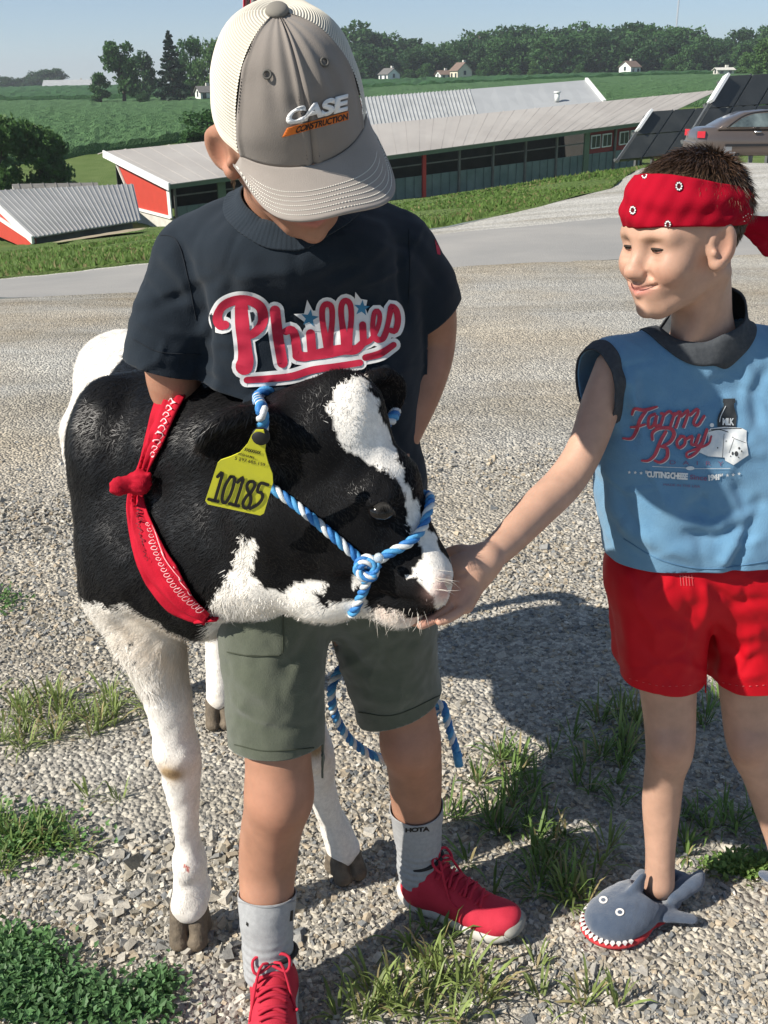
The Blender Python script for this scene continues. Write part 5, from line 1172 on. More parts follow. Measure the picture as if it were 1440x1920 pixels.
cap = obj('cap', mesh_np('liner', toW(crown(*np.meshgrid(np.linspace(-np.pi, np.pi, 80), np.linspace(0, np.pi / 2 * .999, 24)), dr=-.006)), grid_faces(24, 80)), pm('cap_lining', (.12, .105, .09), rough=.95), older)
front_me = []
for a0, a1 in ((-58, 0), (0, 58)):
    PH, TH = np.meshgrid(np.radians(np.linspace(a0, a1, 44)), np.linspace(0, np.pi / 2 * .985, 70)); q = crown(PH, TH)
    n_ = unit(q * np.array((1 / ca ** 2, 1 / cb ** 2, 1 / cc ** 2))); edge = np.minimum(np.abs(PH - rad(a0)), np.abs(PH - rad(a1))); w_ = np.sin(TH) * .9
    pucker = .0022 * np.sin(PH * 20 + TH * 1.5) * np.cos(TH) ** .5 * np.clip((TH - .25) * 2, 0, 1) * np.exp(-((PH - .1) / .6) ** 2) + .0016 * wob(q.reshape(-1, 3), 70, 3).reshape(PH.shape) - .0025 * np.exp(-(edge / .03) ** 2) + .0016 * np.exp(-((edge - .07) / .03) ** 2)
    q = q + n_ * pucker[..., None]; me = mesh_np('panel', toW(q), grid_faces(70, 44)); front_me.append(me); solid(obj('front_panel', me, M_capg, cap), .0015, -1)
for a0, a1 in ((58, 119), (119, 180), (180, 241), (241, 302)):
    PH, TH = np.meshgrid(np.radians(np.linspace(a0, a1, 50)), np.linspace(0, np.pi / 2 * .985, 260)); q = crown(PH, TH, -.001)
    n_ = unit(q * np.array((1 / ca ** 2, 1 / cb ** 2, 1 / cc ** 2))); row = np.sin(TH * 190) ; col_ = np.sin(PH * 150); gap = np.clip(row * 1.1 - .15, 0, 1) * np.clip(.75 + .35 * col_, 0, 1)
    q = q + n_ * (-.0006 * row + .0018 * wob(q.reshape(-1, 3), 60, 5).reshape(PH.shape))[..., None]; eb = np.minimum(TH / .10, 1); seam = np.minimum(np.minimum(np.abs(PH - rad(a0)), np.abs(PH - rad(a1))) / .03, 1)
    gap = gap * (eb >= 1) * (seam >= 1); c = (np.array((.60, .56, .475)) * (1 - gap[..., None]) + np.array((.19, .17, .145)) * gap[..., None]).reshape(-1, 3)
    obj('mesh_panel', mesh_np('net', toW(q), grid_faces(260, 50), c), M_net, cap)
# seam stitches on the front panels
st_ = []
for a in (-54, -4.5, 4.5, 54):
    th_ = np.linspace(.05, 1.5, 46); q = toW(crown(np.radians(np.full(46, a)), th_, .0006))
    for k in range(0, 45): st_.append(tube([q[k] * .75 + q[k + 1] * .25, q[k] * .25 + q[k + 1] * .75], .00055, 4))
obj('panel_stitching', join_me('st', st_), M_dthread, cap)
bt = Sdf(.0015).ell(toW(np.array([[0, 0, cc + .001]]))[0], (.0125, .0125, .0065), HRn, .002).mesh(); obj('button', bt, pm('button_cover', (.20, .185, .16), rough=.9), cap)
M_eyelet = pm('eyelet_thread', (.10, .095, .085), rough=.8)
for ph_, th_ in ((-30, .86), (29, .86)):
    c = toW(crown(np.radians(np.array([ph_])), np.array([th_])))[0]; nrm = unit(c - CAPO + HRn @ np.array((0, 0, -.02))); x = unit(np.cross(nrm, [0, 0, 1])); y_ = np.cross(nrm, x); a = np.linspace(0, 6.283, 15)
    obj('eyelet', join_me('ey', [tube(c + nrm * .0012 + (x * np.cos(a)[:, None] + y_ * np.sin(a)[:, None]) * .0042, .0013, 6, False)]), M_eyelet, cap)
# brim
ns_, nt_2 = 61, 24; S_ = np.linspace(-1, 1, ns_); BY = rad(7); IN = np.stack([ca * np.sin(S_ * rad(62) + BY), -cb * 1.03 * np.cos(S_ * rad(62) + BY), 0 * S_], 1)
ps = S_ * np.pi / 2; OUT = np.stack([.086 * np.sign(ps) * np.abs(np.sin(ps)) ** .82, -(cb * .33 + .134 * np.cos(ps) ** .55), 0 * ps], 1); OUT = OUT @ np.array([[math.cos(BY), math.sin(BY), 0], [-math.sin(BY), math.cos(BY), 0], [0, 0, 1]])
tt_ = np.linspace(0, 1, nt_2)[:, None, None]
def brim_at(S, t):
    i = np.stack([np.interp(S, S_, IN[:, k]) for k in range(3)], -1); o = np.stack([np.interp(S, S_, OUT[:, k]) for k in range(3)], -1); q = i + (o - i) * t
    L = np.linalg.norm((o - i)[..., :2], axis=-1, keepdims=True) * t; x2 = q[..., :1] ** 2
    q[..., 2:] = -.46 * L - 3.6 * x2 * np.minimum(1, t * 1.3) + .010 * np.minimum(1, t * 1.3) * np.minimum(t, 1); return q
q = brim_at(np.broadcast_to(S_, (nt_2, ns_)), np.linspace(0, 1, nt_2)[:, None, None]); brim_me = mesh_np('brim', toW(q), grid_faces(nt_2, ns_)); solid(obj('brim', brim_me, M_capb, cap), .0035, 0)
sb_ = []
for t in (.46, .55, .64, .73, .82, .91):
    Sx = np.linspace(-.99 + .0 * t, .99, 101); q = toW(brim_at(Sx, t) + np.array((0, 0, .0022)))
    for k in range(0, 100): sb_.append(tube([q[k] * .85 + q[k + 1] * .15, q[k] * .25 + q[k + 1] * .75], .00060, 4))
obj('brim_stitching', join_me('bs', sb_), M_thread, cap)
# embroidered logo
CAPT = BVHTree.FromPolygons([Vector(v) for m_ in front_me for v in mv(m_)], [tuple(i + (0 if k == 0 else len(front_me[0].vertices)) for i in p.vertices) for k, m_ in enumerate(front_me) for p in m_.polygons])
uv, F = text2d('CASE', .05, .98); uv[:, 0] += (uv[:, 1] - .5) * 0.04
o = decal('logo_letters', [(quadmap(uv, [(535, 236), (651, 206), (648, 176), (539, 205)]), F)], CAPT, .0018, pm('white_embroidery', (.80, .80, .80), rough=.6, bump=.6, bscale=500, bdist=.001), cap); solid(o, .0012, 0)
o = decal('logo_bar', shape2d('poly', [(529, 257), (652, 224), (652, 208), (538, 240)]), CAPT, .0007, pm('orange_embroidery', (.62, .16, .02), (.55, .13, .02), scale=300, rough=.7), cap); solid(o, .0008, 0)
uv, F = text2d('CONSTRUCTION', .03, .95); decal('logo_word', [(quadmap(uv, [(553, 249.5), (650.5, 223.5), (650.5, 211.5), (557, 237)]), F)], CAPT, .0013, M_ink, cap)
# ------------------------------------------------------------------ navy T-shirt
M_navy = pm('navy_cotton', (.0085, .0140, .0215), (.0125, .0195, .0285), scale=9, detail=8, rough=.95, bump=.6, bscale=650, bdist=.001, sheen=.08, spec=.15)
M_navyc = pm('navy_ribbing', (.017, .025, .035), rough=.95, bump=.5, bscale=500, bdist=.001, sheen=.08, spec=.15)
s = Sdf(.0044)
s.cone(A_(462, 520, 1.425), .088, A_(676, 512, 1.44), .084, .05); s.cone(A_(485, 640, 1.425), .088, A_(676, 640, 1.44), .086, .05); s.cone(A_(490, 760, 1.42), .090, A_(672, 760, 1.43), .088, .05); s.cone(A_(500, 900, 1.42), .10, A_(680, 900, 1.43), .10, .05); s.cone(A_(510, 1040, 1.42), .102, A_(690, 1040, 1.43), .102, .05)
s.cone(A_(368, 478, 1.43), .050, A_(500, 428, 1.43), .056, .04); s.cone(A_(742, 462, 1.45), .050, A_(610, 428, 1.44), .056, .04)                       # shoulders
s.chain([A_(356, 482, 1.43), A_(322, 590, 1.415), A_(308, 690, 1.41), A_(304, 770, 1.41)], [.052, .056, .060, .061], .014)                       # sleeve
s.chain([A_(744, 472, 1.45), A_(784, 530, 1.465), A_(802, 600, 1.475), A_(815, 680, 1.485)], [.050, .050, .050, .050], .014)
s.ell(A_(560, 470, 1.36), (.11, .05, .05), None, .05)
s.cone(T1((0, .02, -.07)), .058, A_(545, 445, 1.425), .066, .02)                                                                                     # neck stub, trimmed below
shirt = s.mesh('shirt', smooth=2)
V = mv(shirt); setv(shirt, V + mn(shirt) * (.0048 * wob(V, 20, 1) + .0026 * wob(V, 48, 2) + .0010 * wob(V, 120, 6))[:, None])
folds(shirt, [([(372, 540), (384, 620), (392, 700)], -.014, 11), ([(300, 470), (345, 520), (380, 590)], .006, 16), ([(330, 440), (360, 520), (372, 620)], -.006, 10), ([(388, 640), (400, 690), (410, 740)], .005, 12), ([(752, 470), (756, 540), (764, 610)], -.008, 10), ([(740, 440), (790, 480), (830, 540)], -.005, 12),
              ([(430, 530), (480, 515), (560, 510)], .003, 12), ([(600, 520), (680, 500), (740, 470)], -.003, 14), ([(400, 660), (480, 700), (560, 740)], .004, 12), ([(250, 600), (310, 625), (370, 630)], .003, 10), ([(260, 520), (300, 560), (340, 560)], -.004, 10), ([(700, 620), (730, 690), (750, 760)], .004, 12), ([(450, 470), (430, 540), (450, 620)], -.003, 16)])
creases(shirt, (250, 430, 780, 780), 46, .0030, 5, (5, 13), (50, 170))
a = P(310, 640, 1.41); ad = (A_(302, 760, 1.41) - A_(312, 600, 1.415)); cut(shirt, A_(302, 684, 1.41), unit(ad) + np.array((-.12, 0, 0)), lambda c: c.x < -.19 and c.z > .85 and c.z < 1.2)
bd_ = (A_(825, 660, 1.485) - A_(800, 540, 1.465)); cut(shirt, A_(812, 592, 1.47), unit(bd_) + np.array((.35, 0, .1)), lambda c: c.x > .065 and c.z > .9 and proj(np.array([c]))[0][0] > 766)
nk = A_(552, 408, 1.405); nn_ = unit(np.array((.0, -.50, .87))); Rk = np.stack([[1, 0, 0], np.cross(nn_, [1, 0, 0]), nn_], 1); SH0 = bvh(shirt); carve(shirt, nk, Rk, (.074, .078), -.12)
cut(shirt, (0, 0, .70), (0, 0, -1))
o = obj('shirt', shirt, M_navy, older); solid(o, .0022, -1); SHIRT = bvh(shirt)
# ribbed collar along the neck opening
def boundary(me, near, rmax):
    "longest boundary loop close to a point"
    bm = bmesh.new(); bm.from_mesh(me); es = [e for e in bm.edges if e.is_boundary and (e.verts[0].co - Vector(near)).length < rmax]; adj = {}
    for e in es:
        a, b = e.verts[0].index, e.verts[1].index; adj.setdefault(a, []).append(b); adj.setdefault(b, []).append(a)
    co = {v.index: np.array(v.co) for v in bm.verts if v.index in adj}; bm.free(); best = []
    seen = set()
    for st in adj:
        if st in seen: continue
        lp = [st]; seen.add(st)
        while True:
            nx = [k for k in adj[lp[-1]] if k not in seen]
            if not nx: break
            lp.append(nx[0]); seen.add(nx[0])
        if len(lp) > len(best): best = lp
    return np.array([co[k] for k in best])
def smooth_loop(L, n, it=6):
    L = spline(np.concatenate([L, L[:1]]), n + 1)[:-1]
    for _ in range(it): L = .5 * L + .25 * np.roll(L, 1, 0) + .25 * np.roll(L, -1, 0)
    return L
def rib_band(me, tree, near, rmax, width, th, mat, parent, name, n=160, up=None, rib=0.0, inward=0.4):
    "knitted band along an opening: from the edge outward over the cloth"
    L = smooth_loop(boundary(me, near, rmax), n); c = L.mean(0); T = unit(np.roll(L, -1, 0) - np.roll(L, 1, 0)); rows = []
    nrm = [];
    for p in L:
        h = tree.find_nearest(Vector(p)); nrm.append(np.array(h[1]))
    nrm = unit(np.array(nrm)); nrm = unit(nrm + np.roll(nrm, 3, 0) + np.roll(nrm, -3, 0)); out = np.cross(nrm, T); sgn = np.sign(((L - c) * out).sum()); out = out * sgn
    if up is not None: out = unit(out); 
    for k, t in enumerate(np.linspace(-inward, 1, 9)):
        p = L + out * width * t; q = []
        for a in p:
            h = tree.find_nearest(Vector(a)); hn = np.array(h[1]); d = np.array(h[0]) if t > .05 else a; q.append(d + hn * (th * (1.0 if 0 < k < 8 else .2)))
        q = np.array(q)
        if rib: q = q + nrm * (rib * np.sin(np.arange(n) * 2.1))[:, None]
        for _ in range(2): q = .5 * q + .25 * np.roll(q, 1, 0) + .25 * np.roll(q, -1, 0)
        rows.append(q)
    V = np.concatenate(rows); i = np.arange(8)[:, None] * n; j = np.arange(n)[None]; F = np.stack([i + j, i + (j + 1) % n, i + n + (j + 1) % n, i + n + j], -1).reshape(-1, 4)
    o = obj(name, mesh_np(name, V, F), mat, parent); solid(o, .002, 0); return o
ring_band(SH0, nk, Rk, (.066, .070), (.97, 1.0, 1.1, 1.2, 1.3, 1.36, 1.38), .0022, M_navyc, older, 'collar', 260, rib=.0005)
def px_line(tree, pts, off, r, mat, parent, name, dash=0):
    q = []
    for u, v in spline(pts, max(6, int(np.linalg.norm(np.diff(np.array(pts, float), axis=0), axis=1).sum() / 4))):
        h = tree.ray_cast(CAM, ray(u, v))
        if h[0]: q.append(np.array(h[0] + h[1] * off))
    if len(q) < 3: return
    q = np.array(q)
    pr = [tube(q, r, 5)] if not dash else [tube(q[k:k + dash], r, 4) for k in range(0, len(q) - dash, dash + 1)]
    obj(name, join_me(name, pr), mat, parent)
M_seam = pm('navy_seam', (.012, .016, .022), rough=.95)
px_line(SHIRT, [(250, 636), (300, 660), (374, 664)], .0006, .0007, M_seam, older, 'sleeve_hem')
px_line(SHIRT, [(288, 440), (330, 450), (352, 520), (368, 600)], .0004, .0008, M_seam, older, 'sleeve_seam')
px_line(SHIRT, [(278, 432), (340, 392), (430, 345)], .0005, .0008, M_seam, older, 'shoulder_seam')
px_line(SHIRT, [(766, 430), (768, 500), (766, 570)], .0004, .0008, M_seam, older, 'sleeve_seam')
# chest lettering
M_lred = pm('red_print', (.50, .020, .055), (.42, .014, .042), scale=60, detail=7, rough=.7, spec=.3); M_lwht = pm('white_print', (.74, .74, .73), (.64, .64, .64), scale=70, rough=.7); M_lblu = pm('blue_print', (.05, .22, .36), (.035, .16, .28), scale=80, rough=.7)
K = lambda pts: [(380 + x / 3.6, 530 + y / 3.6) for x, y in pts]
PH_ = [([(150, 285), (115, 285), (100, 230), (135, 160), (220, 120), (310, 120), (385, 160), (408, 225), (395, 290), (340, 345), (290, 360)], [60, 68, 56, 62, 62, 62, 66, 72, 66, 60, 50]), ([(262, 170), (268, 300), (282, 420), (290, 520), (280, 565)], [90, 96, 92, 96, 118]),
       ([(488, 190), (508, 360), (538, 540)], 72), ([(560, 330), (598, 318), (622, 360), (640, 490)], [50, 60, 64, 66]), ([(728, 345), (738, 470)], 62),
       ([(640, 492), (690, 500), (745, 490), (850, 470), (950, 452), (1030, 452), (1085, 405)], [70, 60, 72, 78, 72, 62, 50]),
       ([(850, 460), (820, 330), (806, 220), (815, 160), (845, 145), (872, 175), (872, 290), (850, 450)], [62, 46, 40, 40, 40, 38, 40, 60]), ([(965, 440), (945, 300), (934, 190), (945, 135), (972, 122), (998, 155), (1002, 260), (980, 440)], [62, 46, 40, 40, 40, 38, 40, 60]),
       ([(1080, 285), (1085, 400)], 48), ([(1085, 410), (1135, 385), (1180, 310), (1196, 230), (1180, 190), (1158, 210), (1148, 300), (1165, 375), (1215, 380), (1248, 320)], [40, 36, 32, 32, 34, 34, 36, 44, 40, 34]),
       ([(1215, 380), (1245, 300), (1268, 190), (1275, 160), (1308, 190), (1318, 260), (1300, 325), (1270, 322)], [36, 34, 34, 40, 44, 44, 42, 36])]
UL = [([(298, 658), (450, 648), (600, 632), (740, 590), (900, 566), (1062, 540)], [44, 48, 50, 50, 46, 44]), ([(1098, 506), (1200, 478), (1290, 420)], [44, 50, 40])]
def star(cx, cy, r, rot, sq=1.0): return [(cx + (r if k % 2 == 0 else r * .42) * math.sin(rot + k * math.pi / 5), cy - (r if k % 2 == 0 else r * .42) * math.cos(rot + k * math.pi / 5) * sq) for k in range(10)]
wp, rp = [], []
for pts, w in PH_ + UL:
    wa = np.asarray(w, float); wp += shape2d('stroke', K(pts), (wa + 52) / 3.6); rp += shape2d('stroke', K(pts), wa / 3.6)
sw = shape2d('poly', K([(705, 115), (745, 190), (805, 185), (790, 240), (800, 330), (700, 320), (685, 265), (615, 212), (685, 208)])) + shape2d('poly', K([(1030, 62), (1068, 110), (1112, 118), (1100, 175), (1135, 260), (1060, 255), (1030, 230), (1025, 150)]))
def decal_layers(name, parts, tree, off, mat, parent):
    out = []
    for i, pt in enumerate(parts):
        X = []
        for u, v in pt[0]:
            d = ray(u, v); h = tree.ray_cast(CAM, d)
            if h[0] is None: X.append(X[-1] if X else np.array(P(u, v, 1.4))); continue
            X.append(np.array(h[0] - d * (off + i * 2.5e-5)))
        out.append((np.array(X), pt[1]))
    return obj(name, join_me(name, out), mat, parent)
decal_layers('lettering_outline', wp + sw, SHIRT, .0016, M_lwht, older)
decal_layers('lettering', rp, SHIRT, .0028, M_lred, older)
decal_layers('lettering_star', shape2d('poly', K(star(722, 240, 62, .15))) + shape2d('poly', K(star(1075, 172, 56, .1))), SHIRT, .0030, M_lblu, older)
decal_layers('lettering_counter', shape2d('poly', K([(305, 185), (345, 180), (365, 215), (362, 255), (335, 290), (318, 290)])), SHIRT, .0033, M_lwht, older)
decal_layers('lettering_counter_inner', shape2d('poly', K([(318, 200), (342, 197), (352, 220), (348, 250), (330, 272)])), SHIRT, .0038, M_navy, older)
decal_layers('sleeve_patch', shape2d('poly', [(815, 448), (824, 452), (826, 478), (820, 476)]), SHIRT, .0014, M_lred, older)
# ------------------------------------------------------------------ olive shorts
M_olive = pm('olive_fleece', (.060, .070, .046), (.078, .089, .060), scale=55, detail=8, rough=.95, bump=.6, bscale=480, bdist=.0012, sheen=.3, spec=.2)
s = Sdf(.0044); s.cone(A_(545, 1010, 1.42), .112, A_(675, 1010, 1.43), .112, .06)
s.chain([A_(525, 1080, 1.40), A_(512, 1180, 1.375), A_(514, 1300, 1.34), A_(518, 1470, 1.31)], [.100, .086, .077, .070], .03); s.chain([A_(695, 1080, 1.43), A_(722, 1190, 1.445), A_(740, 1280, 1.455), A_(762, 1420, 1.455)], [.100, .086, .077, .068], .03)
s.cone(A_(610, 1080, 1.41), .03, A_(612, 1190, 1.41), .012, .03, 's')
shorts = s.mesh('shorts', smooth=2); V = mv(shorts); setv(shorts, V + mn(shorts) * (.0032 * wob(V, 26, 11) + .0016 * wob(V, 60, 12) + .0007 * wob(V, 140, 4))[:, None])
folds(shorts, [([(600, 1170), (560, 1230), (520, 1260)], -.004, 14), ([(430, 1260), (480, 1300), (560, 1310)], .003, 14), ([(440, 1340), (520, 1370), (590, 1360)], -.003, 10), ([(625, 1190), (680, 1250), (740, 1270)], -.004, 14), ([(660, 1300), (740, 1320), (820, 1290)], .003, 12), ([(815, 1160), (800, 1240), (812, 1310)], -.003, 14)])
creases(shorts, (420, 1160, 830, 1420), 30, .0022, 6, (5, 12), (40, 110))
cut(shorts, A_(517, 1390, 1.32), unit(A_(518, 1470, 1.31) - A_(514, 1300, 1.34)), lambda c: proj(np.array([c]))[0][0] < 606 and c.z < .62); cut(shorts, A_(752, 1314, 1.455), unit(A_(762, 1420, 1.455) - A_(740, 1280, 1.455)) + np.array((.22, 0, 0)), lambda c: proj(np.array([c]))[0][0] >= 606 and c.z < .62)
o = obj('shorts', shorts, M_olive, older); solid(o, .003, -1); SHORTS = bvh(shorts); M_oseam = pm('olive_seam', (.045, .052, .034), rough=.95)
decal_layers('pocket', shape2d('poly', [(424, 1150), (530, 1150), (529, 1224), (522, 1230), (428, 1227)]), SHORTS, .0012, M_olive, older)
px_line(SHORTS, [(428, 1222), (470, 1229), (526, 1228)], .0022, .0009, M_oseam, older, 'pocket_stitch'); px_line(SHORTS, [(530, 1152), (530, 1222)], .0022, .0009, M_oseam, older, 'pocket_stitch')
px_line(SHORTS, [(440, 1396), (500, 1408), (588, 1402)], .0006, .0009, M_oseam, older, 'hem_stitch'); px_line(SHORTS, [(672, 1335), (740, 1340), (828, 1302)], .0006, .0009, M_oseam, older, 'hem_stitch')
# ------------------------------------------------------------------ socks and sneakers
M_sock = pm('grey_sock', (.36, .365, .37), (.30, .305, .31), scale=120, rough=.95, bump=.6, bscale=600, bdist=.001)
def sock(leg, i0, rs, topv, marks, name='sock'):
    s = Sdf(.003); s.chain(leg[i0:], rs, .015); a, b = leg[-1], leg[-2]; s.cone(a, rs[-1], a + (a - b) * .35, rs[-1], .01); me = s.mesh('sock', smooth=1); V = mv(me); setv(me, V + mn(me) * (.0010 * wob(V, 90, 3) + .0012 * np.sin(V[:, 2] * 420) * np.clip((.17 - V[:, 2]) / .05, 0, 1))[:, None])
    cut(me, topv, unit(leg[i0] - leg[-1]) ); o = obj(name, me, M_sock, older); solid(o, .002, -1); t = bvh(me)
    return t
t1 = sock(LL, 4, [.0525, .047, .040], A_(500, 1676, 1.30), None); t2 = sock(RL, 3, [.052, .0505, .0445, .039], A_(782, 1512, 1.49), None)
decal_layers('sock_mark', shape2d('poly', [(545, 1708), (550, 1706), (549, 1726), (543, 1728)]) + shape2d('poly', [(462, 1728), (466, 1732), (465, 1738), (461, 1734)]), t1, .001, M_ink, older)
uv, F = text2d('HOTA', .05, .9); decal_layers('sock_mark', [(quadmap(uv, [(760, 1561), (806, 1559), (806, 1550), (760, 1553)]), F)], t2, .001, M_ink, older)
px_line(t1, [(446, 1690), (500, 1702), (556, 1688)], .0006, .0008, pm('sock_seam', (.26, .265, .27), rough=.95), older, 'sock_rib')
M_shoe = pm('red_mesh_fabric', (.50, .024, .050), (.44, .018, .040), scale=40, rough=.8, bump=.7, bscale=700, bdist=.001); M_sole = pm('white_foam_sole', (.66, .65, .62), (.42, .39, .34), scale=22, detail=7, rough=.7); M_lace = pm('red_lace', (.47, .02, .045), rough=.85, bump=.5, bscale=900, bdist=.001); M_blk = pm('black_heel_trim', (.018, .018, .02), rough=.7)
def shoe(heel, fwd, side, kw=1.0):
    f = unit(np.array((fwd[0], fwd[1], 0.))); x = np.array((f[1], -f[0], 0)); h = np.array((heel[0], heel[1], 0.)); x = x * kw; Tm = lambda p: h + x * p[0] + f * p[1] + np.array((0, 0, p[2])); Rm = np.stack([x / kw, f, [0, 0, 1]], 1)
    s = Sdf(.003); s.ell(Tm((0, .048, .020)), (.036 * kw, .052, .030), Rm, .015); s.ell(Tm((.002 * side, .115, .018)), (.038 * kw, .06, .024), Rm, .02); s.ell(Tm((.004 * side, .185, .020)), (.046 * kw, .065, .026), Rm, .02); s.plane((0, 0, .030), (0, 0, 1)); s.plane((0, 0, .003), (0, 0, -1)); sole = s.mesh('sole', smooth=1)
    Vs = mv(sole); toe = ((Vs - h) @ f); Vs[:, 2] += np.clip((toe - .18) / .07, 0, 1) ** 2 * .016 + np.clip((.05 - toe) / .06, 0, 1) * .006; setv(sole, Vs)
    s = Sdf(.003); s.cone(Tm((0, .042, .045)), .034, Tm((0, .048, .088)), .033, .02); s.cone(Tm((0, .06, .045)), .036, Tm((.002 * side, .13, .040)), .036, .03); s.cone(Tm((0, .075, .078)), .026, Tm((.003 * side, .15, .052)), .026, .03); s.ell(Tm((.004 * side, .180, .038)), (.042 * kw, .058, .028), Rm, .02); s.ell(Tm((.004 * side, .215, .036)), (.034 * kw, .030, .024), Rm, .02)
    s.cone(Tm((0, .046, .075)), .0335, Tm((0, .040, .16)), .036, .008, 's'); s.cone(Tm((0, .078, .090)), .018, Tm((0, .068, .128)), .020, .012, sq=(f, .45)); s.plane((0, 0, .022), (0, 0, -1)); up = s.mesh('upper', smooth=1)
    Vu = mv(up); toe = ((Vu - h) @ f); Vu[:, 2] += np.clip((toe - .18) / .07, 0, 1) ** 2 * .014; Vu = Vu + mn(up) * (.0008 * wob(Vu, 90, 3) + .0010 * np.sin(toe * 260) * np.exp(-((toe - .15) / .02) ** 2))[:, None]; setv(up, Vu)
    u_ = obj('shoe', up, M_shoe, older); obj('sole', sole, M_sole, u_); tr = bvh(up)
    toe_ = Sdf(.003).ell(Tm((.004 * side, .236, .040)), (.034 * kw, .018, .017), Rm, .005).mesh(); obj('toe_cap', toe_, pm('grey_toe_rubber', (.30, .29, .26), (.2, .19, .17), scale=40, rough=.8), u_)
    a = np.linspace(0.25 * np.pi, 1.75 * np.pi, 30); col = [Tm((.036 * math.sin(t), .048 + .042 * -math.cos(t) * -1 * .9 - .0, .112 + .012 * math.cos(t) * 1)) for t in np.linspace(.9, 2 * np.pi - .9, 30) + np.pi]; obj('ankle_trim', join_me('at', [tube(col, .0042, 7)]), M_blk, u_)
    la = []
    def drop(p):
        hh = tr.ray_cast(Vector(Tm((p[0], p[1], .25))), Vector((0, 0, -1))); return np.array(hh[0]) + (0, 0, .003) if hh[0] else np.array(Tm((p[0], p[1], .08)))
    for k in range(6):
        y0 = .090 + k * .0155; w = .023 - k * .0008
        for sg in (-1, 1): la.append(tube(np.array([drop((sg * w * t, y0 + .010 * (t + 1) / 2 * (1 if k % 2 else .4), 0)) for t in np.linspace(-1, 1, 11)]) + np.array((0, 0, .0012 * (sg + 1))), .0030, 7))
    kn_ = drop((0, .083, 0)) + np.array((0, 0, .006))
    for sg in (-1, 1):
        c = [kn_, kn_ + x * sg * .012 - f * .004 + (0, 0, .014), kn_ + x * sg * .026 + f * .002 + (0, 0, .010), kn_ + x * sg * .022 + f * .016 - (0, 0, .004), kn_ + f * .004]; la.append(tube(spline(c, 20), .0026, 7)); c = [kn_, kn_ + x * sg * .016 + f * .012 + (0, 0, .004), drop((sg * .030, .120, 0)), drop((sg * .034, .140, 0))]; la.append(tube(spline(c, 14), .0024, 7))
    la.append(VF(Sdf(.002).ball(kn_, .006, .002).mesh())); la = [(a_[0], a_[1]) for a_ in la]; obj('laces', join_me('la', la), M_lace, u_)
    return u_
hl = LL[-1] + np.array((0, .048, 0)); shoe((hl[0] + .002, hl[1]), (.10, -1), 1, 1.14)
hr = RL[-1]; shoe((hr[0] - .036, hr[1] + .022), (.86, -.51), -1)
# ------------------------------------------------------------------ the younger boy
young = thing('person', 'younger boy in blue sleeveless shirt and red shorts reaching to the calf', 'person', (.5, 1.5, 0))
YR = Matrix.Rotation(rad(-62), 3, 'Z') @ Matrix.Rotation(rad(7), 3, 'X') @ Matrix.Rotation(rad(-3), 3, 'Y'); YRn = np.array(YR); YS = .93
YO = np.array(P(1280, 462, 1.475)); T2 = lambda p: YO + YS * (YRn @ np.array(p))
ych = []
s = Sdf(.0025); head_prims(s, T2, YRn, YS); s.cone(T2((0, .032, -.040)), .044, A_(1318, 640, 1.50), .043, .025); s.cone(A_(1318, 640, 1.50), .043, A_(1330, 730, 1.535), .040, .02)
s.cone(T2((.048, .030, -.045)), .010, A_(1285, 660, 1.462), .008, .02); s.cone(A_(1250, 690, 1.505), .030, A_(1400, 675, 1.52), .030, .03)
me = s.mesh('h', smooth=1); C = paint_head(me, T2, YRn, YO, YS, SKIN2); q = (mv(me) - YO) @ YRn / YS
g_ = lambda c, r: np.exp(-(((q - np.array(c)) / np.array(r)) ** 2).sum(1))[:, None]
for x in (-1, 1):        # brows, and crease shading painted into the skin under the eye
    br = np.clip(.8 * g_((x * .022, -.082, .0285), (.014, .02, .0035)) + .8 * g_((x * .036, -.076, .0285), (.012, .02, .0032)), 0, .6); C = C * (1 - br) + np.array((.20, .115, .065)) * br
    un = .35 * g_((x * .030, -.08, -.001), (.014, .02, .0022)); C = C * (1 - un) + np.array((.40, .15, .11)) * un
ych.append((*VF(me), C))
# reaching arm and open hand under the muzzle
s = Sdf(.0021); AR = [A_(1150, 690, 1.47), A_(1126, 760, 1.45), A_(1098, 840, 1.42), A_(1060, 902, 1.39), A_(1004, 958, 1.335), A_(950, 1015, 1.275), A_(908, 1052, 1.235)]
s.chain(AR, [.028, .0295, .0275, .0285, .0275, .0228, .0198], .018)
# palm faces the camera side; thumb on top behind the nose, fingers run left and down under the mouth
def young_hand():
    w = AR[-1]; k = 1.0
    kn = [A_(842, 1066, 1.225), A_(842, 1096, 1.212), A_(852, 1122, 1.20), A_(872, 1134, 1.19)]      # knuckle row
    for q in kn: s.cone(w, .0185, q, .0125, .012)
    s.ell((w + kn[1]) / 2, (.030, .014, .024), None, .015); s.ball(A_(880, 1070, 1.215), .019, .015)
    fing = [[kn[0], A_(824, 1110, 1.22), A_(800, 1140, 1.215), A_(780, 1156, 1.21)], [kn[1], A_(826, 1128, 1.198), A_(800, 1152, 1.188), A_(776, 1166, 1.182)], [kn[2], A_(838, 1144, 1.185), A_(814, 1160, 1.175), A_(790, 1172, 1.170)], [kn[3], A_(856, 1150, 1.175), A_(838, 1160, 1.168), A_(824, 1165, 1.165)]]
    for f_, r in zip(fing, (.0074, .0078, .0076, .0070)): s.chain(f_, [r + .0012, r, r - .0004, r - .0012], .002)
    s.chain([A_(893, 1048, 1.235), A_(868, 1036, 1.245), A_(846, 1038, 1.258), A_(828, 1048, 1.265)], [.014, .0115, .0098, .0080], .008)     # thumb
young_hand()
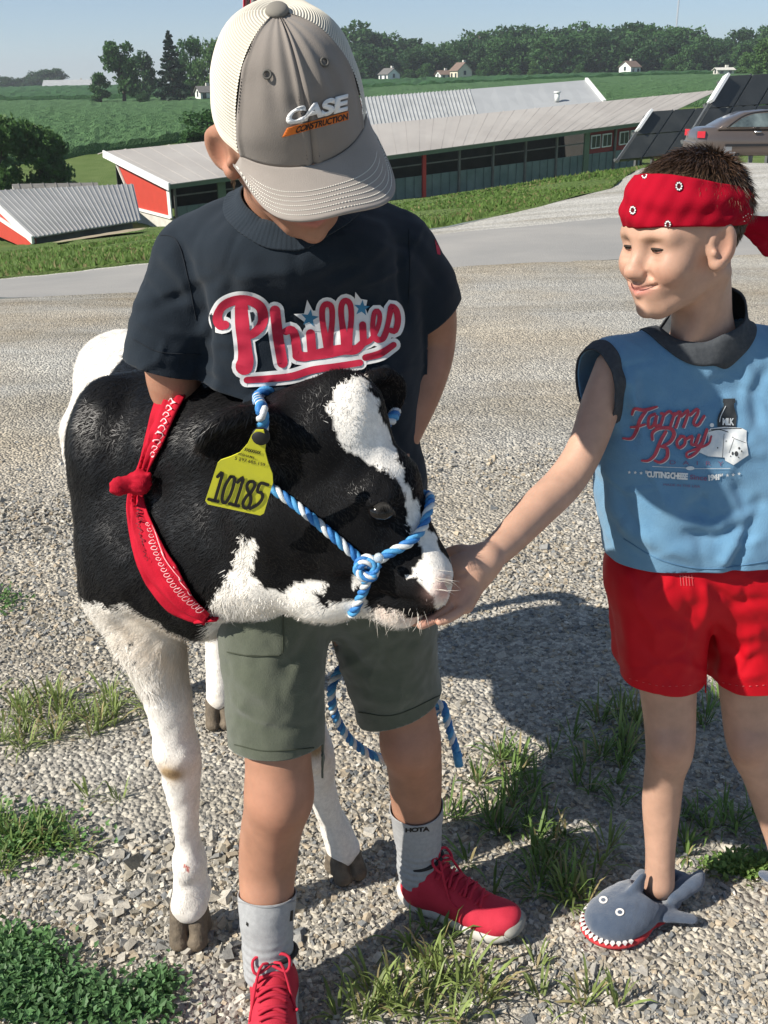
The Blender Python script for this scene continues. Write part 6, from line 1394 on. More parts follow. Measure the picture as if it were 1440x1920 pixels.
for a_, b_ in ((A_(846, 1082, 1.196), A_(872, 1076, 1.198)), (A_(850, 1110, 1.184), A_(876, 1098, 1.190)), (A_(864, 1130, 1.178), A_(886, 1114, 1.186))): s.cone(a_, .0034, b_, .0016, .005, 's')
s.chain([A_(862, 1050, 1.205), A_(884, 1072, 1.192), A_(890, 1098, 1.192)], [.002, .0028, .002], .005, 's')
me = s.mesh('a', smooth=1); V = mv(me); C = np.tile(SKIN2, (len(V), 1)); Q = proj(V); tip = (np.exp(-(np.linalg.norm(Q - np.array((800, 1160)), axis=1) / 26) ** 2) + .7 * np.exp(-(np.linalg.norm(Q - np.array((850, 1110)), axis=1) / 40) ** 2))[:, None] * .4
C = C * (1 - tip) + np.array((.56, .22, .17)) * tip; ych.append((*VF(me), C))
s = Sdf(.004); s.chain([A_(1470, 700, 1.53), A_(1525, 830, 1.53), A_(1540, 960, 1.52), A_(1548, 1080, 1.49)], [.030, .034, .031, .023], .015); hand(s, A_(1548, 1080, 1.49), (.05, -.1, -1), (-1, 0, 0), .14, .3); me = s.mesh(); ych.append((*VF(me), np.tile(SKIN2, (len(me.vertices), 1))))
def yleg(pts, rs, knee, dirt=None):
    s = Sdf(.0034); s.chain(pts, rs, .014); s.ell(knee, (.029, .025, .033), None, .018); s.ball(pts[-1] + np.array((0, .012, -.02)), .027, .015); me = s.mesh('leg', smooth=3); V = mv(me); C = np.tile(SKIN2 * .97, (len(V), 1)); g = np.exp(-(np.linalg.norm(V - knee, axis=1) / .035) ** 2)[:, None] * .35
    ych.append((*VF(me), C * (1 - g) + np.array((.42, .17, .11)) * g))
YL = [A_(1245, 1200, 1.49), A_(1254, 1320, 1.48), A_(1256, 1400, 1.47), A_(1246, 1450, 1.485), A_(1240, 1510, 1.495), A_(1238, 1590, 1.485), A_(1237, 1655, 1.475)]
YRt = [A_(1400, 1200, 1.52), A_(1402, 1320, 1.51), A_(1408, 1395, 1.50), A_(1428, 1450, 1.51), A_(1448, 1510, 1.52), A_(1468, 1590, 1.515), A_(1476, 1650, 1.505)]
yleg(YL, [.055, .046, .0415, .0355, .0345, .0275, .0275], A_(1254, 1398, 1.445)); yleg(YRt, [.055, .046, .0415, .0355, .0345, .0275, .0275], A_(1406, 1398, 1.475))
s = Sdf(.006); s.cone(A_(1250, 780, 1.52), .05, A_(1390, 780, 1.53), .05, .05); s.cone(A_(1310, 780, 1.52), .055, A_(1310, 1080, 1.52), .065, .05); me = s.mesh(); ych.append((*VF(me), np.tile(SKIN2, (len(me.vertices), 1))))
obj('body', join_me('body', ych), M_skin, young)
# eyes, narrowed by the smile
M_white = MATS['white_paint']; M_sclera = pm('eye_white', (.62, .58, .54), rough=.15, spec=.6); M_iris = pm('brown_iris', (.03, .016, .010), rough=.08, spec=.7); M_lashy = pm('dark_lashes', (.03, .02, .015), rough=.7)
def lid_pt(x, u, v): # point on the lid ball of eye x, u along, v up (both -1..1)
    a = u * .95; b = v * .5; return np.array((x * .030 + .0170 * math.sin(a) * math.cos(b), -.0655 - .0150 * math.cos(a) * math.cos(b), .012 + .0120 * math.sin(b)))
for x in (-1, 1):
    pts = [lid_pt(x, u, .16 + .26 * math.cos(u * 1.5)) for u in np.linspace(-.9, .9, 13)]; low = [lid_pt(x, u, -.36 + .22 * abs(u)) for u in np.linspace(.9, -.9, 13)]
    poly = np.array([T2(p + np.array((0, -.0006, 0))) for p in pts + low]); c = poly.mean(0); F = np.array([[26, i, (i + 1) % 26] for i in range(26)]); ey = obj('eye', mesh_np('eye', np.concatenate([poly, [c]]), F), M_sclera, young)
    ip = []
    for k in range(16):
        a = k / 16 * 6.283; ip.append(T2(lid_pt(x, -.12 + .42 * math.cos(a), max(-.34, min(.36, .02 + .50 * math.sin(a)))) + np.array((0, -.0013, 0))))
    ip = np.array(ip); obj('iris', mesh_np('iris', np.concatenate([ip, [ip.mean(0)]]), np.array([[16, i, (i + 1) % 16] for i in range(16)])), M_iris, ey)
    up_ = np.array([T2(lid_pt(x, u, .20 + .27 * math.cos(u * 1.5)) + np.array((0, -.0012, 0))) for u in np.linspace(-1.0, 1.0, 15)]); obj('upper_lash', join_me('ul', [tube(up_, np.array([.0007, .0012, .0016, .0019, .0020, .0020, .0020, .0020, .0020, .0020, .0020, .0019, .0016, .0012, .0007]), 6)]), M_lashy, ey)
    lo_ = np.array([T2(lid_pt(x, u, -.40 + .22 * abs(u)) + np.array((0, -.0006, 0))) for u in np.linspace(-.9, .9, 13)]); obj('lower_lash', join_me('ll', [tube(lo_, .0006, 5)]), pm('lid_rim', (.34, .13, .09), rough=.5), ey)
mo = []
for i, u in enumerate(np.linspace(-1, 1, 17)): mo.append(T2((.030 * u, -.0920 + .0150 * u * u, -.0470 + .0085 * u * u)))
obj('mouth_line', join_me('ml', [tube(np.array(mo), np.interp(np.abs(np.linspace(-1, 1, 17)), [0, .8, 1], [.0011, .0011, .0004]), 6)]), pm('mouth_inside', (.10, .025, .022), rough=.5), young)
# ------------------------------------------------------------------ hair: dark on top, cropped and sun-bleached at the sides
r_ = np.random.default_rng(4); n = 26000; d = unit(r_.normal(size=(n * 2, 3))); loc = d * np.array((.0745, .092, .086)) + np.array((0, .016, .050))
band = .080 - .38 * (loc[:, 1] + .07)                                       # upper edge of the headband, local height by depth
top = (loc[:, 2] > band + .030) ; side = (loc[:, 2] <= band + .030) & (loc[:, 2] > -.035) & (loc[:, 1] > .004 + .3 * np.clip(loc[:, 2], 0, .1)); temple = (np.abs(loc[:, 0]) > .058) & (loc[:, 1] > -.028) & (loc[:, 1] < .02) & (loc[:, 2] > -.008) & (loc[:, 2] < .05)
loc = loc[top | side | temple][:n]; nl = unit((loc - np.array((0, .016, .048))) / np.array((.0735, .090, .077)) ** 2)
isTop = loc[:, 2] > band[:len(loc)].mean() * 0 + (.080 - .38 * (loc[:, 1] + .07)) + .030
whorl = np.array((0, .075, .112)); away = loc - whorl; away[:, 2] *= .5; flow = unit(away - nl * (away * nl).sum(1, keepdims=True)); L = np.where(isTop, r_.uniform(.016, .030, len(loc)), r_.uniform(.006, .010, len(loc)))
crown_ = np.exp(-(np.linalg.norm(loc - whorl, axis=1) / .028) ** 2); lift = np.where(isTop, .16, .10) + .9 * crown_; flow = unit(flow * 1.0 + np.where(isTop[:, None], 0, 1) * np.array((0, .25, -1.0)) + .25 * r_.normal(size=loc.shape)); dl = unit(flow + nl * lift[:, None])
edge = np.clip((L - .02) / .016, 0, 1)[:, None] * isTop[:, None]; colr = np.where(isTop[:, None], np.array((.058, .032, .019)), np.array((.145, .098, .055))) * r_.uniform(.6, 1.5, (len(loc), 1)); frn = (np.exp(-((loc[:, 2] - (.080 - .38 * (loc[:, 1] + .07)) - .040) / .014) ** 2) * isTop)[:, None]; colr = colr * (1 - .8 * frn) + np.array((.20, .135, .075)) * .8 * frn * r_.uniform(.7, 1.3, (len(loc), 1))
obj('hair', strands(YO + YS * loc @ YRn.T, dl @ YRn.T, L, .00055, np.tile((0, 0, -.25), (len(loc), 1)), colr, r_), M_hair, young)
sc_ = Sdf(.004); sc_.ell(T2((0, .018, .052)), np.array((.0745, .0905, .0775)) * YS, YRn, .01); hm = sc_.mesh('sc'); Vh = (mv(hm) - YO) @ YRn / YS
obj('scalp_hair', hm, pm('scalp_shade', (.075, .046, .028), (.05, .03, .02), scale=90, rough=.85), young); cut(hm, T2((0, 0, .040)), -YRn @ unit(np.array((0, .62, .78))))
# ------------------------------------------------------------------ red headband
M_hband = pm('crimson_cotton', (.36, .003, .018), (.30, .002, .013), scale=10, detail=6, rough=.9, bump=.5, bscale=700, bdist=.0008, sheen=0, spec=.12)
ph = np.linspace(-np.pi, np.pi, 140); tz = np.linspace(0, 1, 26); PHI, TZ = np.meshgrid(ph, tz); fr_ = .5 + .5 * np.cos(PHI)                       # front = 1
zb = .046 - .010 * (1 - fr_) - .022 * (1 - fr_) ** 2 + .0; hgt = .072 * fr_ + .046 * (1 - fr_) ; zz2 = zb + hgt * TZ
lat_ = np.sqrt(np.clip(1 - ((zz2 - .050) / .106) ** 2, .1, 1)); X_ = np.sin(PHI) * (.0815) * lat_; Y_ = -np.cos(PHI) * .0985 * lat_ + .008 + .004 * 0; bul = .0035 * np.sin(TZ * np.pi) + .0012 * np.sin(PHI * 9 + TZ * 5) + .0009 * np.sin(PHI * 21 - TZ * 9) + .0016 * np.sin(TZ * 12 + 2 * np.sin(PHI * 2)); rr_ = 1 + bul / .08
q3 = np.stack([X_ * rr_, Y_ * rr_, zz2 + .0015 * np.sin(PHI * 3)], -1).reshape(-1, 3); hb_me = mesh_np('hb', YO + YS * q3 @ YRn.T, grid_faces(26, 140)); solid(obj('headband', hb_me, M_hband, young), .0035, 0); HB = bvh(hb_me); hbo = bpy.context.scene.objects['headband']
tails = Sdf(.0025); kb = T2((0, .112, .018)); tails.ball(kb, .014, .008); tails.chain([kb, A_(1440, 425, 1.53), A_(1462, 448, 1.55)], [.010, .014, .012], .006, sq=((0, 1, 0), .5)); tails.chain([kb, A_(1425, 445, 1.54), A_(1440, 470, 1.56)], [.009, .012, .010], .006, sq=((0, 1, 0), .5)); kn2 = tails.mesh('kn'); obj('knot', kn2, M_hband, hbo)
def floret(cx, cy, sc, sqx=.9):
    w, dk = [], shape2d('poly', [(cx + 8.2 * sc * sqx * math.cos(a), cy + 9.6 * sc * math.sin(a)) for a in np.linspace(0, 6.283, 25)[:-1]])
    for k in range(9):
        a = k / 9 * 6.283; x, y = cx + 5.6 * sc * sqx * math.cos(a), cy + 6.6 * sc * math.sin(a); w += shape2d('poly', [(x + 1.7 * sc * math.cos(b), y + 1.8 * sc * math.sin(b)) for b in np.linspace(0, 6.283, 9)[:-1]])
    return w, dk
M_dkred = pm('dark_red_print', (.09, .003, .008), rough=.9); Wd, Dd = [], []
for c in ((1273, 349, 1), (1186, 394, .95), (1252, 421, .9), (1208, 328, .8)): w, dk = floret(*c); Wd += w; Dd += dk
for k in range(4):
    for j in range(13):
        a = .2 + j / 12 * 2.6; x, y = 1412 + (6 + 6 * k) * math.cos(a) * .8, 395 + (10 + 9 * k) * math.sin(a); 
        if x < 1430: Wd += shape2d('poly', [(x + 1.1 * math.cos(b), y + 1.1 * math.sin(b)) for b in np.linspace(0, 6.283, 7)[:-1]])
tag(decal_layers('dark_print', Dd, HB, .0034, M_dkred, hbo), kind='stuff'); tag(decal_layers('dotted_print', Wd, HB, .0046, M_lwht, hbo), kind='stuff')
# ------------------------------------------------------------------ blue sleeveless shirt
M_bluec = pm('blue_jersey', (.105, .235, .375), (.130, .270, .410), scale=30, detail=8, rough=.95, bump=.6, bscale=520, bdist=.0012, sheen=.2, spec=.2); M_char = pm('charcoal_rib', (.040, .045, .052), (.06, .066, .074), scale=160, rough=.95, bump=.7, bscale=700, bdist=.001)
s = Sdf(.0042); s.cone(A_(1215, 720, 1.50), .060, A_(1420, 715, 1.52), .060, .05); s.cone(A_(1235, 820, 1.50), .082, A_(1405, 820, 1.51), .082, .06); s.cone(A_(1235, 920, 1.50), .088, A_(1410, 920, 1.51), .088, .06); s.cone(A_(1240, 990, 1.49), .088, A_(1415, 1000, 1.50), .09, .05); s.cone(A_(1245, 1040, 1.49), .078, A_(1420, 1050, 1.50), .08, .04)
s.cone(A_(1150, 690, 1.49), .047, A_(1270, 665, 1.50), .045, .03); s.cone(A_(1475, 680, 1.52), .047, A_(1380, 655, 1.51), .045, .03); s.cone(A_(1160, 700, 1.485), .050, A_(1090, 745, 1.445), .050, .025); s.cone(A_(1470, 690, 1.52), .05, A_(1525, 740, 1.52), .05, .025)
s.cone(A_(1180, 760, 1.50), .05, A_(1205, 900, 1.50), .07, .04); s.cone(A_(1322, 650, 1.50), .056, A_(1325, 590, 1.50), .054, .02)
ysh = s.mesh('ysh', smooth=2); V = mv(ysh); setv(ysh, V + mn(ysh) * (.0038 * wob(V, 24, 21) + .0020 * wob(V, 58, 22) + .0008 * wob(V, 140, 23))[:, None])
folds(ysh, [([(1165, 690), (1172, 760), (1190, 830)], -.008, 11), ([(1150, 700), (1185, 720), (1195, 790)], .006, 10), ([(1205, 690), (1215, 740), (1212, 790)], -.004, 10), ([(1135, 860), (1150, 950), (1180, 1000)], .006, 16), ([(1290, 1000), (1340, 1010), (1400, 985)], -.007, 10), ([(1330, 930), (1300, 950), (1330, 975)], -.006, 12), ([(1380, 900), (1400, 950), (1440, 940)], -.006, 14), ([(1440, 690), (1415, 740), (1425, 800)], -.006, 12), ([(1425, 960), (1385, 1040), (1375, 1075)], -.010, 12), ([(1400, 990), (1365, 1040), (1350, 1060)], .006, 12), ([(1180, 1000), (1260, 1030), (1340, 1040)], .005, 16), ([(1240, 940), (1280, 980), (1350, 985)], .004, 14), ([(1360, 820), (1400, 850), (1440, 850)], .004, 14)])
creases(ysh, (1120, 680, 1440, 1060), 40, .0026, 7, (5, 12), (40, 130))
YS1 = bvh(ysh); ydir = unit(A_(1090, 745, 1.445) - A_(1160, 700, 1.485)); cut(ysh, A_(1118, 705, 1.465), ydir + np.array((-.35, 0, .25)), lambda c: c.z > .95 and proj(np.array([c]))[0][0] < 1160)
cut(ysh, A_(1510, 720, 1.52), (1, 0, -.3), lambda c: c.z > .95 and c.x > .58); cut(ysh, (0, 0, .7355), (.02, 0, -1))
yk = A_(1312, 600, 1.50); ny = unit(np.array((-.02, -.46, .88))); Ry = np.stack([[1, 0, 0], np.cross(ny, [1, 0, 0]), ny], 1); YS0 = bvh(ysh); carve(ysh, yk, Ry, (.070, .064), -.10)
o = obj('shirt', ysh, M_bluec, young); solid(o, .0022, -1); YSH = bvh(ysh)
ring_band(YS0, yk, Ry, (.062, .057), (.97, 1.0, 1.1, 1.2, 1.3, 1.34), .0022, M_char, young, 'collar', 220); sleeve_band(YS1, A_(1118, 705, 1.465), ydir + np.array((-.35, 0, .25)), -.017, .003, .0018, M_char, young, 'sleeve_band')
px_line(YSH, [(1170, 1010), (1240, 1050), (1330, 1066), (1440, 1052)], .0008, .0007, pm('blue_seam', (.09, .20, .33), rough=.95), young, 'hem_stitch')
# shirt print
J = lambda pts: [(1140 + x / 4.8, 720 + y / 4.8) for x, y in pts]
FB = [([(215, 275), (240, 225), (330, 235), (440, 205)], [14, 24, 26, 12]), ([(345, 240), (290, 320), (255, 420), (210, 490), (135, 490)], [22, 26, 26, 22, 12]), ([(205, 390), (260, 385), (330, 365)], [12, 18, 14]), ([(420, 270), (370, 300), (365, 390), (410, 370), (440, 275), (425, 380), (460, 370)], 20), ([(480, 265), (500, 280), (470, 385)], 20), ([(500, 285), (550, 245), (575, 265)], 18), ([(600, 265), (560, 385)], 20), ([(590, 290), (650, 245), (640, 300), (610, 390)], 20), ([(660, 290), (720, 235), (710, 300), (680, 385)], 20), ([(740, 280), (800, 225), (810, 260), (770, 350), (810, 370), (865, 290)], 20),
      ([(400, 500), (400, 440), (460, 400), (560, 400), (595, 450), (560, 520), (490, 560)], [18, 22, 24, 26, 28, 24, 16]), ([(520, 430), (470, 520), (420, 640), (360, 690), (305, 690)], [22, 26, 26, 20, 12]), ([(470, 560), (530, 580), (530, 660), (470, 705), (420, 690)], [18, 24, 26, 22, 14]), ([(660, 470), (620, 520), (640, 575), (690, 540), (690, 480), (650, 470)], 20), ([(700, 500), (760, 470), (750, 540), (790, 540), (820, 460)], 19), ([(820, 460), (790, 550), (840, 540), (890, 420)], 20), ([(890, 410), (850, 530), (790, 620), (720, 660), (710, 620), (780, 590), (900, 540), (930, 470)], [20, 22, 22, 18, 14, 14, 16, 10])]
M_fred = pm('faded_red_print', (.50, .07, .09), (.40, .06, .09), scale=120, detail=6, rough=.85); M_fwht = pm('worn_white_print', (.76, .76, .74), (.60, .64, .66), scale=130, detail=6, rough=.85); M_fblk = pm('worn_black_print', (.028, .032, .036), (.05, .055, .06), scale=130, rough=.85); M_fpur = pm('faded_plum_print', (.20, .11, .19), rough=.9)
sh_, rd_ = [], []
for pts, w in FB:
    wa = np.asarray(w, float); sh_ += shape2d('stroke', J([(x + 9, y + 8) for x, y in pts]), wa / 4.8); rd_ += shape2d('stroke', J(pts), (wa + 7) / 4.8)
def words(t, q, bold=.02, sp=1.0): uv, F = text2d(t, bold, sp); return [(quadmap(uv, J(q)), F)]
ell_ = lambda cx, cy, rx, ry: J([(cx + rx * math.cos(a), cy + ry * math.sin(a)) for a in np.linspace(0, 6.283, 17)[:-1]])
cheese = shape2d('poly', J([(905, 430), (920, 400), (1050, 385), (1200, 395), (1248, 420), (1245, 510), (1265, 640), (1130, 730), (1055, 690), (1050, 662), (900, 650), (810, 610), (840, 560), (900, 540)]))
stars_ = []
for cx, cy in ((192, 795), (245, 797), (298, 802), (1075, 822), (1127, 818), (1180, 808)): stars_ += shape2d('poly', J(star(cx, cy, 17, .1)))
wt = sh_ + cheese + stars_ + words('"CUTTING CHEESE', [(338, 838), (716, 864), (722, 800), (335, 780)], .06, .8) + words('1941"', [(905, 874), (1030, 862), (1035, 806), (900, 815)], .06, .8) + shape2d('stroke', J([(400, 742), (700, 756), (780, 762), (1100, 760)]), .9) + shape2d('poly', ell_(740, 758, 38, 18)) + shape2d('poly', ell_(935, 370, 19, 19))
decal_layers('print_white', wt, YSH, .0008, M_fwht, young)
bk_ = shape2d('poly', J([(985, 385), (985, 320), (1000, 270), (1040, 200), (1042, 175), (1034, 168), (1036, 132), (1145, 130), (1148, 165), (1135, 175), (1135, 205), (1160, 290), (1150, 385)])) + shape2d('stroke', J([(910, 425), (1000, 410), (1080, 432)]), 1.6) + shape2d('stroke', J([(930, 410), (1060, 402), (1200, 400)]), 1.6) + shape2d('stroke', J([(1045, 450), (1030, 660)]), .8) + shape2d('stroke', J([(1135, 490), (1090, 620)]), .8) + shape2d('stroke', J([(1135, 490), (1240, 530)]), .8)
for x, y, a, b in ((1155, 628, 17, 24), (1122, 625, 10, 16), (1180, 578, 9, 12), (1203, 605, 6, 9), (1063, 514, 5, 6), (987, 574, 6, 7), (1123, 480, 5, 6), (1175, 660, 5, 6), (1103, 650, 5, 6)): bk_ += shape2d('poly', ell_(x, y, a, b))
decal_layers('print_black', bk_, YSH, .0022, M_fblk, young); decal_layers('print_red', rd_, YSH, .0024, M_fred, young)
decal_layers('print_bottle_word', words('MILK', [(1030, 370), (1135, 372), (1137, 308), (1032, 306)], .05, .8) + shape2d('stroke', J([(1058, 200), (1015, 290), (1005, 340)]), 1.4), YSH, .0034, M_fwht, young)
decal_layers('print_plum', words('DAIRY', [(555, 722), (1040, 738), (1040, 698), (555, 688)], .0, 2.4) + words('Since', [(735, 858), (890, 872), (895, 822), (740, 815)], .02) + words('MADE IN THE USA', [(500, 915), (830, 935), (830, 912), (500, 895)], .0), YSH, .0013, M_fpur, young)
# ------------------------------------------------------------------ red shorts
M_rsh = pm('red_satin_knit', (.50, .003, .012), (.45, .002, .010), scale=18, rough=.6, bump=.3, bscale=900, bdist=.0006, sheen=0, spec=.2)
s = Sdf(.0042); s.cone(A_(1240, 1060, 1.495), .085, A_(1420, 1060, 1.505), .085, .05); s.chain([A_(1235, 1090, 1.49), A_(1240, 1190, 1.485), A_(1248, 1360, 1.48)], [.086, .076, .066], .03); s.chain([A_(1405, 1090, 1.51), A_(1405, 1190, 1.515), A_(1408, 1360, 1.51)], [.086, .077, .070], .03); s.cone(A_(1323, 1110, 1.49), .006, A_(1323, 1300, 1.49), .012, .02, 's')
s.cone(A_(1175, 1050, 1.53), .03, A_(1172, 1215, 1.53), .024, .02)
rsh = s.mesh('rsh', smooth=2); V = mv(rsh); setv(rsh, V + mn(rsh) * (.0035 * wob(V, 30, 31) + .0018 * wob(V, 70, 32))[:, None])
folds(rsh, [([(1320, 1090), (1325, 1130), (1315, 1170)], .006, 10), ([(1340, 1110), (1380, 1130), (1440, 1125)], -.005, 10), ([(1345, 1160), (1390, 1190), (1430, 1180)], .005, 12), ([(1350, 1200), (1400, 1240), (1430, 1230)], -.004, 10), ([(1310, 1130), (1280, 1160), (1220, 1165)], -.004, 12), ([(1180, 1120), (1230, 1180), (1290, 1190)], .004, 14), ([(1190, 1200), (1240, 1240), (1300, 1230)], -.003, 12), ([(1340, 1260), (1390, 1270), (1436, 1262)], .003, 10)])
creases(rsh, (1165, 1060, 1440, 1300), 34, .0026, 8, (5, 12), (40, 120))
cut(rsh, A_(1245, 1264, 1.48), (-.05, 0, -1), lambda c: proj(np.array([c]))[0][0] < 1324 and c.z < .62); cut(rsh, A_(1405, 1264, 1.51), (.02, 0, -1), lambda c: proj(np.array([c]))[0][0] >= 1324 and c.z < .62); 
o = obj('shorts', rsh, M_rsh, young); solid(o, .002, -1); RSH = bvh(rsh); M_rst = pm('pale_red_thread', (.62, .12, .12), rough=.8)
px_line(RSH, [(1180, 1272), (1240, 1286), (1304, 1284)], .0006, .0005, M_rst, young, 'hem_stitch', 2); px_line(RSH, [(1338, 1276), (1390, 1286), (1438, 1284)], .0006, .0005, M_rst, young, 'hem_stitch', 2)
wv_ = []
for k in range(5): wv_ += shape2d('stroke', [(1275 + k * 5.5, 1078), (1277 + k * 5.5, 1098)], 1.0)
decal_layers('waist_stitching', wv_ + shape2d('stroke', [(1274, 1080), (1300, 1084)], 1), RSH, .0012, M_rst, young)
# ------------------------------------------------------------------ plush shark slippers
M_plush = pm('navy_plush', (.040, .062, .105), (.060, .085, .130), scale=60, detail=8, rough=.98, bump=.9, bscale=600, bdist=.0022, sheen=.45, spec=.1); M_mouth = pm('red_felt', (.50, .045, .050), (.42, .035, .04), scale=60, rough=.95, bump=.6, bscale=500, bdist=.001); M_tooth = pm('white_felt', (.66, .63, .60), rough=.95)
def slipper(an, fwd):
    f = unit(np.array((fwd[0], fwd[1], 0.))); x = np.array((f[1], -f[0], 0)); h = np.array((an[0], an[1], 0.)); kk = .92; Tm = lambda p: h + (x * p[0] + f * p[1] + np.array((0, 0, p[2]))) * kk; Rm = np.stack([x, f, [0, 0, 1]], 1)
    s = Sdf(.0032); s.ell(Tm((0, .100, .030)), (.058 * kk, .070 * kk, .040 * kk), Rm, .02); s.ell(Tm((0, .050, .042)), (.048 * kk, .060 * kk, .040 * kk), Rm, .03); s.ell(Tm((0, -.01, .026)), (.042 * kk, .05 * kk, .030 * kk), Rm, .02)
    s.cone(Tm((0, .012, .075)), .036, Tm((0, -.005, .14)), .040, .012, 's'); s.ell(Tm((0, -.012, .062)), (.034 * kk, .040 * kk, .030 * kk), Rm, .012, 's')
    s.chain([Tm((-.030, -.02, .050)), Tm((-.030, -.048, .052)), Tm((-.008, -.068, .05)), Tm((.022, -.056, .048))], [.012, .014, .015, .014], .008); s.chain([Tm((-.022, -.045, .055)), Tm((-.03, -.075, .06)), Tm((-.02, -.098, .062))], [.014, .016, .010], .008)
    s.cone(Tm((0, .072, .070)), .013, Tm((0, .048, .104)), .008, .012, sq=(x, .5)); s.cone(Tm((0, .050, .078)), .012, Tm((0, .042, .105)), .008, .01, sq=(x, .5))
    for sg in (-1, 1): s.cone(Tm((sg * .045, .015, .030)), .016, Tm((sg * .072, -.030, .022)), .013, .012, sq=((0, 0, 1), .5))
    s.plane((0, 0, .010), (0, 0, -1)); me = s.mesh('sl', smooth=1); V = mv(me); setv(me, V + mn(me) * (.0010 * wob(V, 80, 3) + .0005 * wob(V, 240, 4))[:, None]); o = obj('slipper', me, M_plush, young); tr = bvh(me)
    s = Sdf(.003); s.ell(Tm((0, .100, .014)), (.064 * kk, .079 * kk, .019 * kk), Rm, .006); s.ell(Tm((0, .02, .008)), (.046 * kk, .075 * kk, .010 * kk), Rm, .01); s.plane((0, 0, .001), (0, 0, -1)); obj('mouth', s.mesh('mo', smooth=1), M_mouth, o)
    tt = []
    for k in range(17):
        a = -1.35 + k / 16 * 2.7; b = a + .075; c = a - .075; R1, R2 = (.0625, .078), (.0648, .0803); pz = lambda a_, R_, z: Tm((R_[0] * math.sin(a_), .100 + R_[1] * math.cos(a_), z)); tt.append((np.array([pz(c, R1, .026), pz(b, R1, .026), pz(a, R2, .020), pz(a, (R1[0] * .85, R1[1] * .85), .028)]), np.array([[0, 1, 2], [0, 3, 1], [0, 2, 3], [1, 3, 2]])))
    obj('teeth', join_me('te', tt), M_tooth, o, smooth=False); return o, tr, Tm
so, st2, Tm = slipper(YL[-1] + np.array((-.006, -.004, 0)), (-.88, -.47)); slipper(YRt[-1] + np.array((.04, .02, 0)), (.25, -.97))
for u, v, rx in ((1131, 1687, 8.2), (1162, 1710, 8.4)):
    e_ = lambda k: [(u + rx * k * math.cos(a), v + rx * .86 * k * math.sin(a)) for a in np.linspace(0, 6.283, 21)[:-1]]
    decal_layers('shark_eye', shape2d('poly', e_(1)), st2, .0020, M_tooth, so); decal_layers('shark_pupil', shape2d('poly', e_(.52)), st2, .0030, M_plush, so)
# ================================================================== GROUND COVER NEAR THE CAMERA
# crushed stone: many small angular pieces lying on the yard
def stones(name, n, px_box, smin, smax, seed, density=None, kind='stuff', label=None):
    r = np.random.default_rng(seed); out = []
    u = r.uniform(px_box[0], px_box[2], n); v = np.sqrt(r.uniform(0, 1, n)) if False else r.uniform(px_box[1], px_box[3], n)
    d = np.stack([(u - CU) / FPX, (CV - v) / FPX, -np.ones(n)], 1) @ CRn.T; t = -CAM.z / d[:, 2]; p = CAMn + d * t[:, None]
    if density is not None: k = density(p, r); p = p[k]
    n = len(p); s = np.exp(r.uniform(np.log(smin), np.log(smax), n)) * np.where(r.uniform(0, 1, n) < .04, 1.9, 1)
    base = np.array([[x, y, z] for x in (-1, 1) for y in (-1, 1) for z in (-1, 1)], float)
    V = base[None] * (1 + r.uniform(-.45, .35, (n, 8, 3))); V = V * np.stack([np.ones(n), r.uniform(.55, 1, n), r.uniform(.35, .75, n)], 1)[:, None]
    e_ = r.uniform(0, 6.283, n); V = np.stack([V[..., 0], V[..., 1] * np.cos(e_)[:, None] - V[..., 2] * np.sin(e_)[:, None], V[..., 1] * np.sin(e_)[:, None] + V[..., 2] * np.cos(e_)[:, None]], -1); V[..., 2] *= .8; a, b = r.uniform(0, 6.283, n), r.normal(0, .35, n); ca_, sa_, cb_, sb_ = np.cos(a), np.sin(a), np.cos(b), np.sin(b)
    x, y, z = V[..., 0], V[..., 1], V[..., 2]; x, z = x * cb_[:, None] + z * sb_[:, None], -x * sb_[:, None] + z * cb_[:, None]; x, y = x * ca_[:, None] - y * sa_[:, None], x * sa_[:, None] + y * ca_[:, None]
    V = np.stack([x, y, z], -1) * (s / 2)[:, None, None]; V[..., :2] += p[:, None, :2]; V[..., 2] += (height(p[:, 0], p[:, 1]) + s * r.uniform(.02, .16, n))[:, None]
    F = (np.arange(n)[:, None, None] * 8 + BOXF[None]).reshape(-1, 4)
    pal = np.array([(.34, .315, .27), (.25, .245, .23), (.42, .39, .335), (.19, .195, .195), (.37, .31, .23), (.50, .47, .415), (.29, .26, .205)]); c = pal[r.choice(len(pal), n, p=[.24, .18, .18, .10, .15, .07, .08])] * r.uniform(.8, 1.2, (n, 1))
    o = obj(name, mesh_np(name, V.reshape(-1, 3), F, np.repeat(c, 8, 0)), M_stone, smooth=False); return tag(o, label, 'gravel', kind=kind)
M_stone = pm('crushed_stone', (0, 0, 0), attr=True, rough=.9, spec=.2, bump=.5, bscale=350, bdist=.002, vary=.18, scale=110)
def bare(p, r):   # sandy patches hold fewer stones
    q = proj(p); f = np.ones(len(p)) * .95
    for cu, cv, ru, rv, k in ((130, 1430, 260, 70, .75), (250, 1520, 170, 60, .7), (900, 1590, 120, 80, .5), (1150, 1560, 150, 60, .55), (620, 1400, 80, 60, .4), (820, 1850, 120, 50, .6), (1300, 1760, 140, 60, .35), (100, 1650, 120, 40, .4)): f -= k * np.exp(-((q[:, 0] - cu) / ru) ** 2 - ((q[:, 1] - cv) / rv) ** 2)
    return r.uniform(0, 1, len(p)) < np.clip(f - .12 + .38 * wob(p, 6, 4), .06, 1)
stones('gravel', 34000, (-150, 1150, 1600, 2000), .004, .0125, 1, bare, label='loose crushed grey and tan stone covering the yard')
stones('fine_gravel', 22000, (-100, 830, 1560, 1200), .006, .0145, 2, bare, label='loose finer stone on the yard behind the children')
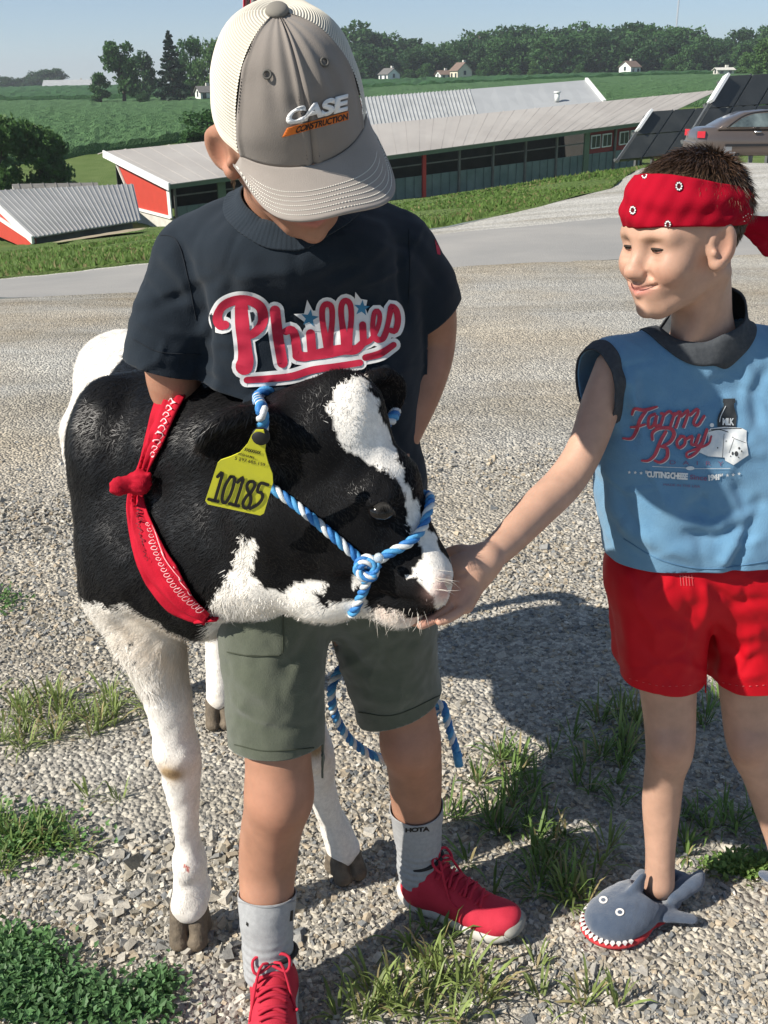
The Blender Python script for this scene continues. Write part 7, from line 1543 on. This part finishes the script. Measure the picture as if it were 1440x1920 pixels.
stones('coarse_gravel', 300, (140, 1560, 560, 1800), .012, .026, 3, None, label='coarser grey stones heaped around the calf\'s front hoof')
# grass blades: bent strips in tufts
def blades(tufts, seed, mat, name, label, wide=.0034):
    r = np.random.default_rng(seed); VV, CC = [], []
    for (u, v, ru, rv, n, L, tint) in tufts:
        for k in range(max(1, n // 46)):
            g = G(u + r.normal() * ru, v + r.normal() * rv); m = 14; a = r.uniform(0, 6.283, m); lean = r.uniform(.15, 1.1, m); ln = L * r.uniform(.45, 1.35, m); d = np.stack([np.cos(a) * np.sin(lean), np.sin(a) * np.sin(lean), np.cos(lean)], 1); b = np.array((g.x, g.y, 0)) + np.stack([np.cos(a), np.sin(a), 0 * a], 1) * r.uniform(0, .018, (m, 1)); side = np.stack([-np.sin(a), np.cos(a), 0 * a], 1) * (wide * r.uniform(.5, 1.2, m) * (.6 + L * 3))[:, None]
            p1 = b + d * (ln * .45)[:, None]; p2 = b + d * (ln * .8)[:, None] + np.array((0, 0, -1.)) * (ln * .10 * lean)[:, None]; p3 = b + d * ln[:, None] + np.array((0, 0, -1.)) * (ln * .32 * lean)[:, None] + np.stack([np.cos(a), np.sin(a), 0 * a], 1) * (ln * .08)[:, None]
            p3[:, 2] = np.maximum(p3[:, 2], .004)
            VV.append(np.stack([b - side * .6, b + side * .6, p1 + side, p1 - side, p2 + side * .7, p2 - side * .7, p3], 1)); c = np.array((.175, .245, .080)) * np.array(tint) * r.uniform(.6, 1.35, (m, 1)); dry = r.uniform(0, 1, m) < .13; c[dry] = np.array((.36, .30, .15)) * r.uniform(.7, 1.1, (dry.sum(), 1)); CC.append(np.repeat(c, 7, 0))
    V = np.concatenate(VV); n = len(V); k = np.arange(n)[:, None] * 7
    o = obj(name, mesh_np(name, V.reshape(-1, 3), [np.concatenate([k + np.array([[0, 1, 2, 3]]), k + np.array([[3, 2, 4, 5]])]), k + np.array([[5, 4, 6]])], np.concatenate(CC)), mat); return tag(o, label, 'grass', kind='stuff')
def blade_mat(name):
    m = pm(name, (0, 0, 0), attr=True, rough=.5, spec=.3); nt = m.node_tree; b = nt.nodes['Principled BSDF']; tr = nt.nodes.new('ShaderNodeBsdfTranslucent'); mx = nt.nodes.new('ShaderNodeMixShader'); mx.inputs[0].default_value = .3
    nt.links.new(b.inputs['Base Color'].links[0].from_socket, tr.inputs[0]); nt.links.new(b.outputs[0], mx.inputs[1]); nt.links.new(tr.outputs[0], mx.inputs[2]); nt.links.new(mx.outputs[0], nt.nodes['Material Output'].inputs[0]); return m
M_blade = blade_mat('grass_blade'); LIT = (1.25, 1.15, 1.1); SHADED = (.85, .95, .8)  # light and shade put into blade tint: brighter sunlit tufts, darker shaded ones
blades([(60, 1335, 60, 22, 560, .075, LIT), (170, 1345, 60, 20, 480, .075, LIT), (235, 1310, 30, 25, 260, .085, LIT), (30, 1390, 40, 15, 260, .07, LIT), (130, 1370, 80, 14, 300, .06, LIT), (232, 1492, 32, 6, 130, .045, LIT), (60, 1560, 50, 22, 700, .05, (1, 1.05, .9)), (20, 1600, 30, 25, 400, .05, (1, 1.05, .9)), (110, 1590, 30, 14, 160, .05, LIT)], 1, M_blade, 'grass', 'sunlit clumps of grass on the gravel at the left', .0030)
blades([(930, 1440, 40, 18, 320, .07, SHADED), (1010, 1430, 60, 25, 420, .07, SHADED), (900, 1520, 40, 25, 300, .07, SHADED), (960, 1570, 60, 30, 520, .07, SHADED), (1060, 1480, 70, 25, 360, .06, SHADED), (1020, 1640, 50, 25, 420, .07, SHADED), (1100, 1620, 40, 20, 220, .07, LIT), (1070, 1665, 25, 16, 160, .08, LIT), (1165, 1370, 26, 34, 420, .085, LIT), (1150, 1420, 30, 16, 220, .07, SHADED), (1320, 1335, 22, 22, 220, .07, SHADED), (1300, 1560, 50, 30, 300, .06, SHADED), (1380, 1540, 40, 30, 260, .06, SHADED), (1410, 1625, 30, 10, 240, .035, LIT), (1370, 1640, 30, 8, 160, .03, LIT)], 2, M_blade, 'grass', 'grass growing in the shade between the two boys')
blades([(690, 1860, 55, 20, 200, .075, LIT), (760, 1880, 50, 22, 210, .075, LIT), (830, 1830, 45, 24, 180, .07, LIT), (880, 1880, 30, 24, 200, .085, LIT), (720, 1905, 60, 12, 240, .08, LIT), (800, 1760, 26, 16, 150, .07, SHADED), (1000, 1800, 30, 16, 70, .05, LIT), (960, 1880, 40, 20, 120, .05, LIT), (1140, 1880, 26, 18, 150, .055, LIT), (1170, 1745, 22, 5, 70, .03, LIT), (600, 1900, 20, 15, 70, .06, LIT)], 3, M_blade, 'grass', 'sunlit tufts of grass at the bottom by the red shoes')
# leafy weed mat: small oval leaves on short stems
def weeds(spots, seed, label):
    r = np.random.default_rng(seed); VV, CC = [], []
    for u, v, ru, rv, n, h, tint in spots:
        uu, vv = u + r.normal(size=n) * ru, v + r.normal(size=n) * rv; p = np.array([G(a, b) for a, b in zip(uu, vv)]); p[:, 2] = r.uniform(.2, 1, n) ** 1.0 * h
        a = r.uniform(0, 6.283, n); t = r.uniform(-.2, .9, n); d = np.stack([np.cos(a) * np.cos(t), np.sin(a) * np.cos(t), np.sin(t)], 1); sd = np.stack([-np.sin(a), np.cos(a), r.normal(size=n) * .3], 1); s = r.uniform(.009, .019, (n, 1)); up = np.cross(d, sd) * s * .12
        VV.append(np.stack([p, p + d * s * .5 + sd * s * .30 + up, p + d * s + up * .5, p + d * s * .5 - sd * s * .30 + up], 1)); CC.append(np.repeat(np.array((.085, .175, .065)) * np.array(tint) * r.uniform(.65, 1.5, (n, 1)), 4, 0))
    V = np.concatenate(VV); n = len(V); o = obj('weeds', mesh_np('weeds', V.reshape(-1, 3), np.arange(4 * n).reshape(-1, 4), np.concatenate(CC)), M_blade, smooth=False); return tag(o, label, 'weeds', kind='stuff')
weeds([(55, 1872, 58, 34, 1700, .045, (1, 1, 1)), (150, 1895, 55, 22, 750, .04, (1, 1, 1)), (30, 1800, 40, 25, 800, .035, (1.1, 1.1, 1)), (250, 1895, 40, 20, 500, .025, (1, 1, 1)), (300, 1850, 20, 14, 240, .02, (1, 1, 1))], 1, 'mat of small-leaved green weeds in the bottom left corner')
weeds([(50, 1570, 55, 25, 700, .022, (1.2, 1.15, .9)), (1395, 1628, 30, 10, 900, .018, (1.8, 1.4, 1.0)), (10, 1130, 20, 14, 160, .02, (1.2, 1.1, .9))], 2, 'low scattered weeds among the stones')
# taller grass standing along the far road edge and slope
def verge(n, seed):
    r = np.random.default_rng(seed); a = r.uniform(-.46, .46, n); t = r.uniform(0, 1, n) ** 1.8; y = B3(a) + .05 + t * 18; x = a * (y + 4); h = r.uniform(.02, .06, n) * (1 + .8 * (wob(np.stack([x, y, 0 * x], 1), 1.1, 3) > .35)); z = height(x, y) + .03; p = np.stack([x, y, z], 1); d = np.stack([r.normal(0, .28, n), r.normal(0, .28, n), np.ones(n)], 1); w = .010 + .0009 * y
    V = np.stack([p - np.array((1, 0, 0)) * w[:, None], p + np.array((1, 0, 0)) * w[:, None], p + d * h[:, None]], 1).reshape(-1, 3); c = np.array((.150, .235, .060)) * r.uniform(.6, 1.4, (n, 1)); dry = r.uniform(0, 1, n) < .12; c[dry] = np.array((.30, .27, .12)) * r.uniform(.8, 1.1, (dry.sum(), 1))
    o = obj('verge_grass', mesh_np('vg', V, np.arange(3 * n).reshape(-1, 3), np.repeat(c, 3, 0)), M_blade, smooth=False); return tag(o, 'rough grass blades along the slope beyond the road', 'grass', kind='stuff')
verge(30000, 4)
# ------------------------------------------------------------------ summer haze over the valley
def haze_box():
    V, F = box((0, 2600, 35), (7600, 5400, 130)); o = obj('haze', join_me('haze', [(V, F)]), None, smooth=False)
    m = bpy.data.materials.new('haze'); m.use_nodes = True; nt = m.node_tree; nt.nodes.remove(nt.nodes['Principled BSDF']); v = nt.nodes.new('ShaderNodeVolumePrincipled')
    v.inputs['Color'].default_value = (.86, .93, 1, 1); v.inputs['Density'].default_value = .00026; v.inputs['Anisotropy'].default_value = .2; nt.links.new(v.outputs[0], nt.nodes['Material Output'].inputs['Volume'])
    o.data.materials.append(m); tag(o, 'thin pale summer haze in the air over the fields', 'haze', kind='stuff')
haze_box()
